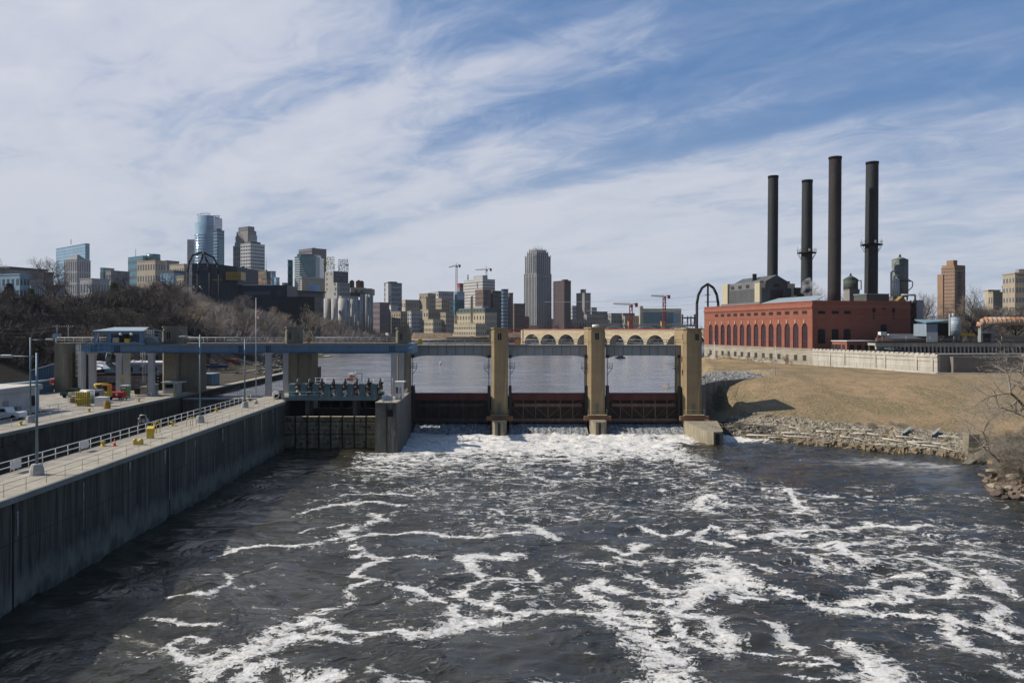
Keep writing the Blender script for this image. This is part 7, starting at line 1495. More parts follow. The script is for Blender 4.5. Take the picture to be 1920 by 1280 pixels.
BL = [(1893, 895, 2.4, .7, M_bt, 'largest flat tan slab on the near right bank'), (1860, 905, 1.1, .5, M_bt, 'medium tan slab left of the largest one'), (1912, 912, 1.2, .7, M_bt, 'tan block at the right border above the waterline'), (1875, 917, .8, .7, M_bd, 'dark cube-like rock at the waterline'), (1858, 914, .7, .45, M_br, 'reddish rock at the left tip of the bank'), (1895, 918, .8, .6, M_bt, 'tan rock between the dark cube and the border'),
  (1868, 920, .6, .5, M_bd, 'small dark rock low at the waterline'), (1905, 926, .8, .5, M_bd, 'dark rock at the waterline near the border'), (1918, 926, .7, .5, M_bt, 'tan rock at the lower right corner of the bank'), (1850, 908, .5, .35, M_bd, 'small dark rock at the left tip'), (1848, 896, .6, .3, M_br, 'small reddish slab above the left tip'), (1866, 893, 1.0, .35, M_br, 'reddish slab behind the medium tan one'),
  (1880, 884, 1.1, .35, M_br, 'reddish slab below the bushes'), (1905, 884, 1.3, .4, M_bt, 'pale slab under the bare tree'), (1840, 886, .7, .3, M_br, 'thin red slab near the slab ramp'), (1918, 898, 1.0, .5, M_bt, 'square tan rock at the right border'), (1884, 926, .5, .4, M_bd, 'small wet rock left of the border rocks'), (1922, 872, 1.2, .4, M_bt, 'pale slab by the tree roots')]
for k, (px, py, w, h, m, lb) in enumerate(BL): boulder(px, py, w, h, k, m, lb)
def nearb(rr): return shore_pt(rr, 1.6, 6.6, -.2, 5.5)
rubble('near_bank_stones', 900, nearb, .15, .5, M_br, 'small reddish stones on the near right bank', 'stones', 31, .6)
# pair of small birds? two grass clumps on the slope
# ---------------------------------------------------------------- skyline
def gwall(name, c, v=.2): return mat('wall_'+name, c, .85, v, .25, .15)
W = dict(
 blueglass=glass('blue_curtain_glass', (.10, .20, .30), .15, .8, .5, 9), tealglass=glass('teal_curtain_glass', (.03, .12, .15), .15, .8, .5, 9), paleglass=glass('pale_curtain_glass', (.20, .30, .38), .15, .8, .35, 9),
 darkglass=glass('dark_curtain_glass', (.02, .045, .065), .15, .8, .5, 9), win=glass('city_window', (.045, .055, .07), .15, .8, .7, 3), slate=gwall('slate', (.11, .12, .14)), white=gwall('white', (.56, .56, .56)),
 cream=gwall('cream', (.52, .45, .32)), tan=gwall('tan', (.38, .32, .24)), grey=gwall('grey', (.28, .27, .26)), lgrey=gwall('light_grey', (.42, .42, .43)), mauve=gwall('mauve', (.22, .17, .18)), brown=gwall('brown', (.20, .135, .105)),
 dbrown=gwall('dark_brown', (.10, .065, .06)), brick=gwall('orange_brick', (.30, .19, .12)), red=gwall('red_brick', (.30, .09, .08)), navy=gwall('navy', (.014, .028, .05)), conc=gwall('old_concrete', (.34, .33, .31)), dark=gwall('soot', (.06, .055, .05)), green=gwall('copper_green', (.075, .11, .095)), beige=gwall('beige', (.45, .39, .30)))
NB = [0]
def bldg(label, D, xl, xc, xr, yt, wall, name='office_building', cat='building', z0=None, th=38, glz='win', nl=0, nr=0, nz=0, ww=.55, wh=.5, band=None, depth=18, roof=None, ztop_off=.0, base_gap=.03, cap=True, root=None, group=None):
 """two-faced block: corner xc nearest the camera, left face to xl (sunlit), right face to xr (shaded)"""
 th = R(th)-math.atan((xc-CX)/F); dr = mathutils.Vector((cos(th), sin(th))); dl = mathutils.Vector((-sin(th), cos(th))); C = mathutils.Vector((wx(xc, D), D))
 Ll = s_of(xl, C, dl) if xc-xl > .6 else depth
 Lr = s_of(xr, C, dr) if xr-xc > .6 else depth
 zt = wz(yt, D); zb = gz(C[0], D)-3 if z0 is None else z0
 root = root or empty(name, (C[0], D, zb), label, cat, group)
 body = MB().prism(rect(C, dl, dr, 0, Ll, 0, Lr), zb, zt).build('wall', W[wall] if isinstance(wall, str) else wall, root)
 nl_, nr_ = -dr, mathutils.Vector((dr[1], -dr[0]))
 if cap:
  e = .35; MB().prism(rect(C, dl, dr, -e, Ll+e, -e, Lr+e), zt, zt+.8).build('roof_edge', W[wall] if isinstance(wall, str) else wall, root)
 g = W[glz] if isinstance(glz, str) else glz
 H = zt-zb-1.2; zs = zb+H*base_gap if z0 is None else zb
 faces = [(dl, mathutils.Vector((-dr[0], -dr[1])), Ll, nl if xc-xl > .6 else 0), (dr, mathutils.Vector((dr[1], -dr[0])), Lr, nr if xr-xc > .6 else 0)]
 if nz:
  zlo = max(zs, zt-nz*4.2*1.6) if False else zs; fh = (zt-1.0-zlo)/nz
  if band:
   for k in range(nz):
    z = zlo+fh*(k+.25); e = .12
    MB().prism(rect(C, dl, dr, -e, Ll+e, -e, Lr+e), z, z+fh*wh).build('window_band', g, root)
  ws = []
  if not band:
   for d_, n_, L_, nn_ in faces:
    if not nn_: continue
    w = L_/nn_*ww
    for i in range(nn_):
     for k in range(nz-1, -1, -1): ws.append((d_, n_, L_/nn_*(i+.5), zlo+fh*(k+.5), w, fh*wh))
   ws.sort(key=lambda q: -(q[3]))
   cache = {}
   for d_, n_, s, z, w, h in ws[:100]:
    key = (round(w, 3), tuple(d_))
    if key not in cache: cache[key] = MB().box(-w/2, -.12, -h/2, w/2, .12, h/2).mesh('window', g)
    x, y, _ = fp(C, d_, n_, s, 0, 0); o = link('window', cache[key], root, (x-C[0], y-D, z-zb), math.atan2(d_[1], d_[0]))
   if len(ws) > 100:
    r_ = MB()
    for d_, n_, s, z, w, h in ws[100:]: fbox(r_, C, d_, n_, s-w/2, s+w/2, -.1, .12, z-h/2, z+h/2)
    tag(r_.build('window', g, root), kind='stuff')
 NB[0] += 1
 return root, C, dl, dr, Ll, Lr, zb, zt
def rbox(root, C, dl, dr, a0, a1, b0, b1, z0, z1, nm, m): return MB().prism(rect(C, dl, dr, a0, a1, b0, b1), z0, z1).build(nm, W[m] if isinstance(m, str) else m, root)
def blk(root, D, px0, px1, yb, yt, nm, m, dp=10, th=0):
 return MB().box(wx(px0, D), D, wz(yb, D), wx(px1, D), D+dp, wz(yt, D)).build(nm, W[m] if isinstance(m, str) else m, root)
# -- left skyline
r = bldg('low glass office with a dark overhanging roof at the far left of the skyline', 640, -30, 20, 80, 504, 'lgrey', nl=5, nr=14, nz=6, ww=.7, wh=.6, glz='darkglass'); rbox(r[0], *r[1:4], -3, r[4]+3, -3, r[5]+3, r[7], r[7]+1.6, 'roof_slab', 'slate')
r = bldg('pale teal and white office with a curved glass end at the left border', 520, -40, 37, 56, 515, 'paleglass', nl=9, nr=3, nz=5, ww=.5, wh=.55, glz='darkglass', z0=20)
bldg('low white-columned office half hidden by bare trees', 560, 50, 58, 121, 533, 'lgrey', nl=1, nr=16, nz=3, ww=.55, wh=.75, glz='darkglass')
bldg('dark teal low block right of the overhanging roof', 700, 75, 82, 100, 511, 'slate', nl=1, nr=4, nz=4, glz='tealglass')
r = bldg('tall sheer blue glass tower with a darker right strip, left end of the skyline', 1350, 105, 160, 168, 457, 'blueglass', name='office_tower', nz=26, band=1, wh=.45, glz='paleglass', th=20); rbox(r[0], *r[1:4], 10, 20, -12, -2, r[7], r[7]+3, 'roof_unit', 'slate') if False else None
MB().tube((wx(127, 1350), 1360, r[7]), (wx(127, 1350), 1360, wz(447, 1350)), .5, 5).build('antenna', W['slate'], r[0])
r = bldg('stone tower with tall window columns and a pyramid roof, before the blue tower', 1150, 119.5, 144, 170, 487, 'lgrey', name='office_tower', nl=6, nr=6, nz=6, ww=.45, wh=.82, th=42)
cx_ = r[1][0]+r[2][0]*r[4]*.5+r[3][0]*r[5]*.5; cy_ = r[1][1]+r[2][1]*r[4]*.5+r[3][1]*r[5]*.5
q4 = rect(r[1], r[2], r[3], 3, r[4]-3, 3, r[5]-3); MB().prism(q4, r[7]+.8, r[7]+9, [(cx_+(x-cx_)*.12, cy_+(y-cy_)*.12) for x, y in q4]).build('pyramid_roof', W['grey'], r[0])
bldg('grey low office with a white box, behind bare trees', 800, 150, 172, 205, 523, 'lgrey', nl=4, nr=6, nz=3, glz='darkglass')
bldg('dark glass low building left of the teal block', 900, 188, 194, 214, 503, 'tealglass', nz=5, band=1, glz='darkglass'); bldg('pale grey low office beside the dark glass one', 850, 198, 208, 243, 508, 'grey', nl=2, nr=9, nz=5, glz='darkglass')
r = bldg('broad teal glass building with a drum-shaped top', 1250, 240, 268, 300, 480, 'tealglass', name='office_building', nz=9, band=1, wh=.4, glz='darkglass', th=25); MB().lathe(wx(281, 1250), 1262, [(wx(293.5, 1250)-wx(281, 1250), r[7]-6), (wx(293.5, 1250)-wx(281, 1250), wz(475.5, 1250))], 24).build('drum_top', W['tealglass'], r[0]); MB().tube((wx(246, 1250), 1265, r[7]), (wx(246, 1250), 1265, wz(464, 1250)), .4, 5).build('antenna', W['lgrey'], r[0])
bldg('tan stone block with square windows, lit on its left side', 1000, 257, 291, 311, 488.5, 'beige', nl=7, nr=4, nz=6, ww=.5, wh=.5); bldg('grey stepped wing right of the tan block', 1050, 310, 312, 336, 489, 'grey', nl=0, nr=5, nz=6)
bldg('small tan block left of the black theatre', 960, 318, 345, 352, 495.5, 'beige', nl=6, nr=1, nz=5, ww=.45, wh=.5); bldg('blue glass infill building under the small tan block', 900, 300, 326, 348, 508, 'slate', nl=5, nr=4, nz=4, ww=.8, wh=.8, glz='blueglass'); bldg('tan building with tall arched openings beside the black theatre', 620, 331, 345, 354, 519, 'tan', nl=3, nr=2, nz=2, ww=.5, wh=.8)
# silver cylinder tower
D = 1450; t = empty('crowned_tower', (wx(380, D), D, 20), 'tallest pale blue rounded glass tower with a tilted white halo crown', 'tower')
def cyl(t, pxa, pxb, yt, m, nm, D, yb=620, n=28): x = (wx(pxa, D)+wx(pxb, D))/2; rr = (wx(pxb, D)-wx(pxa, D))/2; MB().lathe(x, D+rr, [(rr, wz(yb, D)), (rr, wz(yt, D))], n).build(nm, m, t); return x, D+rr, rr
blk(t, D+10, 351, 369, 640, 449, 'slab_wing', 'lgrey', 40); x, y, rr_ = cyl(t, 360, 391, 416, W['paleglass'], 'lower_drum', D); x2, y2, r2 = cyl(t, 366, 393, 403, W['paleglass'], 'upper_drum', D+6)
blk(t, D+4, 388, 400, 640, 404, 'side_wing', 'blueglass', 45)
for k in range(34):
 z = 24+k*4.9*1.05
 if z < wz(418, D): MB().lathe(x, y, [(rr_+.25, z), (rr_+.25, z+1.6)], 28).build('window_band', W['blueglass'], t)
for k in range(40):
 z = 24+k*5.1
 if z < wz(406, D): MB().box(wx(391.5, D), D+3.6, z, wx(400, D)+.3, D+4, z+1.8).build('window_band', W['paleglass'], t)
def halo(xc, zc, rx, tilt, m, a0, a1):
 q = MB(); n = 22
 for k in range(n):
  a, b_ = a0+(a1-a0)*k/n, a0+(a1-a0)*(k+1)/n
  q.bar((xc+rx*cos(a), D+22+rx*sin(a), zc+tilt*cos(a)), (xc+rx*cos(b_), D+22+rx*sin(b_), zc+tilt*cos(b_)), .5, 1.0)
  if k % 2 == 0: q.bar((xc+rx*cos(a), D+22+rx*sin(a), zc+tilt*cos(a)), (xc+rx*.75*cos(a), D+22+rx*.75*sin(a), zc-2.5), .35, .5)
 q.build('halo_crown', m, t)
halo(wx(373, D), wz(399, D), wx(385, D)-wx(373, D), 1.5, W['white'], 0, 2*pi); halo(wx(391, D), wz(403.5, D), wx(403, D)-wx(391, D), 2.0, W['lgrey'], -1.2, 1.9)
r = bldg('dark navy glass tower with a chamfered top, hugging the crowned tower', 1400, 400, 407, 420.5, 432, 'darkglass', name='office_tower', nl=0, nr=0, nz=30, band=1, wh=.3, glz='blueglass', th=30)
rbox(r[0], *r[1:4], 4, r[4]-2, 4, r[5]-4, r[7], r[7]+4, 'roof_unit', 'navy'); MB().tube((wx(402.5, 1400), 1400, r[7]-5), (wx(402.5, 1400), 1400, wz(405, 1400)), .5, 5).build('antenna', W['lgrey'], r[0])
MB().slab([fp(r[1], r[3], mathutils.Vector((r[3][1], -r[3][0])), s, .15, z) for s, z in ((3, 20), (r[5]-2, 20), (r[5]-2, wz(447, 1400)), (3, wz(447, 1400)))], (.1, -.3, 0)).build('reflecting_panel', W['tealglass'], r[0])
# stepped stone tower
r = bldg('tall stepped stone tower with setbacks, behind the white grid tower', 1450, 437, 468, 484, 459, 'grey', name='stepped_tower', nl=9, nr=6, nz=16, ww=.4, wh=.8, th=35)
for (a, b_, c_, y) in ((440, 468, 483, 452), (441.5, 467.5, 482, 440), (443.5, 467, 480.5, 432), (447, 465, 477, 424)):
 C = mathutils.Vector((wx(b_, 1456), 1456)); MB().prism(rect(C, r[2], r[3], 0, s_of(a, C, r[2]), 0, s_of(c_, C, r[3])), r[7]-5, wz(y, 1456)).build('setback_tier', W['grey'] if y != 440 else W['lgrey'], r[0])
 for dz in (2, 6): MB().prism(rect(C, r[2], r[3], -.2, s_of(a, C, r[2])+.2, -.2, s_of(c_, C, r[3])+.2), wz(y, 1456)-dz-1.2, wz(y, 1456)-dz).build('window_band', W['win'], r[0])
r = bldg('white grid-faced tower with rows of dark windows, right of the stepped tower', 1150, 451, 469.5, 496.5, 457, 'white', name='office_tower', nl=4, nr=7, nz=24, ww=.72, wh=.5, th=40)
rbox(r[0], *r[1:4], 2, r[4]-6, 2, r[5]-6, r[7]+.8, wz(452, 1150), 'roof_unit', 'slate')
bldg('narrow dark shaft between the yellow box and the white grid tower', 1050, 453, 456, 458, 500, 'navy', name='shaft'); bldg('pink-brown old office block left of the green pyramid roof', 1000, 480, 497, 508, 509, 'brick', nl=6, nr=3, nz=8, ww=.4, wh=.6, th=35)
r = bldg('narrow old tower with a green copper pyramid roof and thin mast', 980, 490.5, 500, 508, 524, 'brick', name='pyramid_roof_tower', nl=2, nr=2, nz=5, ww=.4, wh=.6, th=42)
cx_ = r[1][0]+r[2][0]*r[4]*.5+r[3][0]*r[5]*.5; cy_ = r[1][1]+r[2][1]*r[4]*.5+r[3][1]*r[5]*.5; q4 = rect(r[1], r[2], r[3], -.6, r[4]+.6, -.6, r[5]+.6)
MB().prism(q4, r[7]+.8, wz(505, 980), [(cx_+(x-cx_)*.12, cy_+(y-cy_)*.12) for x, y in q4]).build('pyramid_roof', W['green'], r[0]); MB().tube((cx_, cy_, wz(505, 980)), (cx_, cy_, wz(480, 980)), .25, 5).build('mast', W['lgrey'], r[0])
bldg('stepped blue glass block right of the green pyramid roof', 1050, 503, 509, 517, 509, 'blueglass', nz=6, band=1, glz='paleglass'); bldg('lower pale blue block at the end of the stepped glass group', 1040, 514, 518, 524, 521, 'paleglass', nz=4, band=1, glz='blueglass')
# dark theatre
D = 560; W_n = W['navy']; t = empty('dark_theatre', (wx(400, D), D, 15), 'huge midnight blue windowless theatre block with a cantilevered yellow glass box', 'theatre')
MB().slab([(wx(360, D), D, 12), (wx(445, D), D, 12), (wx(445, D), D, wz(500, D)), (wx(398, D), D, wz(494, D)), (wx(360, D), D, wz(494, D))], (4, 34, 0)).build('main_block', mat('midnight_metal', (.018, .035, .06), .45, .35, .15, .1, metal=.2), t)
MB().box(wx(445, D)+.02, D+3, 12, wx(536, D), D+30, wz(534, D)).build('low_wing', MATS['midnight_metal'], t); MB().box(wx(520, D), D+2.8, 12, wx(588, D), D+20, wz(556, D)).build('low_wing', mat('black_metal', (.008, .011, .016), .5, .2), t)
MB().box(wx(451, D), D+2.8, wz(534.6, D), wx(509, D), D+22, wz(533, D)).build('white_roof_edge', W['white'], t); MB().box(wx(455, D), D+2.9, wz(552, D), wx(505, D), D+2.99, wz(546, D)).build('blue_panel', mat('steel_blue_panel', (.06, .09, .14), .5, .3), t)
bx_ = MB().box(wx(430, D), D-7, wz(526, D), wx(458, D), D+3, wz(511, D)).build('yellow_box', mat('amber_glass', (.38, .24, .035), .3, .3, .4), t); MB().box(wx(424, D), D-7.1, wz(527.5, D), wx(430, D)-.02, D+2, wz(510.5, D)).build('box_frame', mat('black_metal', (.008, .011, .016)), t); MB().box(wx(430, D), D-7.06, wz(520, D), wx(458, D), D-7.01, wz(519.4, D)).build('mullion', M_dark, bx_)
for k in range(7): x = wx(430+4*k, D); MB().box(x-.08, D-7.08, wz(526, D), x+.08, D-7.01, wz(511, D)).build('mullion', M_dark, bx_)
MB().box(wx(399, D), D-.2, wz(525.5, D), wx(430, D), D-.02, wz(524, D)).build('amber_strip', MATS['amber_glass'], t)
for a, b_, y in ((360, 370, 515), (360, 370, 524), (380, 390, 499), (380, 390, 504), (517, 525, 546), (517, 526, 551)): MB().box(wx(a, D), D-.12 if a < 500 else D+2.8, wz(y+.8, D), wx(b_, D), D-.02 if a < 500 else D+2.95, wz(y, D)).build('slit_window', mat('slit_glass', (.15, .14, .07), .3), t)
# pylon arches
def pylon(pxl, pxr, pxa, yapex, D, label, mast=None, yb=600, sw=.75, dd=9):
 t = empty('arched_pylon', (wx(pxa, D), D, gz(wx(pxa, D), D)), label, 'pylon'); zb = gz(wx(pxa, D), D)-1; za = wz(yapex, D)
 xl, xr, xa = wx(pxl, D), wx(pxr, D), wx(pxa, D); h = za-wz(yb, D)
 for dy in (0, dd):
  pl = [(xl, D+dy, zb), (xl+.02*(xa-xl), D+dy, za-h*.45), (xl+.15*(xa-xl), D+dy, za-h*.25), (xl+.48*(xa-xl), D+dy, za-h*.09), (xa, D+dd/2, za)]
  pr = [(xr, D+dy, zb), (xr+.03*(xa-xr), D+dy, za-h*.45), (xr+.16*(xa-xr), D+dy, za-h*.25), (xr+.48*(xa-xr), D+dy, za-h*.09), (xa, D+dd/2, za)]
  MB().path(pl, sw, 7).build('arch_leg', M_black, t); MB().path(pr, sw, 7).build('arch_leg', M_black, t)
 if mast: MB().tube((wx(mast, D), D+dd/2, zb), (wx(mast, D), D+dd/2, za), sw*.8, 7).build('mast', M_black, t)
 return t
t = pylon(1306.5, 1347.5, 1327.5, 532, 420, 'black steel arched pylon carrying power lines, left of the brick power plant', 1327.5, 615, .65, .6); DPy = 420
for (x0_, y0_, x1_, y1_) in ((1020, 566, 1324, 554), (1110, 576, 1328, 567), (1100, 582, 1330, 577)):
 w_ = MB(); n = 10
 for k in range(n): q0, q1 = k/n, (k+1)/n; f_ = lambda q: (wx(x0_+(x1_-x0_)*q, 700-280*q), 700-280*q, wz(y0_+(y1_-y0_)*q, 700-280*q)-4*q*(1-q)*1.5); w_.tube(f_(q0), f_(q1), .10, 3)
 w_.build('power_line', M_grey, t)
for py in (553, 566, 578): MB().box(wx(1322, 420), 420, wz(py, 420), wx(1349 if py > 560 else 1332, 420), 420.3, wz(py, 420)+.3).build('crossarm', M_grey, t)
t = pylon(351.5, 393.5, 371, 470.5, 500, 'black steel arched pylon in front of the dark theatre', None, 560, .6, 16)
for k, (px, py) in enumerate(((357, 487), (357, 500), (358, 513), (362, 536), (374, 536))):
 MB().tube((wx(px, 508), 508, wz(py, 508)), (wx(px+(3 if k < 3 else 5), 508), 508, wz(py+(0 if k < 3 else 7), 508)), .35, 5).build('insulator', W['lgrey'], t)
# round glass + brown tower
r = bldg('tall mauve-brown office tower behind the round glass building', 1300, 560, 585, 612, 466, 'mauve', name='office_tower', nz=22, band=1, wh=.4, glz='darkglass', th=30); rbox(r[0], *r[1:4], 6, r[4]-14, 6, r[5]-16, r[7], wz(463.5, 1300), 'roof_unit', 'mauve')
D = 1150; t = empty('round_glass_building', (wx(570, D), D, 18), 'teal glass building with a rounded corner and white floor bands stepping down', 'building')
x0, x1 = wx(546.5, D), wx(594, D); pts = [(x0, D+20), (x0+3, D+6), (x0+12, D), (x1-10, D), (x1-3, D+6), (x1, D+18), (x1, D+45), (x0, D+45)]
MB().prism(pts, 16, wz(480.5, D)).build('glass_body', W['tealglass'], t)
cxm, cym = sum(p[0] for p in pts)/8, sum(p[1] for p in pts)/8; sc_ = lambda k: [(cxm+(x-cxm)*k, cym+(y-cym)*k) for x, y in pts]
MB().prism(sc_(.82), wz(480.5, D), wz(475.5, D)).build('roof_cap', W['darkglass'], t)
for k in range(20):
 z = wz(484.5+4.4*k, D)
 if z < 20: break
 cut = max(.30, min(1, .30+.045*k)); xc_ = x0+(x1-x0)*cut
 MB().prism([(x0-.4, D+20), (x0+2.6, D+5.6), (x0+11.8, D-.45), (min(xc_, x1-10), D-.45), (min(xc_, x1-10), D+2), (x0+12, D+2), (x0+3, D+20)], z-1.4, z).build('floor_band', W['white'], t)
bldg('dark teal sliver left of the round glass building', 1180, 539.5, 541, 549, 488, 'darkglass', nz=9, band=1, glz='tealglass')
r = bldg('modern beige block with a large dark glazed front and white roof line', 900, 563, 566, 609, 522, 'beige', name='office_building'); MB().prism(rect(r[1], r[2], r[3], -1, r[4]+1, -1, r[5]+1), r[7]+.8, r[7]+1.8).build('white_roof_edge', W['white'], r[0])
MB().add([fp(r[1], r[3], mathutils.Vector((r[3][1], -r[3][0])), s, .3, z) for s, z in ((r[5]*.25, 20), (r[5]*.78, 20), (r[5]*.78, wz(531, 900)), (r[5]*.25, wz(531, 900)))], [(0, 1, 2, 3)]).build('glazed_front', W['blueglass'], r[0])
r = bldg('low dark rail-side building with a flat roof and posts, below the beige block', 700, 536, 545, 606, 548, 'slate', nl=2, nr=12, nz=2, ww=.6, wh=.6); rbox(r[0], *r[1:4], -2, 12, -2, r[5]+2, r[7]+.8, r[7]+2, 'roof_slab', 'dark')
bldg('small grey block left of the round glass building', 1000, 529, 533, 541, 531, 'slate', nl=1, nr=3, nz=4)
# flour mill
D = 760; tm = empty('flour_mill', (wx(630, D), D, 12), 'old grey concrete flour mill headhouse above a row of tall white silos', 'mill')
TH = R(40); dr = mathutils.Vector((cos(TH), sin(TH))); dl = mathutils.Vector((-sin(TH), cos(TH)))
def mblk(xl, xc, xr, yt, yb, D, m, nm): C = mathutils.Vector((wx(xc, D), D)); Ll, Lr = s_of(xl, C, dl), s_of(xr, C, dr); MB().prism(rect(C, dl, dr, 0, Ll, 0, Lr), wz(yb, D), wz(yt, D)).build(nm, W[m], tm); return C, Ll, Lr
Cm, Ll, Lr = mblk(609.5, 625, 652.5, 508, 560, 766, 'conc', 'headhouse'); nL, nR = -dr, mathutils.Vector((dr[1], -dr[0]))
C2, L2, R2 = mblk(618, 632, 656.5, 529.5, 560, 752, 'conc', 'lower_block'); mblk(609, 640, 672, 554.5, 562, 748, 'conc', 'gallery')
MB().slab([fp(Cm, dr, nR, s, .2, z) for s, z in ((0, wz(529, 766)), (Lr, wz(529, 766)), (Lr, wz(509, 766)), (0, wz(509, 766)))], (nR[0]*.3, nR[1]*.3, 0)).build('dark_cladding', W['slate'], tm)
wm = W['win']
for (px, py) in ((613, 514), (621, 514), (613, 523), (613, 533), (613, 542), (620.5, 542)): s = s_of(px, Cm, dl); z = wz(py, 775); fbox(MB(), Cm, dl, nL, s-.9, s+.9, .02, .25, z-1.1, z+1.1).build('window', wm, tm)
for (px, py) in ((632, 515), (637, 515.5), (641.5, 516), (645.5, 516.5), (632, 523), (645.5, 525)): s = s_of(px, Cm, dr); z = wz(py, 775); fbox(MB(), Cm, dr, nR, s-.7, s+.7, .51, .7, z-1.0, z+1.0).build('window', wm, tm)
for (px, py) in ((628, 533), (629.5, 542), (628, 551)): s = s_of(px, C2, dl); z = wz(py, 758); fbox(MB(), C2, dl, nL, s-1.2, s+1.2, .02, .25, z-1.3, z+1.3).build('window', wm, tm)
for px in (639.5, 644, 648.5, 653):
 for py in (534, 542.5, 552): s = s_of(px, C2, dr); z = wz(py, 758); fbox(MB(), C2, dr, nR, s-.7, s+.7, .02, .25, z-1.2, z+1.2).build('window', wm, tm)
SIL = mat('silo_white', (.43, .42, .40), .85, .2, .3, .4)
for k, (px, w, y, DD) in enumerate(((612.5, 13.5, 559.5, 742), (626, 12.5, 559.5, 740), (641, 16, 559, 736), (652, 8, 560, 742), (659.5, 8, 560.5, 748), (666, 7.5, 561, 754), (673, 7, 562, 760))): cyl(tm, px-w/2, px+w/2, y, SIL, 'silo', DD, 640, 24)
t2 = empty('grain_elevator', (wx(682, 790), 790, 12), 'taller dark ribbed grain elevator behind the white silos, with round tanks on its roof', 'grain elevator')
for k, px in enumerate((677, 682, 687, 692, 696.5)): cyl(t2, px-2.8, px+2.8, 551+.4*k, SIL if k != 1 else W['grey'], 'silo', 782+4*k, 640, 18)
MB().box(wx(651, 800), 792, wz(556, 800), wx(684, 800), 812, wz(549, 800)).build('dark_gallery', W['dark'], t2); MB().box(wx(660, 804), 796, wz(549, 804), wx(684, 804), 815, wz(539.5, 804)).build('white_house', W['cream'], t2); MB().box(wx(683, 803), 795, wz(553, 803), wx(698.5, 803), 816, wz(541.5, 803)).build('grey_house', W['grey'], t2)
for px in (668, 679): MB().box(wx(px-2.5, 796), 795.6, wz(547.5, 796), wx(px+2.5, 796), 795.98, wz(543, 796)).build('window', wm, t2)
for px, w, y, m in ((659.5, 9, 527.5, 'dark'), (672, 10, 527.5, 'dbrown'), (678, 8, 528.5, 'dark')):
 x = wx(px, 805); rr2 = w*805/F/2; MB().lathe(x, 806, [(rr2, wz(539.4, 805)), (rr2, wz(y, 805)), (rr2*1.06, wz(y, 805)), (rr2*.1, wz(y-3, 805))], 18).build('roof_tank', W[m], t2)
def sign(label, pxc, y0, y1, mirror, m, lines, wtot, D=768):
 t = empty('rooftop_sign', (wx(pxc, D), D, wz(508, D)), label, 'sign'); h = (wz(y0, D)-wz(y1, D))/3; x = wx(pxc, D)
 for k, tx in enumerate(lines): text_part(tx, h*1.15, m, t, (x, D, wz(y0, D)-h*(k+.5)), (R(90), 0, 0), mirror, .15, 'lettering', .70, .04)
 f = MB()
 for q in (-.42, -.14, .14, .42): f.box(x+wtot*q-.12, D+.4, wz(509, D)-1, x+wtot*q+.12, D+.7, wz(y0, D))
 for k in range(1, 4): f.box(x-wtot/2, D+.4, wz(y0, D)-h*k-.07, x+wtot/2, D+.6, wz(y0, D)-h*k+.07)
 f.build('sign_frame', W['slate'], t)
sg = mat('sign_gold', (.55, .38, .03), .5, .1); sb = mat('sign_black', (.02, .02, .022), .6, .1)
sign('gold rooftop letters reading GOLD MEDAL FLOUR, left of the thin mast', 617.5, 481, 507, False, sg, ('GOLD', 'MEDAL', 'FLOUR'), 10.5, 774)
sign('black rooftop letters seen from behind and mirrored, right of the thin mast', 643.5, 485.5, 509.5, True, sb, ('GOLD', 'MEDAL', 'FLOUR'), 10.5, 776)
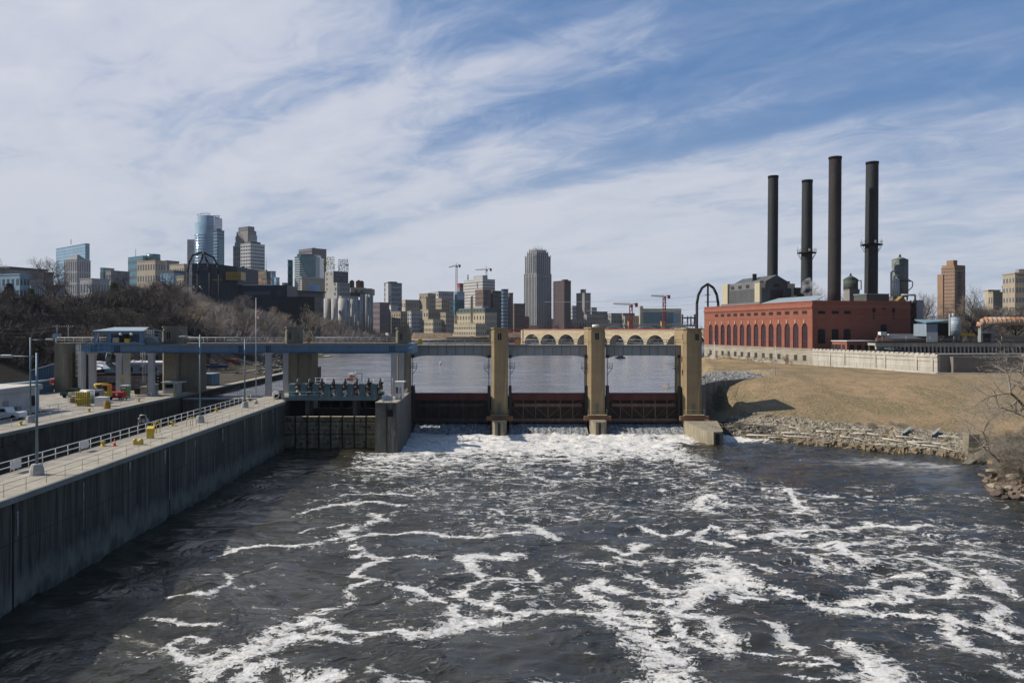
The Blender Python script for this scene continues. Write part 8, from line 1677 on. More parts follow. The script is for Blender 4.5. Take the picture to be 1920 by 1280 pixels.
# -- middle
r = bldg('dark glass apartment block with a white window strip on its left corner', 900, 720.5, 728, 753.5, 531, 'darkglass', name='apartment_tower', nz=11, band=1, wh=.28, glz=W['lgrey'], th=30, nl=0); rbox(r[0], *r[1:4], -.3, 6, -.3, 3.8, r[6], r[7]+.5, 'white_corner', 'white')
rbox(r[0], *r[1:4], 4, 10, 5, 14, r[7]+.8, r[7]+2.4, 'roof_cap', 'dark')
for k in range(11): fbox(MB(), r[1], r[3], mathutils.Vector((r[3][1], -r[3][0])), 1.0, 2.6, .31, .45, r[6]+6+k*4.1, r[6]+8.2+k*4.1).build('window', wm, r[0])
bl = [('mauve mill building with dark upper floor, right of the white silos', 820, 698, 712, 730, 568, 'mauve', 4, 6, 5, 'win'), ('white rooftop block above the tan mill buildings', 860, 729, 733, 746, 573, 'white', 1, 2, 1, 'win'), ('beige office with roof terrace and thin pole', 950, 752, 760, 788, 563, 'beige', 2, 8, 4, 'win'), ('grey mill building with a rooftop shed', 860, 716, 724, 746, 581, 'grey', 2, 5, 4, 'win'),
 ('tan mill building with shuttered windows, below the white block', 780, 733, 751, 766, 585, 'tan', 4, 3, 5, 'win'), ('blue-grey apartment building with many balconies', 770, 764, 771, 792, 584.5, 'lgrey', 2, 6, 5, 'darkglass'), ('tan stone block with a stepped top behind the square grain tower', 900, 786, 802, 817, 551, 'tan', 3, 4, 8, 'win'),
 ('square tan tower of the old mill with a blank front', 800, 792, 799, 806, 558, 'tan', 0, 0, 0, 'win'), ('long tan mill wing with a shaded side and low windows', 790, 789, 803, 833, 581, 'tan', 3, 10, 3, 'win'), ('low tan mill with tall arched windows at the river edge', 760, 790, 812, 832, 600, 'cream', 8, 6, 2, 'win'), ('lower mill annex with balconies above the tan bank', 765, 826, 836, 851, 587, 'tan', 3, 5, 4, 'win'),
 ('broad pale grey office block with white fins', 1050, 804, 822, 851, 547, 'lgrey', 5, 8, 9, 'win'), ('tan brick wing with vertical strips left of the pale office', 960, 815, 828, 842, 560, 'tan', 5, 4, 8, 'win'), ('dark teal glass block under the construction site', 1000, 850, 853, 870, 563, 'tealglass', 1, 4, 5, 'darkglass'), ('blue glass block with a white grid below the left far crane', 1060, 852, 857, 871, 548, 'blueglass', 1, 4, 4, 'paleglass'),
 ('unfinished concrete frame at the foot of the left far crane', 1100, 857, 862, 869, 532, 'red', 3, 4, 4, 'lgrey'), ('tan brown apartment tower with balconies, right of the striped white office', 950, 891, 906, 920, 544, 'brown', 6, 5, 9, 'win'), ('second brown apartment tower beside the dark glass one', 960, 912, 924, 942, 546, 'dbrown', 4, 6, 9, 'win'), ('dark glass apartment tower with white stripes', 940, 940, 944, 953, 543, 'darkglass', 2, 3, 12, 'paleglass'),
 ('slender brown apartment tower right of the dark glass one', 970, 951, 955, 962, 550, 'brown', 2, 3, 10, 'win'), ('long brown apartment block left of the tallest middle tower', 1000, 960, 964, 985, 570, 'brown', 1, 8, 6, 'win'), ('small red brick block at the foot of the tallest tower, left one', 1050, 966, 971, 976, 591, 'red', 1, 1, 3, 'win'), ('small red brick block at the foot of the tallest tower, right one', 1060, 981, 984, 990, 594, 'red', 1, 1, 2, 'win'),
 ('long dark red low building below the tallest tower', 1100, 988, 1002, 1042, 598, 'dbrown', 2, 8, 2, 'win'), ('small white-windowed cottage block near the stone bridge', 1000, 990, 994, 1010, 611, 'cream', 1, 4, 1, 'win'), ('thin grey block between the brown and grey towers', 1150, 1070, 1073, 1081, 574, 'lgrey', 1, 3, 7, 'win'), ('small grey block right of the grey tower', 1150, 1106, 1109, 1119, 577, 'lgrey', 1, 3, 5, 'win'),
 ('low tan front of the post office with small windows', 1010, 1060, 1070, 1142, 600, 'tan', 1, 14, 2, 'win'), ('stepped grey post office block with a rooftop tier', 1040, 1093, 1100, 1142, 590, 'grey', 1, 9, 3, 'win'), ('upper tier of the post office with small windows', 1070, 1109, 1113, 1139, 585, 'grey', 1, 7, 2, 'win'), ('post office centre block with ribbed front', 1030, 1140, 1146, 1166, 588, 'grey', 1, 4, 4, 'win'), ('long post office wing with tall narrow windows', 1020, 1165, 1172, 1226, 593, 'grey', 1, 14, 2, 'win'), ('raised part of the long post office wing', 1050, 1160, 1168, 1190, 588, 'grey', 1, 5, 2, 'win'),
 ('dark low mill building between the silos and the tan mills', 840, 700, 708, 718, 575, 'dark', 2, 3, 4, 'win'), ('cream low building above the tan river bank', 900, 848, 853, 857, 592, 'cream', 1, 1, 1, 'win')]
for (lb, D, xl, xc, xr, yt, wl, nl, nr, nz, gl) in bl:
 bldg(lb, D, xl, xc, xr, yt, wl, nl=nl, nr=nr, nz=nz, glz=gl, th=38 if xr-xc < 1.6*(xc-xl) else 20, ww=.45, wh=.5, z0=max(8, wz(624, D)))
r = bldg('white office tower with horizontal grey stripes and a boxy roof', 1100, 870, 905, 928, 524, 'white', name='office_tower', nz=17, band=1, wh=.42, glz=W['grey'], th=35)
rbox(r[0], *r[1:4], 3, r[4]*.55, 2, r[5]*.5, r[7]+.8, wz(515.5, 1100), 'roof_box', 'lgrey'); MB().tube((wx(876.5, 1100), 1110, r[7]), (wx(876.5, 1100), 1110, wz(514, 1100)), .9, 7).build('flue', W['grey'], r[0])
# mansard building and chimney
D = 900; r = bldg('cream grand mill building with a green mansard roof and rows of tall windows', D, 856, 909, 931.5, 587, 'cream', name='mansard_building', nl=10, nr=6, nz=3, ww=.35, wh=.55, z0=wz(628, D), th=42)
MB().prism(rect(r[1], r[2], r[3], -.6, r[4]+.6, -.6, r[5]+.6), r[7]+.8, wz(577, D), rect(r[1], r[2], r[3], 2.2, r[4]-2, 2.2, r[5]-2)).build('mansard_roof', W['green'], r[0])
for k in range(9): s = r[4]*(k+.5)/9; fbox(MB(), r[1], r[2], -r[3], s-.9, s+.9, -2, .1, r[7]+1.6, r[7]+4.4).build('dormer', W['slate'], r[0])
rbox(r[0], *r[1:4], 10, r[4]-10, 5, 15, wz(577.5, D), wz(573.5, D), 'roof_box', 'lgrey')
r = bldg('long low cream annex with small square windows at the river bank', 870, 847, 892, 912, 608, 'cream', nl=14, nr=5, nz=2, ww=.45, wh=.5, z0=wz(630, 870), th=40)
x = wx(884.7, 880); t = empty('mill_chimney', (x, 880, 15), 'slender pale brick chimney in front of the mansard building', 'chimney'); MB().lathe(x, 880, [(1.7, 12), (1.3, wz(556, 880)), (1.45, wz(556, 880)), (1.45, wz(554.5, 880))], 14).build('shaft', mat('pale_chimney', (.72, .62, .48), .9, .2), t); MB().lathe(x, 880, [(1.75, wz(608, 880)), (1.75, wz(606, 880))], 14).build('base_ring', W['tan'], t)
# tallest middle tower
r = bldg('tallest middle tower, a stone-ribbed high-rise with a spiky stepped crown', 1050, 983.5, 1006, 1033, 513, 'grey', name='ribbed_tower', nz=0, th=40, z0=15)
def ribs(root, C, dl, dr, Ll, Lr, z0, z1, n1, n2, m1, m2, proud=.8):
 for k in range(n1+1): s = Ll*k/n1; fbox(MB(), C, dl, -dr, s-.45, s+.45, -.2, proud, z0, z1).build('stone_rib', W[m1], root)
 for k in range(n2+1): s = Lr*k/n2; fbox(MB(), C, dr, mathutils.Vector((dr[1], -dr[0])), s-.45, s+.45, -.2, proud, z0, z1).build('stone_rib', W[m1], root)
for k in range(26): z = 18+k*3.0*.95; MB().prism(rect(r[1], r[2], r[3], -.3, r[4]+.3, -.3, r[5]+.3), z, z+1.7).build('window_band', W['win'], r[0])
ribs(r[0], r[1], r[2], r[3], r[4], r[5], 15, r[7]+.5, 8, 9, 'lgrey', '')
tiers = [((985, 1006, 1031.5), 479, 6), ((989, 1006, 1027), 472, 5), ((992.5, 1006, 1023.5), 467.5, 5)]
for (a, b_, c_), y, n_ in tiers:
 C = mathutils.Vector((wx(b_, 1052), 1052+ (2 if y > 470 else 5))); L1, L2_ = s_of(a, C, r[2]), s_of(c_, C, r[3]); MB().prism(rect(C, r[2], r[3], 0, L1, 0, L2_), r[7]-1, wz(y, 1052)).build('crown_tier', W['grey'], r[0])
 for k in range(9 if y > 475 else 2): z = wz(y, 1052)-3-k*2.9; MB().prism(rect(C, r[2], r[3], -.2, L1+.2, -.2, L2_+.2), z, z+1.6).build('window_band', W['win'], r[0])
 ribs(r[0], C, r[2], r[3], L1, L2_, r[7]-1, wz(y, 1052)+1.6, n_, n_+1, 'lgrey', '', .6)
for px in (1001, 1004.5, 1008.5, 1012.5, 1016.5): MB().tube((wx(px, 1060), 1062, wz(469, 1060)), (wx(px, 1060), 1062, wz(459.5 if px == 1008.5 else 460.5, 1060)), .28, 5).build('spire', W['lgrey'], r[0])
r = bldg('dark brown residential high-rise with balconies, right of the tallest middle tower', 1000, 1037.5, 1058, 1070.5, 527, 'dbrown', name='apartment_tower', nl=4, nr=3, nz=22, ww=.45, wh=.45, z0=15); rbox(r[0], *r[1:4], 3, 9, 3, 9, r[7]+.8, r[7]+2.5, 'roof_box', 'dbrown')
for k in range(20): C = r[1]; z = r[7]-3-k*3; fbox(MB(), C, r[2], -r[3], r[4]-2, r[4]+1.2, -.5, 1.0, z, z+.9).build('balcony', W['mauve'], r[0])
r = bldg('plain grey-brown tower with a rooftop box and tiny windows', 1050, 1080.5, 1096, 1107.5, 550, 'grey', name='office_tower', nl=7, nr=0, nz=18, ww=.22, wh=.35, z0=15); rbox(r[0], *r[1:4], 5, r[4]-4, 4, r[5]-4, r[7]+.8, wz(541.5, 1050), 'roof_box', 'grey')
# reserve bank like building
D = 1000; t = empty('bank_building', (wx(1240, D), D, 15), 'wide yellow-lit stone building with a big dark glass front and slim corner tower', 'building')
MB().box(wx(1206, D), D, 12, wx(1277.5, D), D+25, wz(578.5, D)).build('stone_body', W['cream'], t); MB().box(wx(1206, D), D-2, 12, wx(1262, D), D-.05, wz(585.5, D)).build('glass_front', W['tealglass'], t); MB().box(wx(1262, D)+.02, D-1.5, 12, wx(1271, D), D-.05, wz(586.5, D)).build('glass_side', W['blueglass'], t)
MB().box(wx(1200, D), D-1, 12, wx(1205.8, D), D+8, wz(573.5, D)).build('corner_tower', W['beige'], t)
for k in range(11): MB().box(wx(1209+4*k, D), D-.08, wz(584.2, D), wx(1211.2+4*k, D), D-.01, wz(582.8, D)).build('window', wm, t)
for k in range(5): MB().box(wx(1206, D), D-2.2, wz(589+3.8*k, D), wx(1262, D), D-2.02, wz(588.4+3.8*k, D)).build('floor_line', W['darkglass'], t)
# cranes
def tower_crane(label, D, pxm, ytop, ybot, pxj, yj, pxc, m, w=1.6, apex=None):
 x = wx(pxm, D); t = empty('tower_crane', (x, D, wz(ybot, D)), label, 'crane', 'tower cranes on the skyline'); zb, zt = wz(ybot, D), wz(ytop, D); q = MB(); h = w/2; r_ = w*.11
 for sx_ in (-h, h):
  for sy_ in (-h, h): q.bar((x+sx_, D+sy_, zb), (x+sx_, D+sy_, zt), r_*2, r_*2)
 z = zb; k = 0
 while z+w*1.3 < zt:
  for sy_ in (-h, h): q.bar((x-h if k % 2 else x+h, D+sy_, z), (x+h if k % 2 else x-h, D+sy_, z+w*1.3), r_*1.5, r_*1.5)
  z += w*1.3; k += 1
 q.build('mast', m, t); zj = wz(yj, D); j = MB(); xj, xc_ = wx(pxj, D), wx(pxc, D)
 j.bar((x, D-.5, zt), (xj, D-.5, zj), .35, .35); j.bar((x, D+.5, zt), (xj, D+.5, zj), .35, .35); j.bar((x, D, zt+1.8), (xj, D, zj+.8), .35, .35); n = 14
 for k in range(n): a, b_ = k/n, (k+1)/n; j.bar((x+(xj-x)*a, D, zt+(zj-zt)*a), (x+(xj-x)*b_, D, zt+1.8+(zj+.8-zt-1.8)*b_), .22, .22); j.bar((x+(xj-x)*a, D, zt+1.8+(zj+.8-zt-1.8)*a), (x+(xj-x)*(a+b_)/2, D, zt+(zj-zt)*a), .22, .22)
 j.build('jib', m, t); c = MB(); c.bar((x, D, zt+.6), (xc_, D, zt+1.6), 1.0, .8); c.build('counter_jib', m, t)
 MB().box(xc_-1.6, D-1, zt-1.8, xc_+1.2, D+1, zt+2.2).build('counterweight', m if m is M_red else W['dark'], t); MB().box(x-.2, D-1.6, zt-2.2, x+1.8, D-.6, zt+.2).build('cab', W['dark'], t)
 if apex: MB().bar((x, D, zt), (x, D, wz(apex, D)), .5, .5).build('apex', m, t); q = MB(); q.tube((x, D, wz(apex, D)), (x+(xj-x)*.6, D, zt+(zj-zt)*.6+1.5), .1, 3); q.tube((x, D, wz(apex, D)), (xc_, D, zt+2), .1, 3); q.build('stay', m, t)
pc = mat('pale_crane', (.62, .36, .28), .7, .2)
tower_crane('left pale pink tower crane above the unfinished frame', 1150, 856, 499, 548, 841.5, 501.5, 862, pc, 2.2, 493); tower_crane('second pale pink tower crane behind the striped white office', 1180, 912, 506, 530, 891, 506.5, 920.5, pc, 2.0, 499)
tower_crane('nearer low red tower crane with a horizontal jib over the stone bridge', 800, 1183, 572, 617, 1150, 570, 1193.5, M_red, 2.6); tower_crane('taller red tower crane in front of the yellow-lit building', 850, 1245.5, 557, 612, 1221, 555, 1254.5, M_red, 2.6)
for k, px in enumerate((1182, 1244)): D = 820; t = empty('orange_crane_base', (wx(px, D), D, 17), ('left' if k == 0 else 'right')+' orange box at the foot of a red crane on the far bridge', 'box'); blk(t, D, px-3.5, px+3.5, 611, 602, 'box_body', mat('base_orange', (.6, .30, .10), .7), 6); blk(t, D-.5, px-4, px+4, 603, 602, 'lid', 'beige', 7)
# far arch bridge (third avenue style)
D = 880; t = empty('white_arch_bridge', (wx(1210, D), D, 15), 'far grey bridge with pale flat arches and rows of posts, above the stone arch bridge', 'bridge'); x0, x1 = wx(1118, D), wx(1306, D)
MB().box(x0, D, wz(611.5, D), x1, D+12, wz(609.5, D)).build('deck', W['grey'], t); po = MB()
for k in range(58):
 x = x0+(x1-x0)*k/58; po = MB(); po.box(x, D-.3, wz(609.5, D), x+.8, D+.4, wz(606.5, D)); po.build('baluster', W['beige'], t)
for a, b_ in ((1132, 1172), (1190, 1234), (1254, 1299)):
 q = MB(); n = 16; xa_, xb_ = wx(a, D-2), wx(b_, D-2); zb_, zt_2 = wz(617.5, D-2), wz(611.5, D-2)
 up_ = [(xa_+(xb_-xa_)*k/n, D-2, zb_+(zt_2-zb_)*(1-(2*k/n-1)**2)) for k in range(n+1)]; lo_ = [(x, y, z-1.3) for x, y, z in up_][::-1]
 q.slab(up_+lo_, (0, 2, 0)).build('arch_rib', W['white'], t)
for a, b_ in ((1178, 1184), (1241, 1247), (1122, 1128)): blk(t, D-1.5, a, b_, 625, 611.6, 'pier', 'beige', 6)
for k in range(40): x = x0+(x1-x0)*(k+.5)/40; MB().box(x-.3, D+.5, wz(618, D), x+.3, D+1.2, wz(611.6, D)).build('spandrel_post', W['beige'], t)
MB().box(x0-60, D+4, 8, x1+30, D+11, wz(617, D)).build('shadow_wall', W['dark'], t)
D = 930; t = empty('green_bridge_towers', (wx(1291, D), D, 18), 'grey-green suspension bridge portals at the right of the far arch bridge', 'bridge')
for px in (1280, 1303): blk(t, D, px-1.2, px+1.2, 612, 589, 'portal_leg', 'slate', 3)
for px in (1290, 1296): blk(t, D, px-.6, px+.6, 612, 592, 'portal_leg', 'slate', 3)
blk(t, D, 1279, 1304, 597, 594.5, 'crossbeam', 'slate', 3); blk(t, D-.5, 1281, 1303, 612, 609, 'crossbeam', 'slate', 3)
for px in (1284, 1299):
 q = MB();
 for k in range(12): a, b_ = 2*pi*k/12, 2*pi*(k+1)/12; q.bar((wx(px, D)+3*cos(a), D, wz(600, D)+3*sin(a)), (wx(px, D)+3*cos(b_), D, wz(600, D)+3*sin(b_)), .6, .6)
 q.build('ring', W['slate'], t)
# stone arch bridge
BC = mathutils.Vector((wx(981, 860), 860)); BE = mathutils.Vector((wx(1330, 640), 640)); LB = (BE-BC).length; BD = (BE-BC)/LB; BN = mathutils.Vector((BD[1], -BD[0]))
t = empty('stone_arch_bridge', (BC[0], BC[1], 7), 'long honey-coloured stone railway bridge with a row of round arches across the pool', 'bridge')
M_honey = brick('honey_stone', (.60, .51, .35), (.46, .37, .24), (.30, .24, .15), 1, 3.2, 1.0, .06, .9, var=.3)
zt_b = 21.6; zw = 5.0; cents = [s_of(px, BC, BD) for px in (997, 1028, 1061.5, 1095.5, 1126, 1156.5, 1191.5, 1228.5, 1267.5, 1307)]
ed = [0]+[(a+b_)/2 for a, b_ in zip(cents, cents[1:])]+[LB]
for k, c in enumerate(cents):
 a, b_ = ed[k], ed[k+1]; hw_ = min(c-a, b_-c)-1.3; zcr = 17.4; zsp = max(8.0, zcr-hw_); n = 16
 prof = [(a, zt_b), (a, zw), (c-hw_, zw), (c-hw_, zsp)]+[(c-hw_*cos(pi*j/n), zsp+(zcr-zsp)*sin(pi*j/n)) for j in range(1, n)]+[(c+hw_, zsp), (c+hw_, zw), (b_, zw), (b_, zt_b)]
 MB().slab([fp(BC, BD, BN, s, 0, z) for s, z in prof], (-BN[0]*8, -BN[1]*8, 0)).build('arch_span', M_honey, t)
 ring = [(c-hw_*cos(pi*j/n), zsp+(zcr-zsp)*sin(pi*j/n)) for j in range(n+1)]; ro = [(c-(hw_+.7)*cos(pi*j/n), zsp+(zcr+.7-zsp)*sin(pi*j/n)) for j in range(n+1)][::-1]
 MB().slab([fp(BC, BD, BN, s, .16, z) for s, z in ring+ro], (-BN[0]*.14, -BN[1]*.14, 0)).build('arch_ring', mat('arch_ring_stone', (.60, .52, .38), .9, .2), t)
fbox(MB(), BC, BD, BN, 0, LB, -8.3, .35, zt_b, zt_b+.4).build('coping', mat('honey_coping', (.50, .41, .28), .9), t); fbox(MB(), BC, BD, BN, 0, LB, 0, .25, zt_b+.4, zt_b+1.3).build('red_railing', mat('red_rail', (.26, .05, .045), .7), t)
fbox(MB(), BC, BD, BN, -3, 0, -9, 1, 5, zt_b).build('end_pier', M_honey, t)
D = 900; zw = 5
MB().slab([(wx(917, D), D, zw), (wx(925, D), D, zw), (wx(926, D), D, wz(640, D)), (wx(930, D), D, wz(630, D)), (wx(938, D), D, wz(625, D)), (wx(952, D), D, wz(623, D)), (wx(952, D), D, wz(618.5, D)), (wx(917, D), D, wz(618.5, D))], (4, 9, 0)).build('curved_end', M_honey, t)
t = empty('red_truss_span', (wx(966, 885), 885, 15), 'short red steel truss span between the stone arches and the left tan pier', 'bridge')
xa_, xb_ = wx(949, 885), wx(980, 880); zt1, zb1 = wz(618.5, 885), wz(637, 885)
for dy in (0, 7):
 MB().bar((xa_, 885+dy, zt1), (xb_, 880+dy, zt1), .8, .8).build('top_chord', M_red, t); MB().bar((xa_, 885+dy, zb1), (xb_, 880+dy, zb1), .7, .7).build('bottom_chord', M_red, t); n = 8
 for k in range(n):
  u0, u1 = k/n, (k+1)/n; A_ = (xa_+(xb_-xa_)*u0, 885-5*u0+dy); B_ = (xa_+(xb_-xa_)*u1, 885-5*u1+dy)
  MB().bar((*A_, zt1 if k % 2 else zb1), (*B_, zb1 if k % 2 else zt1), .4, .4).build('diagonal', mat('truss_pink', (.48, .20, .18), .7), t); MB().bar((*A_, zb1), (*A_, zt1), .3, .3).build('vertical', MATS['truss_pink'], t)
MB().prism([(xa_, 884), (xb_, 879), (xb_, 887), (xa_, 892)], zt1+.4, zt1+.9).build('deck', W['red'], t)
# right skyline
D = 620; r = bldg('orange-brown residential high-rise with balconies and a stepped left side', D, 1765, 1790, 1806, 503, 'brick', name='apartment_tower', nl=6, nr=4, nz=20, ww=.5, wh=.4, th=55, z0=12)
C = r[1]
for xl_, y_ in ((1757.5, 513),): Cx = mathutils.Vector((wx(1768, D+8), D+8)); MB().prism(rect(Cx, r[2], r[3], 0, s_of(xl_, Cx, r[2]), 0, 8), 12, wz(y_, D)).build('step_wing', W['brick'], r[0])
Cx = mathutils.Vector((wx(1789, D+3), D+3)); L1 = s_of(1766, Cx, r[2]); L2_ = s_of(1810, Cx, r[3]); MB().prism(rect(Cx, r[2], r[3], 0, L1, 0, L2_), 12, wz(496, D)).build('upper_block', W['brick'], r[0]); MB().prism(rect(Cx, r[2], r[3], 2, L1*.75, 2, L2_*.5), wz(497, D), wz(486.5, D)).build('penthouse', W['brick'], r[0])
for k in range(18): z = r[7]-2-k*3.6*.6; fbox(MB(), C, r[3], mathutils.Vector((r[3][1], -r[3][0])), r[5]*.35, r[5]*.75, .1, 1.0, z-1.6, z-.9).build('balcony', W['dbrown'], r[0])
r = bldg('tan office building with rows of square windows at the right border', 560, 1880, 1903, 1975, 513, 'tan', nl=4, nr=12, nz=7, ww=.45, wh=.45, th=25, z0=12); rbox(r[0], *r[1:4], 3, 8, 4, 20, r[7]+.8, r[7]+3.4, 'roof_box', 'grey')
bldg('lower tan building with a grey roof block, left of the border office', 600, 1853, 1862, 1906, 549, 'tan', nl=2, nr=9, nz=4, ww=.4, wh=.5, z0=12); bldg('grey rooftop block above the lower tan building', 640, 1879, 1883, 1904, 538, 'slate', nl=0, nr=3, nz=2, z0=12)
bldg('pale low roofs seen through bare branches at the right', 640, 1846, 1853, 1875, 545, 'beige', nl=0, nr=5, nz=2, z0=12)
# ---------------------------------------------------------------- bare trees
def tree_mesh(seed, H, spread=.42, levels=5, r0=.022, twigs=3, droop=0.0, up=.55, lean=0.0, multi=1):
 """bare winter tree of height ~H: returns (trunk MB, crown MB)"""
 rr = random.Random(seed); tr = MB(); cr = MB()
 def grow(p, d, L, r, lv):
  n = 3 if lv < 3 else 2; q = p.copy()
  for k in range(n):
   d = (d+mathutils.Vector((rr.gauss(0, .13), rr.gauss(0, .13), rr.gauss(0, .08)+(.05*up if lv > 0 else .02)-droop*.03*lv))).normalized()
   q2 = q+d*(L/n); ra, rb = r*(1-.35*k/n), r*(1-.35*(k+1)/n)
   if lv < 2: tr.tube(q, q2, ra, 6 if lv < 1 else 5, rb, cap=False)
   elif lv < 4: cr.tube(q, q2, ra, 4 if lv == 2 else 3, rb, cap=False)
   else:
    w = d.orthogonal().normalized()*max(rb, .010)*(.75 if r0 < .015 and H > 9 else 1.2); cr.add([q-w, q+w, q2], [(0, 1, 2)])
   q = q2
   if lv >= 1 and lv < levels and k < n-1: side(q, d, L*.62, r*.55, lv+1, 1 if lv < 3 else 2)
  if lv < levels: side(q, d, L*(.72 if lv else .62), r*.66, lv+1, rr.choice((2, 3)) if lv < 3 else twigs)
 def side(q, d, L, r, lv, m):
  a0 = rr.random()*6.28
  for k in range(m):
   a = a0+6.28*k/m+rr.uniform(-.5, .5); o = d.orthogonal().normalized(); o = mathutils.Matrix.Rotation(a, 3, d) @ o
   nd = (d*(1-spread*rr.uniform(.6, 1.1))+o*spread*rr.uniform(.9, 1.6)+mathutils.Vector((0, 0, .12*up))).normalized()
   grow(q, nd, L*rr.uniform(.75, 1.15), r, lv)
 for m in range(multi):
  d0 = mathutils.Vector((lean+rr.gauss(0, .06)+(m*.35-.17 if multi > 1 else 0), rr.gauss(0, .06), 1)).normalized()
  grow(mathutils.Vector((m*.4, 0, -.3)), d0, H*.30, H*r0, 0)
 return tr, cr
def tree_proto(name, seed, H, mt, mc, label, cat='tree', **kw):
 tr, cr = tree_mesh(seed, H, **kw); t = empty(name, (0, 0, 0), label, cat)
 zmax = max(v[2] for v in cr.v); s = H/zmax
 for b_ in (tr, cr): b_.v = [(x*s, y*s, z*s) for x, y, z in b_.v]
 link('trunk', tr.mesh('trunk', mt), t); link('crown', cr.mesh('crown', mc), t); return t
M_barkd = mat('dark_bark', (.045, .038, .034), .95, .3, 2); M_bg2 = mat('grey_bark', (.16, .135, .115), .95, .3, 2)
PR = [tree_proto('bare_tree', 100+k, 13, M_bg2, (M_twig, M_twigy, M_twig)[k % 3], 'x', levels=6 if k < 4 else 5, spread=.40+.03*k, twigs=3, r0=.018, up=.8) for k in range(5)]
PD = [tree_proto('dark_bare_tree', 200+k, 13, M_barkd, M_twigd, 'x', levels=6 if k < 2 else 5, spread=.42, twigs=3, r0=.02, up=.5) for k in range(3)]  # dark tree copies; shade on the left bluff is put into bark and twigs
used = set(); rt = random.Random(42)
def put(protos, x, y, H, label, group=None, zoff=0, sq=1.0):
 p = rt.choice(protos); z = gz(x, y)-.2+zoff; s = H/13; c = dup(p, (x, y, z), label, rt.random()*6.28, (s*sq*rt.uniform(.95, 1.25), s*sq*rt.uniform(.95, 1.25), s), group)
 return c
# wooded bluff on the left: rows by photo column, with distance and crown height taken from the skyline of the wood
TOP = [(-60, 580), (0, 556), (60, 556), (130, 562), (200, 528), (260, 508), (330, 515), (370, 548), (440, 555), (480, 568), (540, 580), (600, 572), (660, 588), (700, 598), (740, 612), (780, 622)]
def topy(px): return np.interp(px, [a for a, b_ in TOP], [b_ for a, b_ in TOP])
def where(px):
 for a, s in ((70, 'at the left border'), (150, 'below the blue tower'), (250, 'above the blue crane house'), (345, 'behind the land wall tower'), (430, 'below the arched pylon'), (520, 'below the dark theatre'), (600, 'left of the silos'), (680, 'below the silos')):
  if px < a: return s
 return 'right of the silos'
GL = 'bare trees covering the left river bluff'; n_t = 0
for row, (D0, D1, cnt) in enumerate(((200, 235, 26), (235, 290, 34), (290, 360, 38), (360, 460, 44), (460, 600, 44), (600, 760, 26))):
 for k in range(cnt):
  D = rt.uniform(D0, D1); lim = wx(735, D); lx_ = (LX(-100, D) if D < 255 else lshore_x(D)-14-rt.random()*6)
  x = rt.uniform(max(wx(-90, D), lx_-150), lx_) if D < 255 else rt.uniform(wx(-60, D), lx_)
  px = CX+x/D*F; g = gz(x, D)
  ztop = wz(topy(px)+rt.uniform(0, 16 if D > 330 else 46), D); H = ztop-g
  if H < 5 or px > 745: continue
  H = min(H, rt.uniform(12, 21)); dark = px < 330 and D < 330 or (px < 240)
  put(PD if dark else PR, x, D, H, ('dark' if dark else 'grey-brown')+' bare tree '+('low at the foot of the bluff wood' if row < 2 else 'halfway up the bluff wood' if row < 4 else 'along the top of the bluff wood')+', '+where(px), GL+(' (dark ones)' if dark else ''), sq=1.25); n_t += 1
for (px, D, yt, H, pr, lb) in ((95, 290, 478, 26, PR, 'tall lone bare tree standing above the wood before the blue tower'), (-8, 260, 455, 24, PR, 'bare tree reaching in at the left border above the skyline'), (150, 330, 520, 19, PD, 'broad dark bare tree between the stone tower and the teal block'), (255, 320, 505, 22, PD, 'broad dark tree crown in front of the tan stone block'), (300, 330, 503, 22, PD, 'broad dark tree crown left of the arched pylon'),
  (340, 300, 545, 19, PD, 'dark bare tree in front of the arched pylon'), (452, 420, 548, 19, PR, 'round pale bare tree crown below the dark theatre'), (585, 480, 566, 17, PR, 'round pale bare tree crown before the white silos'), (520, 470, 570, 15, PR, 'pale bare tree crown at the end of the dark theatre'), (640, 520, 580, 15, PR, 'pale bare tree below the white silos')):
 x = wx(px, D); zt_ = wz(yt, D); z = zt_-H; s = H/13; c = dup(rt.choice(pr), (x, D, min(z, gz(x, D))), lb, rt.random()*6.28, (s*1.2, s*1.2, (zt_-min(z, gz(x, D)))/13)); n_t += 1
for k in range(40):
 px = rt.uniform(-80, 345); D = rt.uniform(196, 250); x = wx(px, D)
 if x < LX(-97, D): put(PD, x, D, rt.uniform(5, 9), 'dark young bare tree in the shaded wood, '+where(px), GL+' (young dark ones)', sq=1.5)
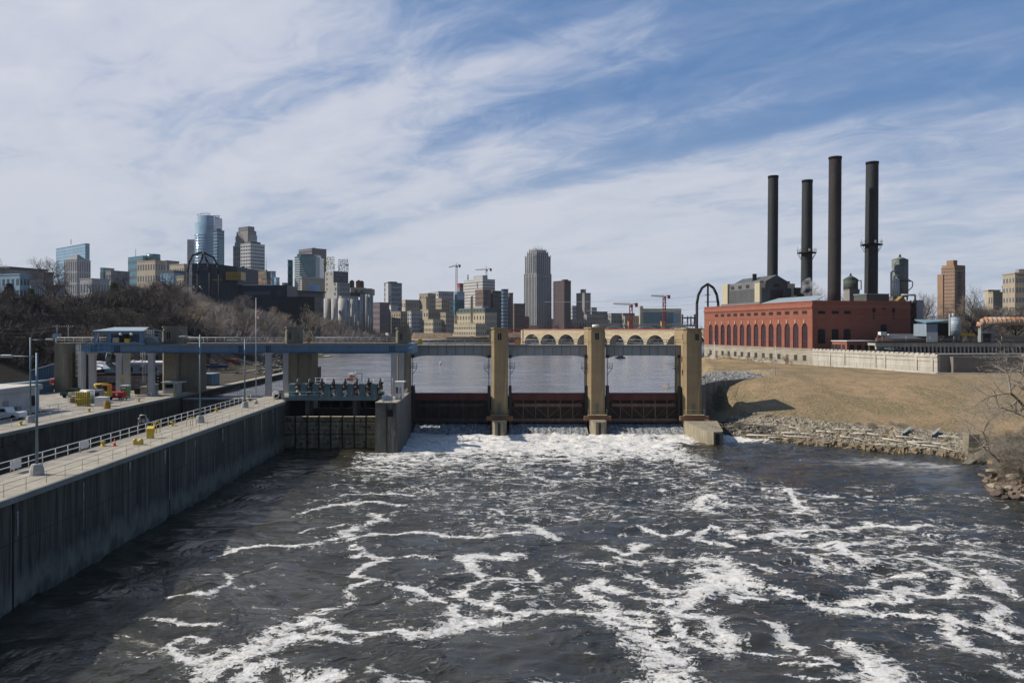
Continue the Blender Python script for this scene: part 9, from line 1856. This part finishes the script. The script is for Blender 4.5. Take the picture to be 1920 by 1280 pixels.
# leafless thicket that fills the bluff between the trees, too dense to count
def thicket(name, n, pts_fn, h0, h1, m, label, seed=1, blades=12, w0=.035):
 rs = np.random.RandomState(seed); P0 = pts_fn(rs, n); n = len(P0); base = np.repeat(P0, blades, 0); N = len(base)
 hh = np.repeat(rs.uniform(h0, h1, n), blades); a = rs.uniform(0, 6.283, N); t = rs.uniform(.15, 1, N); sp = rs.uniform(.1, .62, N)
 s = base+np.stack([np.cos(a)*sp*hh*t*.55, np.sin(a)*sp*hh*t*.55, hh*t*.55], 1)
 e = s+np.stack([np.cos(a)*hh*.22*rs.uniform(.3, 1.3, N), np.sin(a)*hh*.22*rs.uniform(.3, 1.3, N), hh*rs.uniform(.15, .5, N)], 1)
 w = np.stack([-np.sin(a+1), np.cos(a+1), np.zeros(N)], 1)*(w0+w0*.34*hh)[:, None]
 v = np.stack([s-w, s+w, e], 1).reshape(-1, 3); me = bpy.data.meshes.new(name); me.vertices.add(len(v)); me.vertices.foreach_set('co', v.ravel().astype(np.float32))
 me.loops.add(N*3); me.loops.foreach_set('vertex_index', np.arange(N*3)); me.polygons.add(N); me.polygons.foreach_set('loop_start', np.arange(0, N*3, 3)); me.polygons.foreach_set('loop_total', np.full(N, 3)); me.update(calc_edges=True)
 me.materials.append(m); tag(link(name, me), label, 'thicket', kind='stuff')
def bluff(x0, x1, d0, d1):
 def f(rs, n):
  D = rs.uniform(d0, d1, n); px = rs.uniform(x0, x1, n); X = (px-CX)/F*D; lim = np.where(D < 262, LX(-99, D), lshore_x(D)-9); k = X < lim; X, D = X[k], D[k]; return np.stack([X, D, ground_z(X[None], D[None])[0]-.2], 1)
 return f
thicket('bare_thicket', 12000, bluff(300, 790, 300, 830), 4.5, 10, M_twig, 'soft grey-brown leafless thicket filling the left bluff as far as the silos', 3)
thicket('dark_thicket', 9000, bluff(-90, 360, 192, 420), 2.5, 6.5, M_twigd, 'dark leafless thicket filling the shaded slope behind the lock yard', 4)  # slope shade is carried by the dark twig colour
def rwood(rs, n): D = rs.uniform(290, 430, n); px = rs.uniform(1722, 1960, n); X = (px-CX)/F*D; return np.stack([X, D, ground_z(X[None], D[None])[0]-.2], 1)
thicket('brown_thicket', 4000, rwood, 4, 9, M_twigd, 'brown leafless thicket behind the trestle and the blue shed', 5)
def rbank(rs, n): D = rs.uniform(107, 134, n); px = rs.uniform(1850, 1960, n); X = (px-CX)/F*D; k = (X > 70.5) & (px > 1872+(D < 118)*26); X, D = X[k], D[k]; return np.stack([X, D, ground_z(X[None], D[None])[0]-.1], 1)
thicket('bank_thicket', 1500, rbank, .8, 2.6, mat('near_twig', (.31, .275, .225), .95, .3, 2), 'matted bare twigs covering the near right bank', 6, 30, .011)
# evergreen shrubs at the far left
eg = MB(); rr = random.Random(8)
for _ in range(2600):
 a = rr.random()*6.28; q = rr.random()**.4; h = rr.random(); r = (1-h*.75)*2.6*q; z = .5+h*6.5; p = mathutils.Vector((r*cos(a), r*sin(a), z)); v = mathutils.Vector((rr.uniform(-1, 1), rr.uniform(-1, 1), rr.uniform(-.4, .8))).normalized()*.28; w = v.orthogonal().normalized()*.12
 eg.add([p-w, p+w, p+v], [(0, 1, 2)])
te = empty('evergreen_tree', (0, 0, 0), 'x', 'tree'); link('crown', eg.mesh('crown', mat('evergreen', (.03, .05, .022), .9, .3)), te); link('trunk', MB().tube((0, 0, -.5), (0, 0, 6), .2, 6, .05).mesh('trunk', M_barkd), te)
for k, (px, D, yt, lb) in enumerate(((18, 262, 532, 'dark evergreen at the left border below the white office'), (58, 268, 541, 'olive evergreen below the lone tall bare tree'), (214, 280, 530, 'dark evergreen in front of the pale low office'), (470, 560, 603, 'small evergreen on the left bluff'), (840, 930, 618, 'small dark bush on the tan bank below the mills'))):
 x = wx(px, D); g = gz(x, D); s = max(.6, (wz(yt, D)-g)/7) if k < 3 else .8; dup(te, (x, D, g), lb, k, (min(s, 2.2)*1.1, min(s, 2.2)*1.1, s))
bpy.data.objects.remove(te.children[0]); bpy.data.objects.remove(te.children[0]) if te.children else None; bpy.data.objects.remove(te)
# bushes at the tan bank and beside the mills
for k in range(34):
 px = rt.uniform(700, 960); D = rt.uniform(985, 1015); x = wx(px, D); put(PR if k % 3 else PD, x, D, rt.uniform(5, 9), 'small bare tree on the tan bank below the old mills', 'small bare trees along the far tan bank')
for k in range(14):
 px = rt.uniform(960, 1120); D = rt.uniform(1000, 1040); put(PD, wx(px, D), D, rt.uniform(7, 12), 'bare tree behind the stone arches below the tallest tower', 'bare trees behind the stone arch bridge')
# trees on the right
for k in range(46):
 px = rt.uniform(1718, 1960); D = rt.uniform(300, 430); x = wx(px, D); g = gz(x, D); yt = np.interp(px, [1718, 1760, 1850, 1900, 1960], [590, 580, 566, 560, 560])+rt.uniform(0, 35); H = wz(yt, D)-g
 put(PR if k % 2 else PD, x, D, max(8, min(H, 26)), 'bare tree in the wood '+('left of the high-rise' if px < 1760 else 'before the high-rise' if px < 1815 else 'above the rusty pipe' if px < 1880 else 'at the right border')+(', dark one' if k % 2 == 0 else ', pale one'), 'bare trees behind the trestle', sq=1.2)
for (px, D, yt, pr, lb) in ((1843, 330, 530, PD, 'tall bare tree standing above the wood right of the brick high-rise'), (1722, 330, 545, PR, 'bare tree right of the tall grey-green tank'), (1540, 345, 528, PR, 'bare tree seen between the second and tallest smokestacks'), (1585, 350, 538, PR, 'bare tree seen beside the small green tank'), (1318, 440, 598, PD, 'bare tree at the left corner of the brick power plant'), (1812, 350, 548, PR, 'pale bare tree at the foot of the brick high-rise')):
 x = wx(px, D); g = min(gz(x, D), 12); dup(rt.choice(pr), (x, D, g), lb, rt.random()*6.28, ((wz(yt, D)-g)/13*.8, (wz(yt, D)-g)/13*.8, (wz(yt, D)-g)/13))
for k in range(12):
 s = 6+k*6; x, y, _ = fp(C0, DLv, NL, s, 2.5+rt.random()*2, 0); put(PR, x, y, rt.uniform(2.2, 3.6), 'low bare shrub at the stone foot of the brick power plant', 'bare shrubs along the plant wall', sq=1.5)
# big near tree and brush on the right bank
def near_tree(px, D, H, seed, lean, label, mt, mc, name='bare_tree', **kw):
 x = wx(px, D); t = tree_proto(name, seed, H, mt, mc, label, 'tree' if H > 4 else 'bush', lean=lean, **kw); t.location = (x, D, max(gz(x, D)-.3, .2)); return t
M_tn = mat('near_twig', (.31, .275, .225), .95, .3, 2); M_bn = mat('near_bark', (.085, .068, .055), .95, .3, 2)
near_tree(1965, 114, 18.5, 311, -.50, 'large leaning bare tree at the right border, its branches reaching over the grass slope', M_bn, M_tn, levels=6, spread=.52, twigs=3, r0=.013, up=.1, droop=.5)
near_tree(1935, 121, 17.5, 315, -.22, 'second bare tree behind the leaning one at the right border', M_bn, M_tn, levels=6, spread=.5, twigs=3, r0=.011, up=.3)
near_tree(1900, 114, 11, 317, -.5, 'slender bare sapling leaning out below the large tree', M_bg2, M_tn, levels=6, spread=.5, twigs=3, r0=.012, up=.2)
PB = [tree_proto('bare_bush', 400+k, 5, M_bg2, M_tn, 'x', cat='bush', levels=5, spread=.6, twigs=3, r0=.01, up=.3, multi=3) for k in range(3)]
for k in range(30):
 px = rt.uniform(1876, 1960); D = rt.uniform(108, 131); x = wx(px, D); s = rt.uniform(.5, 1.0)
 c = dup(rt.choice(PB), (x, D, gz(x, D)-.2), 'tangled bare bush on the near right bank', rt.random()*6.28, (s*1.2, s*1.2, s), 'tangled bare bushes on the near right bank')
for k in range(10):
 px = rt.uniform(1560, 1700); D = rt.uniform(157, 162); x, D, z_ = onG(px, rt.uniform(796, 806)); dup(rt.choice(PB), (x, D, z_-.1), 'low dry bush where the grass slope meets the riprap', rt.random()*6.28, .22, 'low dry bushes along the riprap edge')
for p in PR+PD+PB:
 for ch in list(p.children): bpy.data.objects.remove(ch)
 bpy.data.objects.remove(p)
# ---------------------------------------------------------------- thin air haze round the whole scene
hm = bpy.data.materials.new('haze_air'); hm.use_nodes = True; nt = hm.node_tree; nt.nodes.clear(); o_ = nn(nt, 'ShaderNodeOutputMaterial'); v_ = nn(nt, 'ShaderNodeVolumePrincipled'); v_.inputs['Color'].default_value = (.80, .88, 1, 1); v_.inputs['Density'].default_value = .00004; nt.links.new(v_.outputs[0], o_.inputs['Volume'])
tag(MB().box(-6050, -320, -8, 6050, 12100, 260).build('haze', hm), kind='stuff')
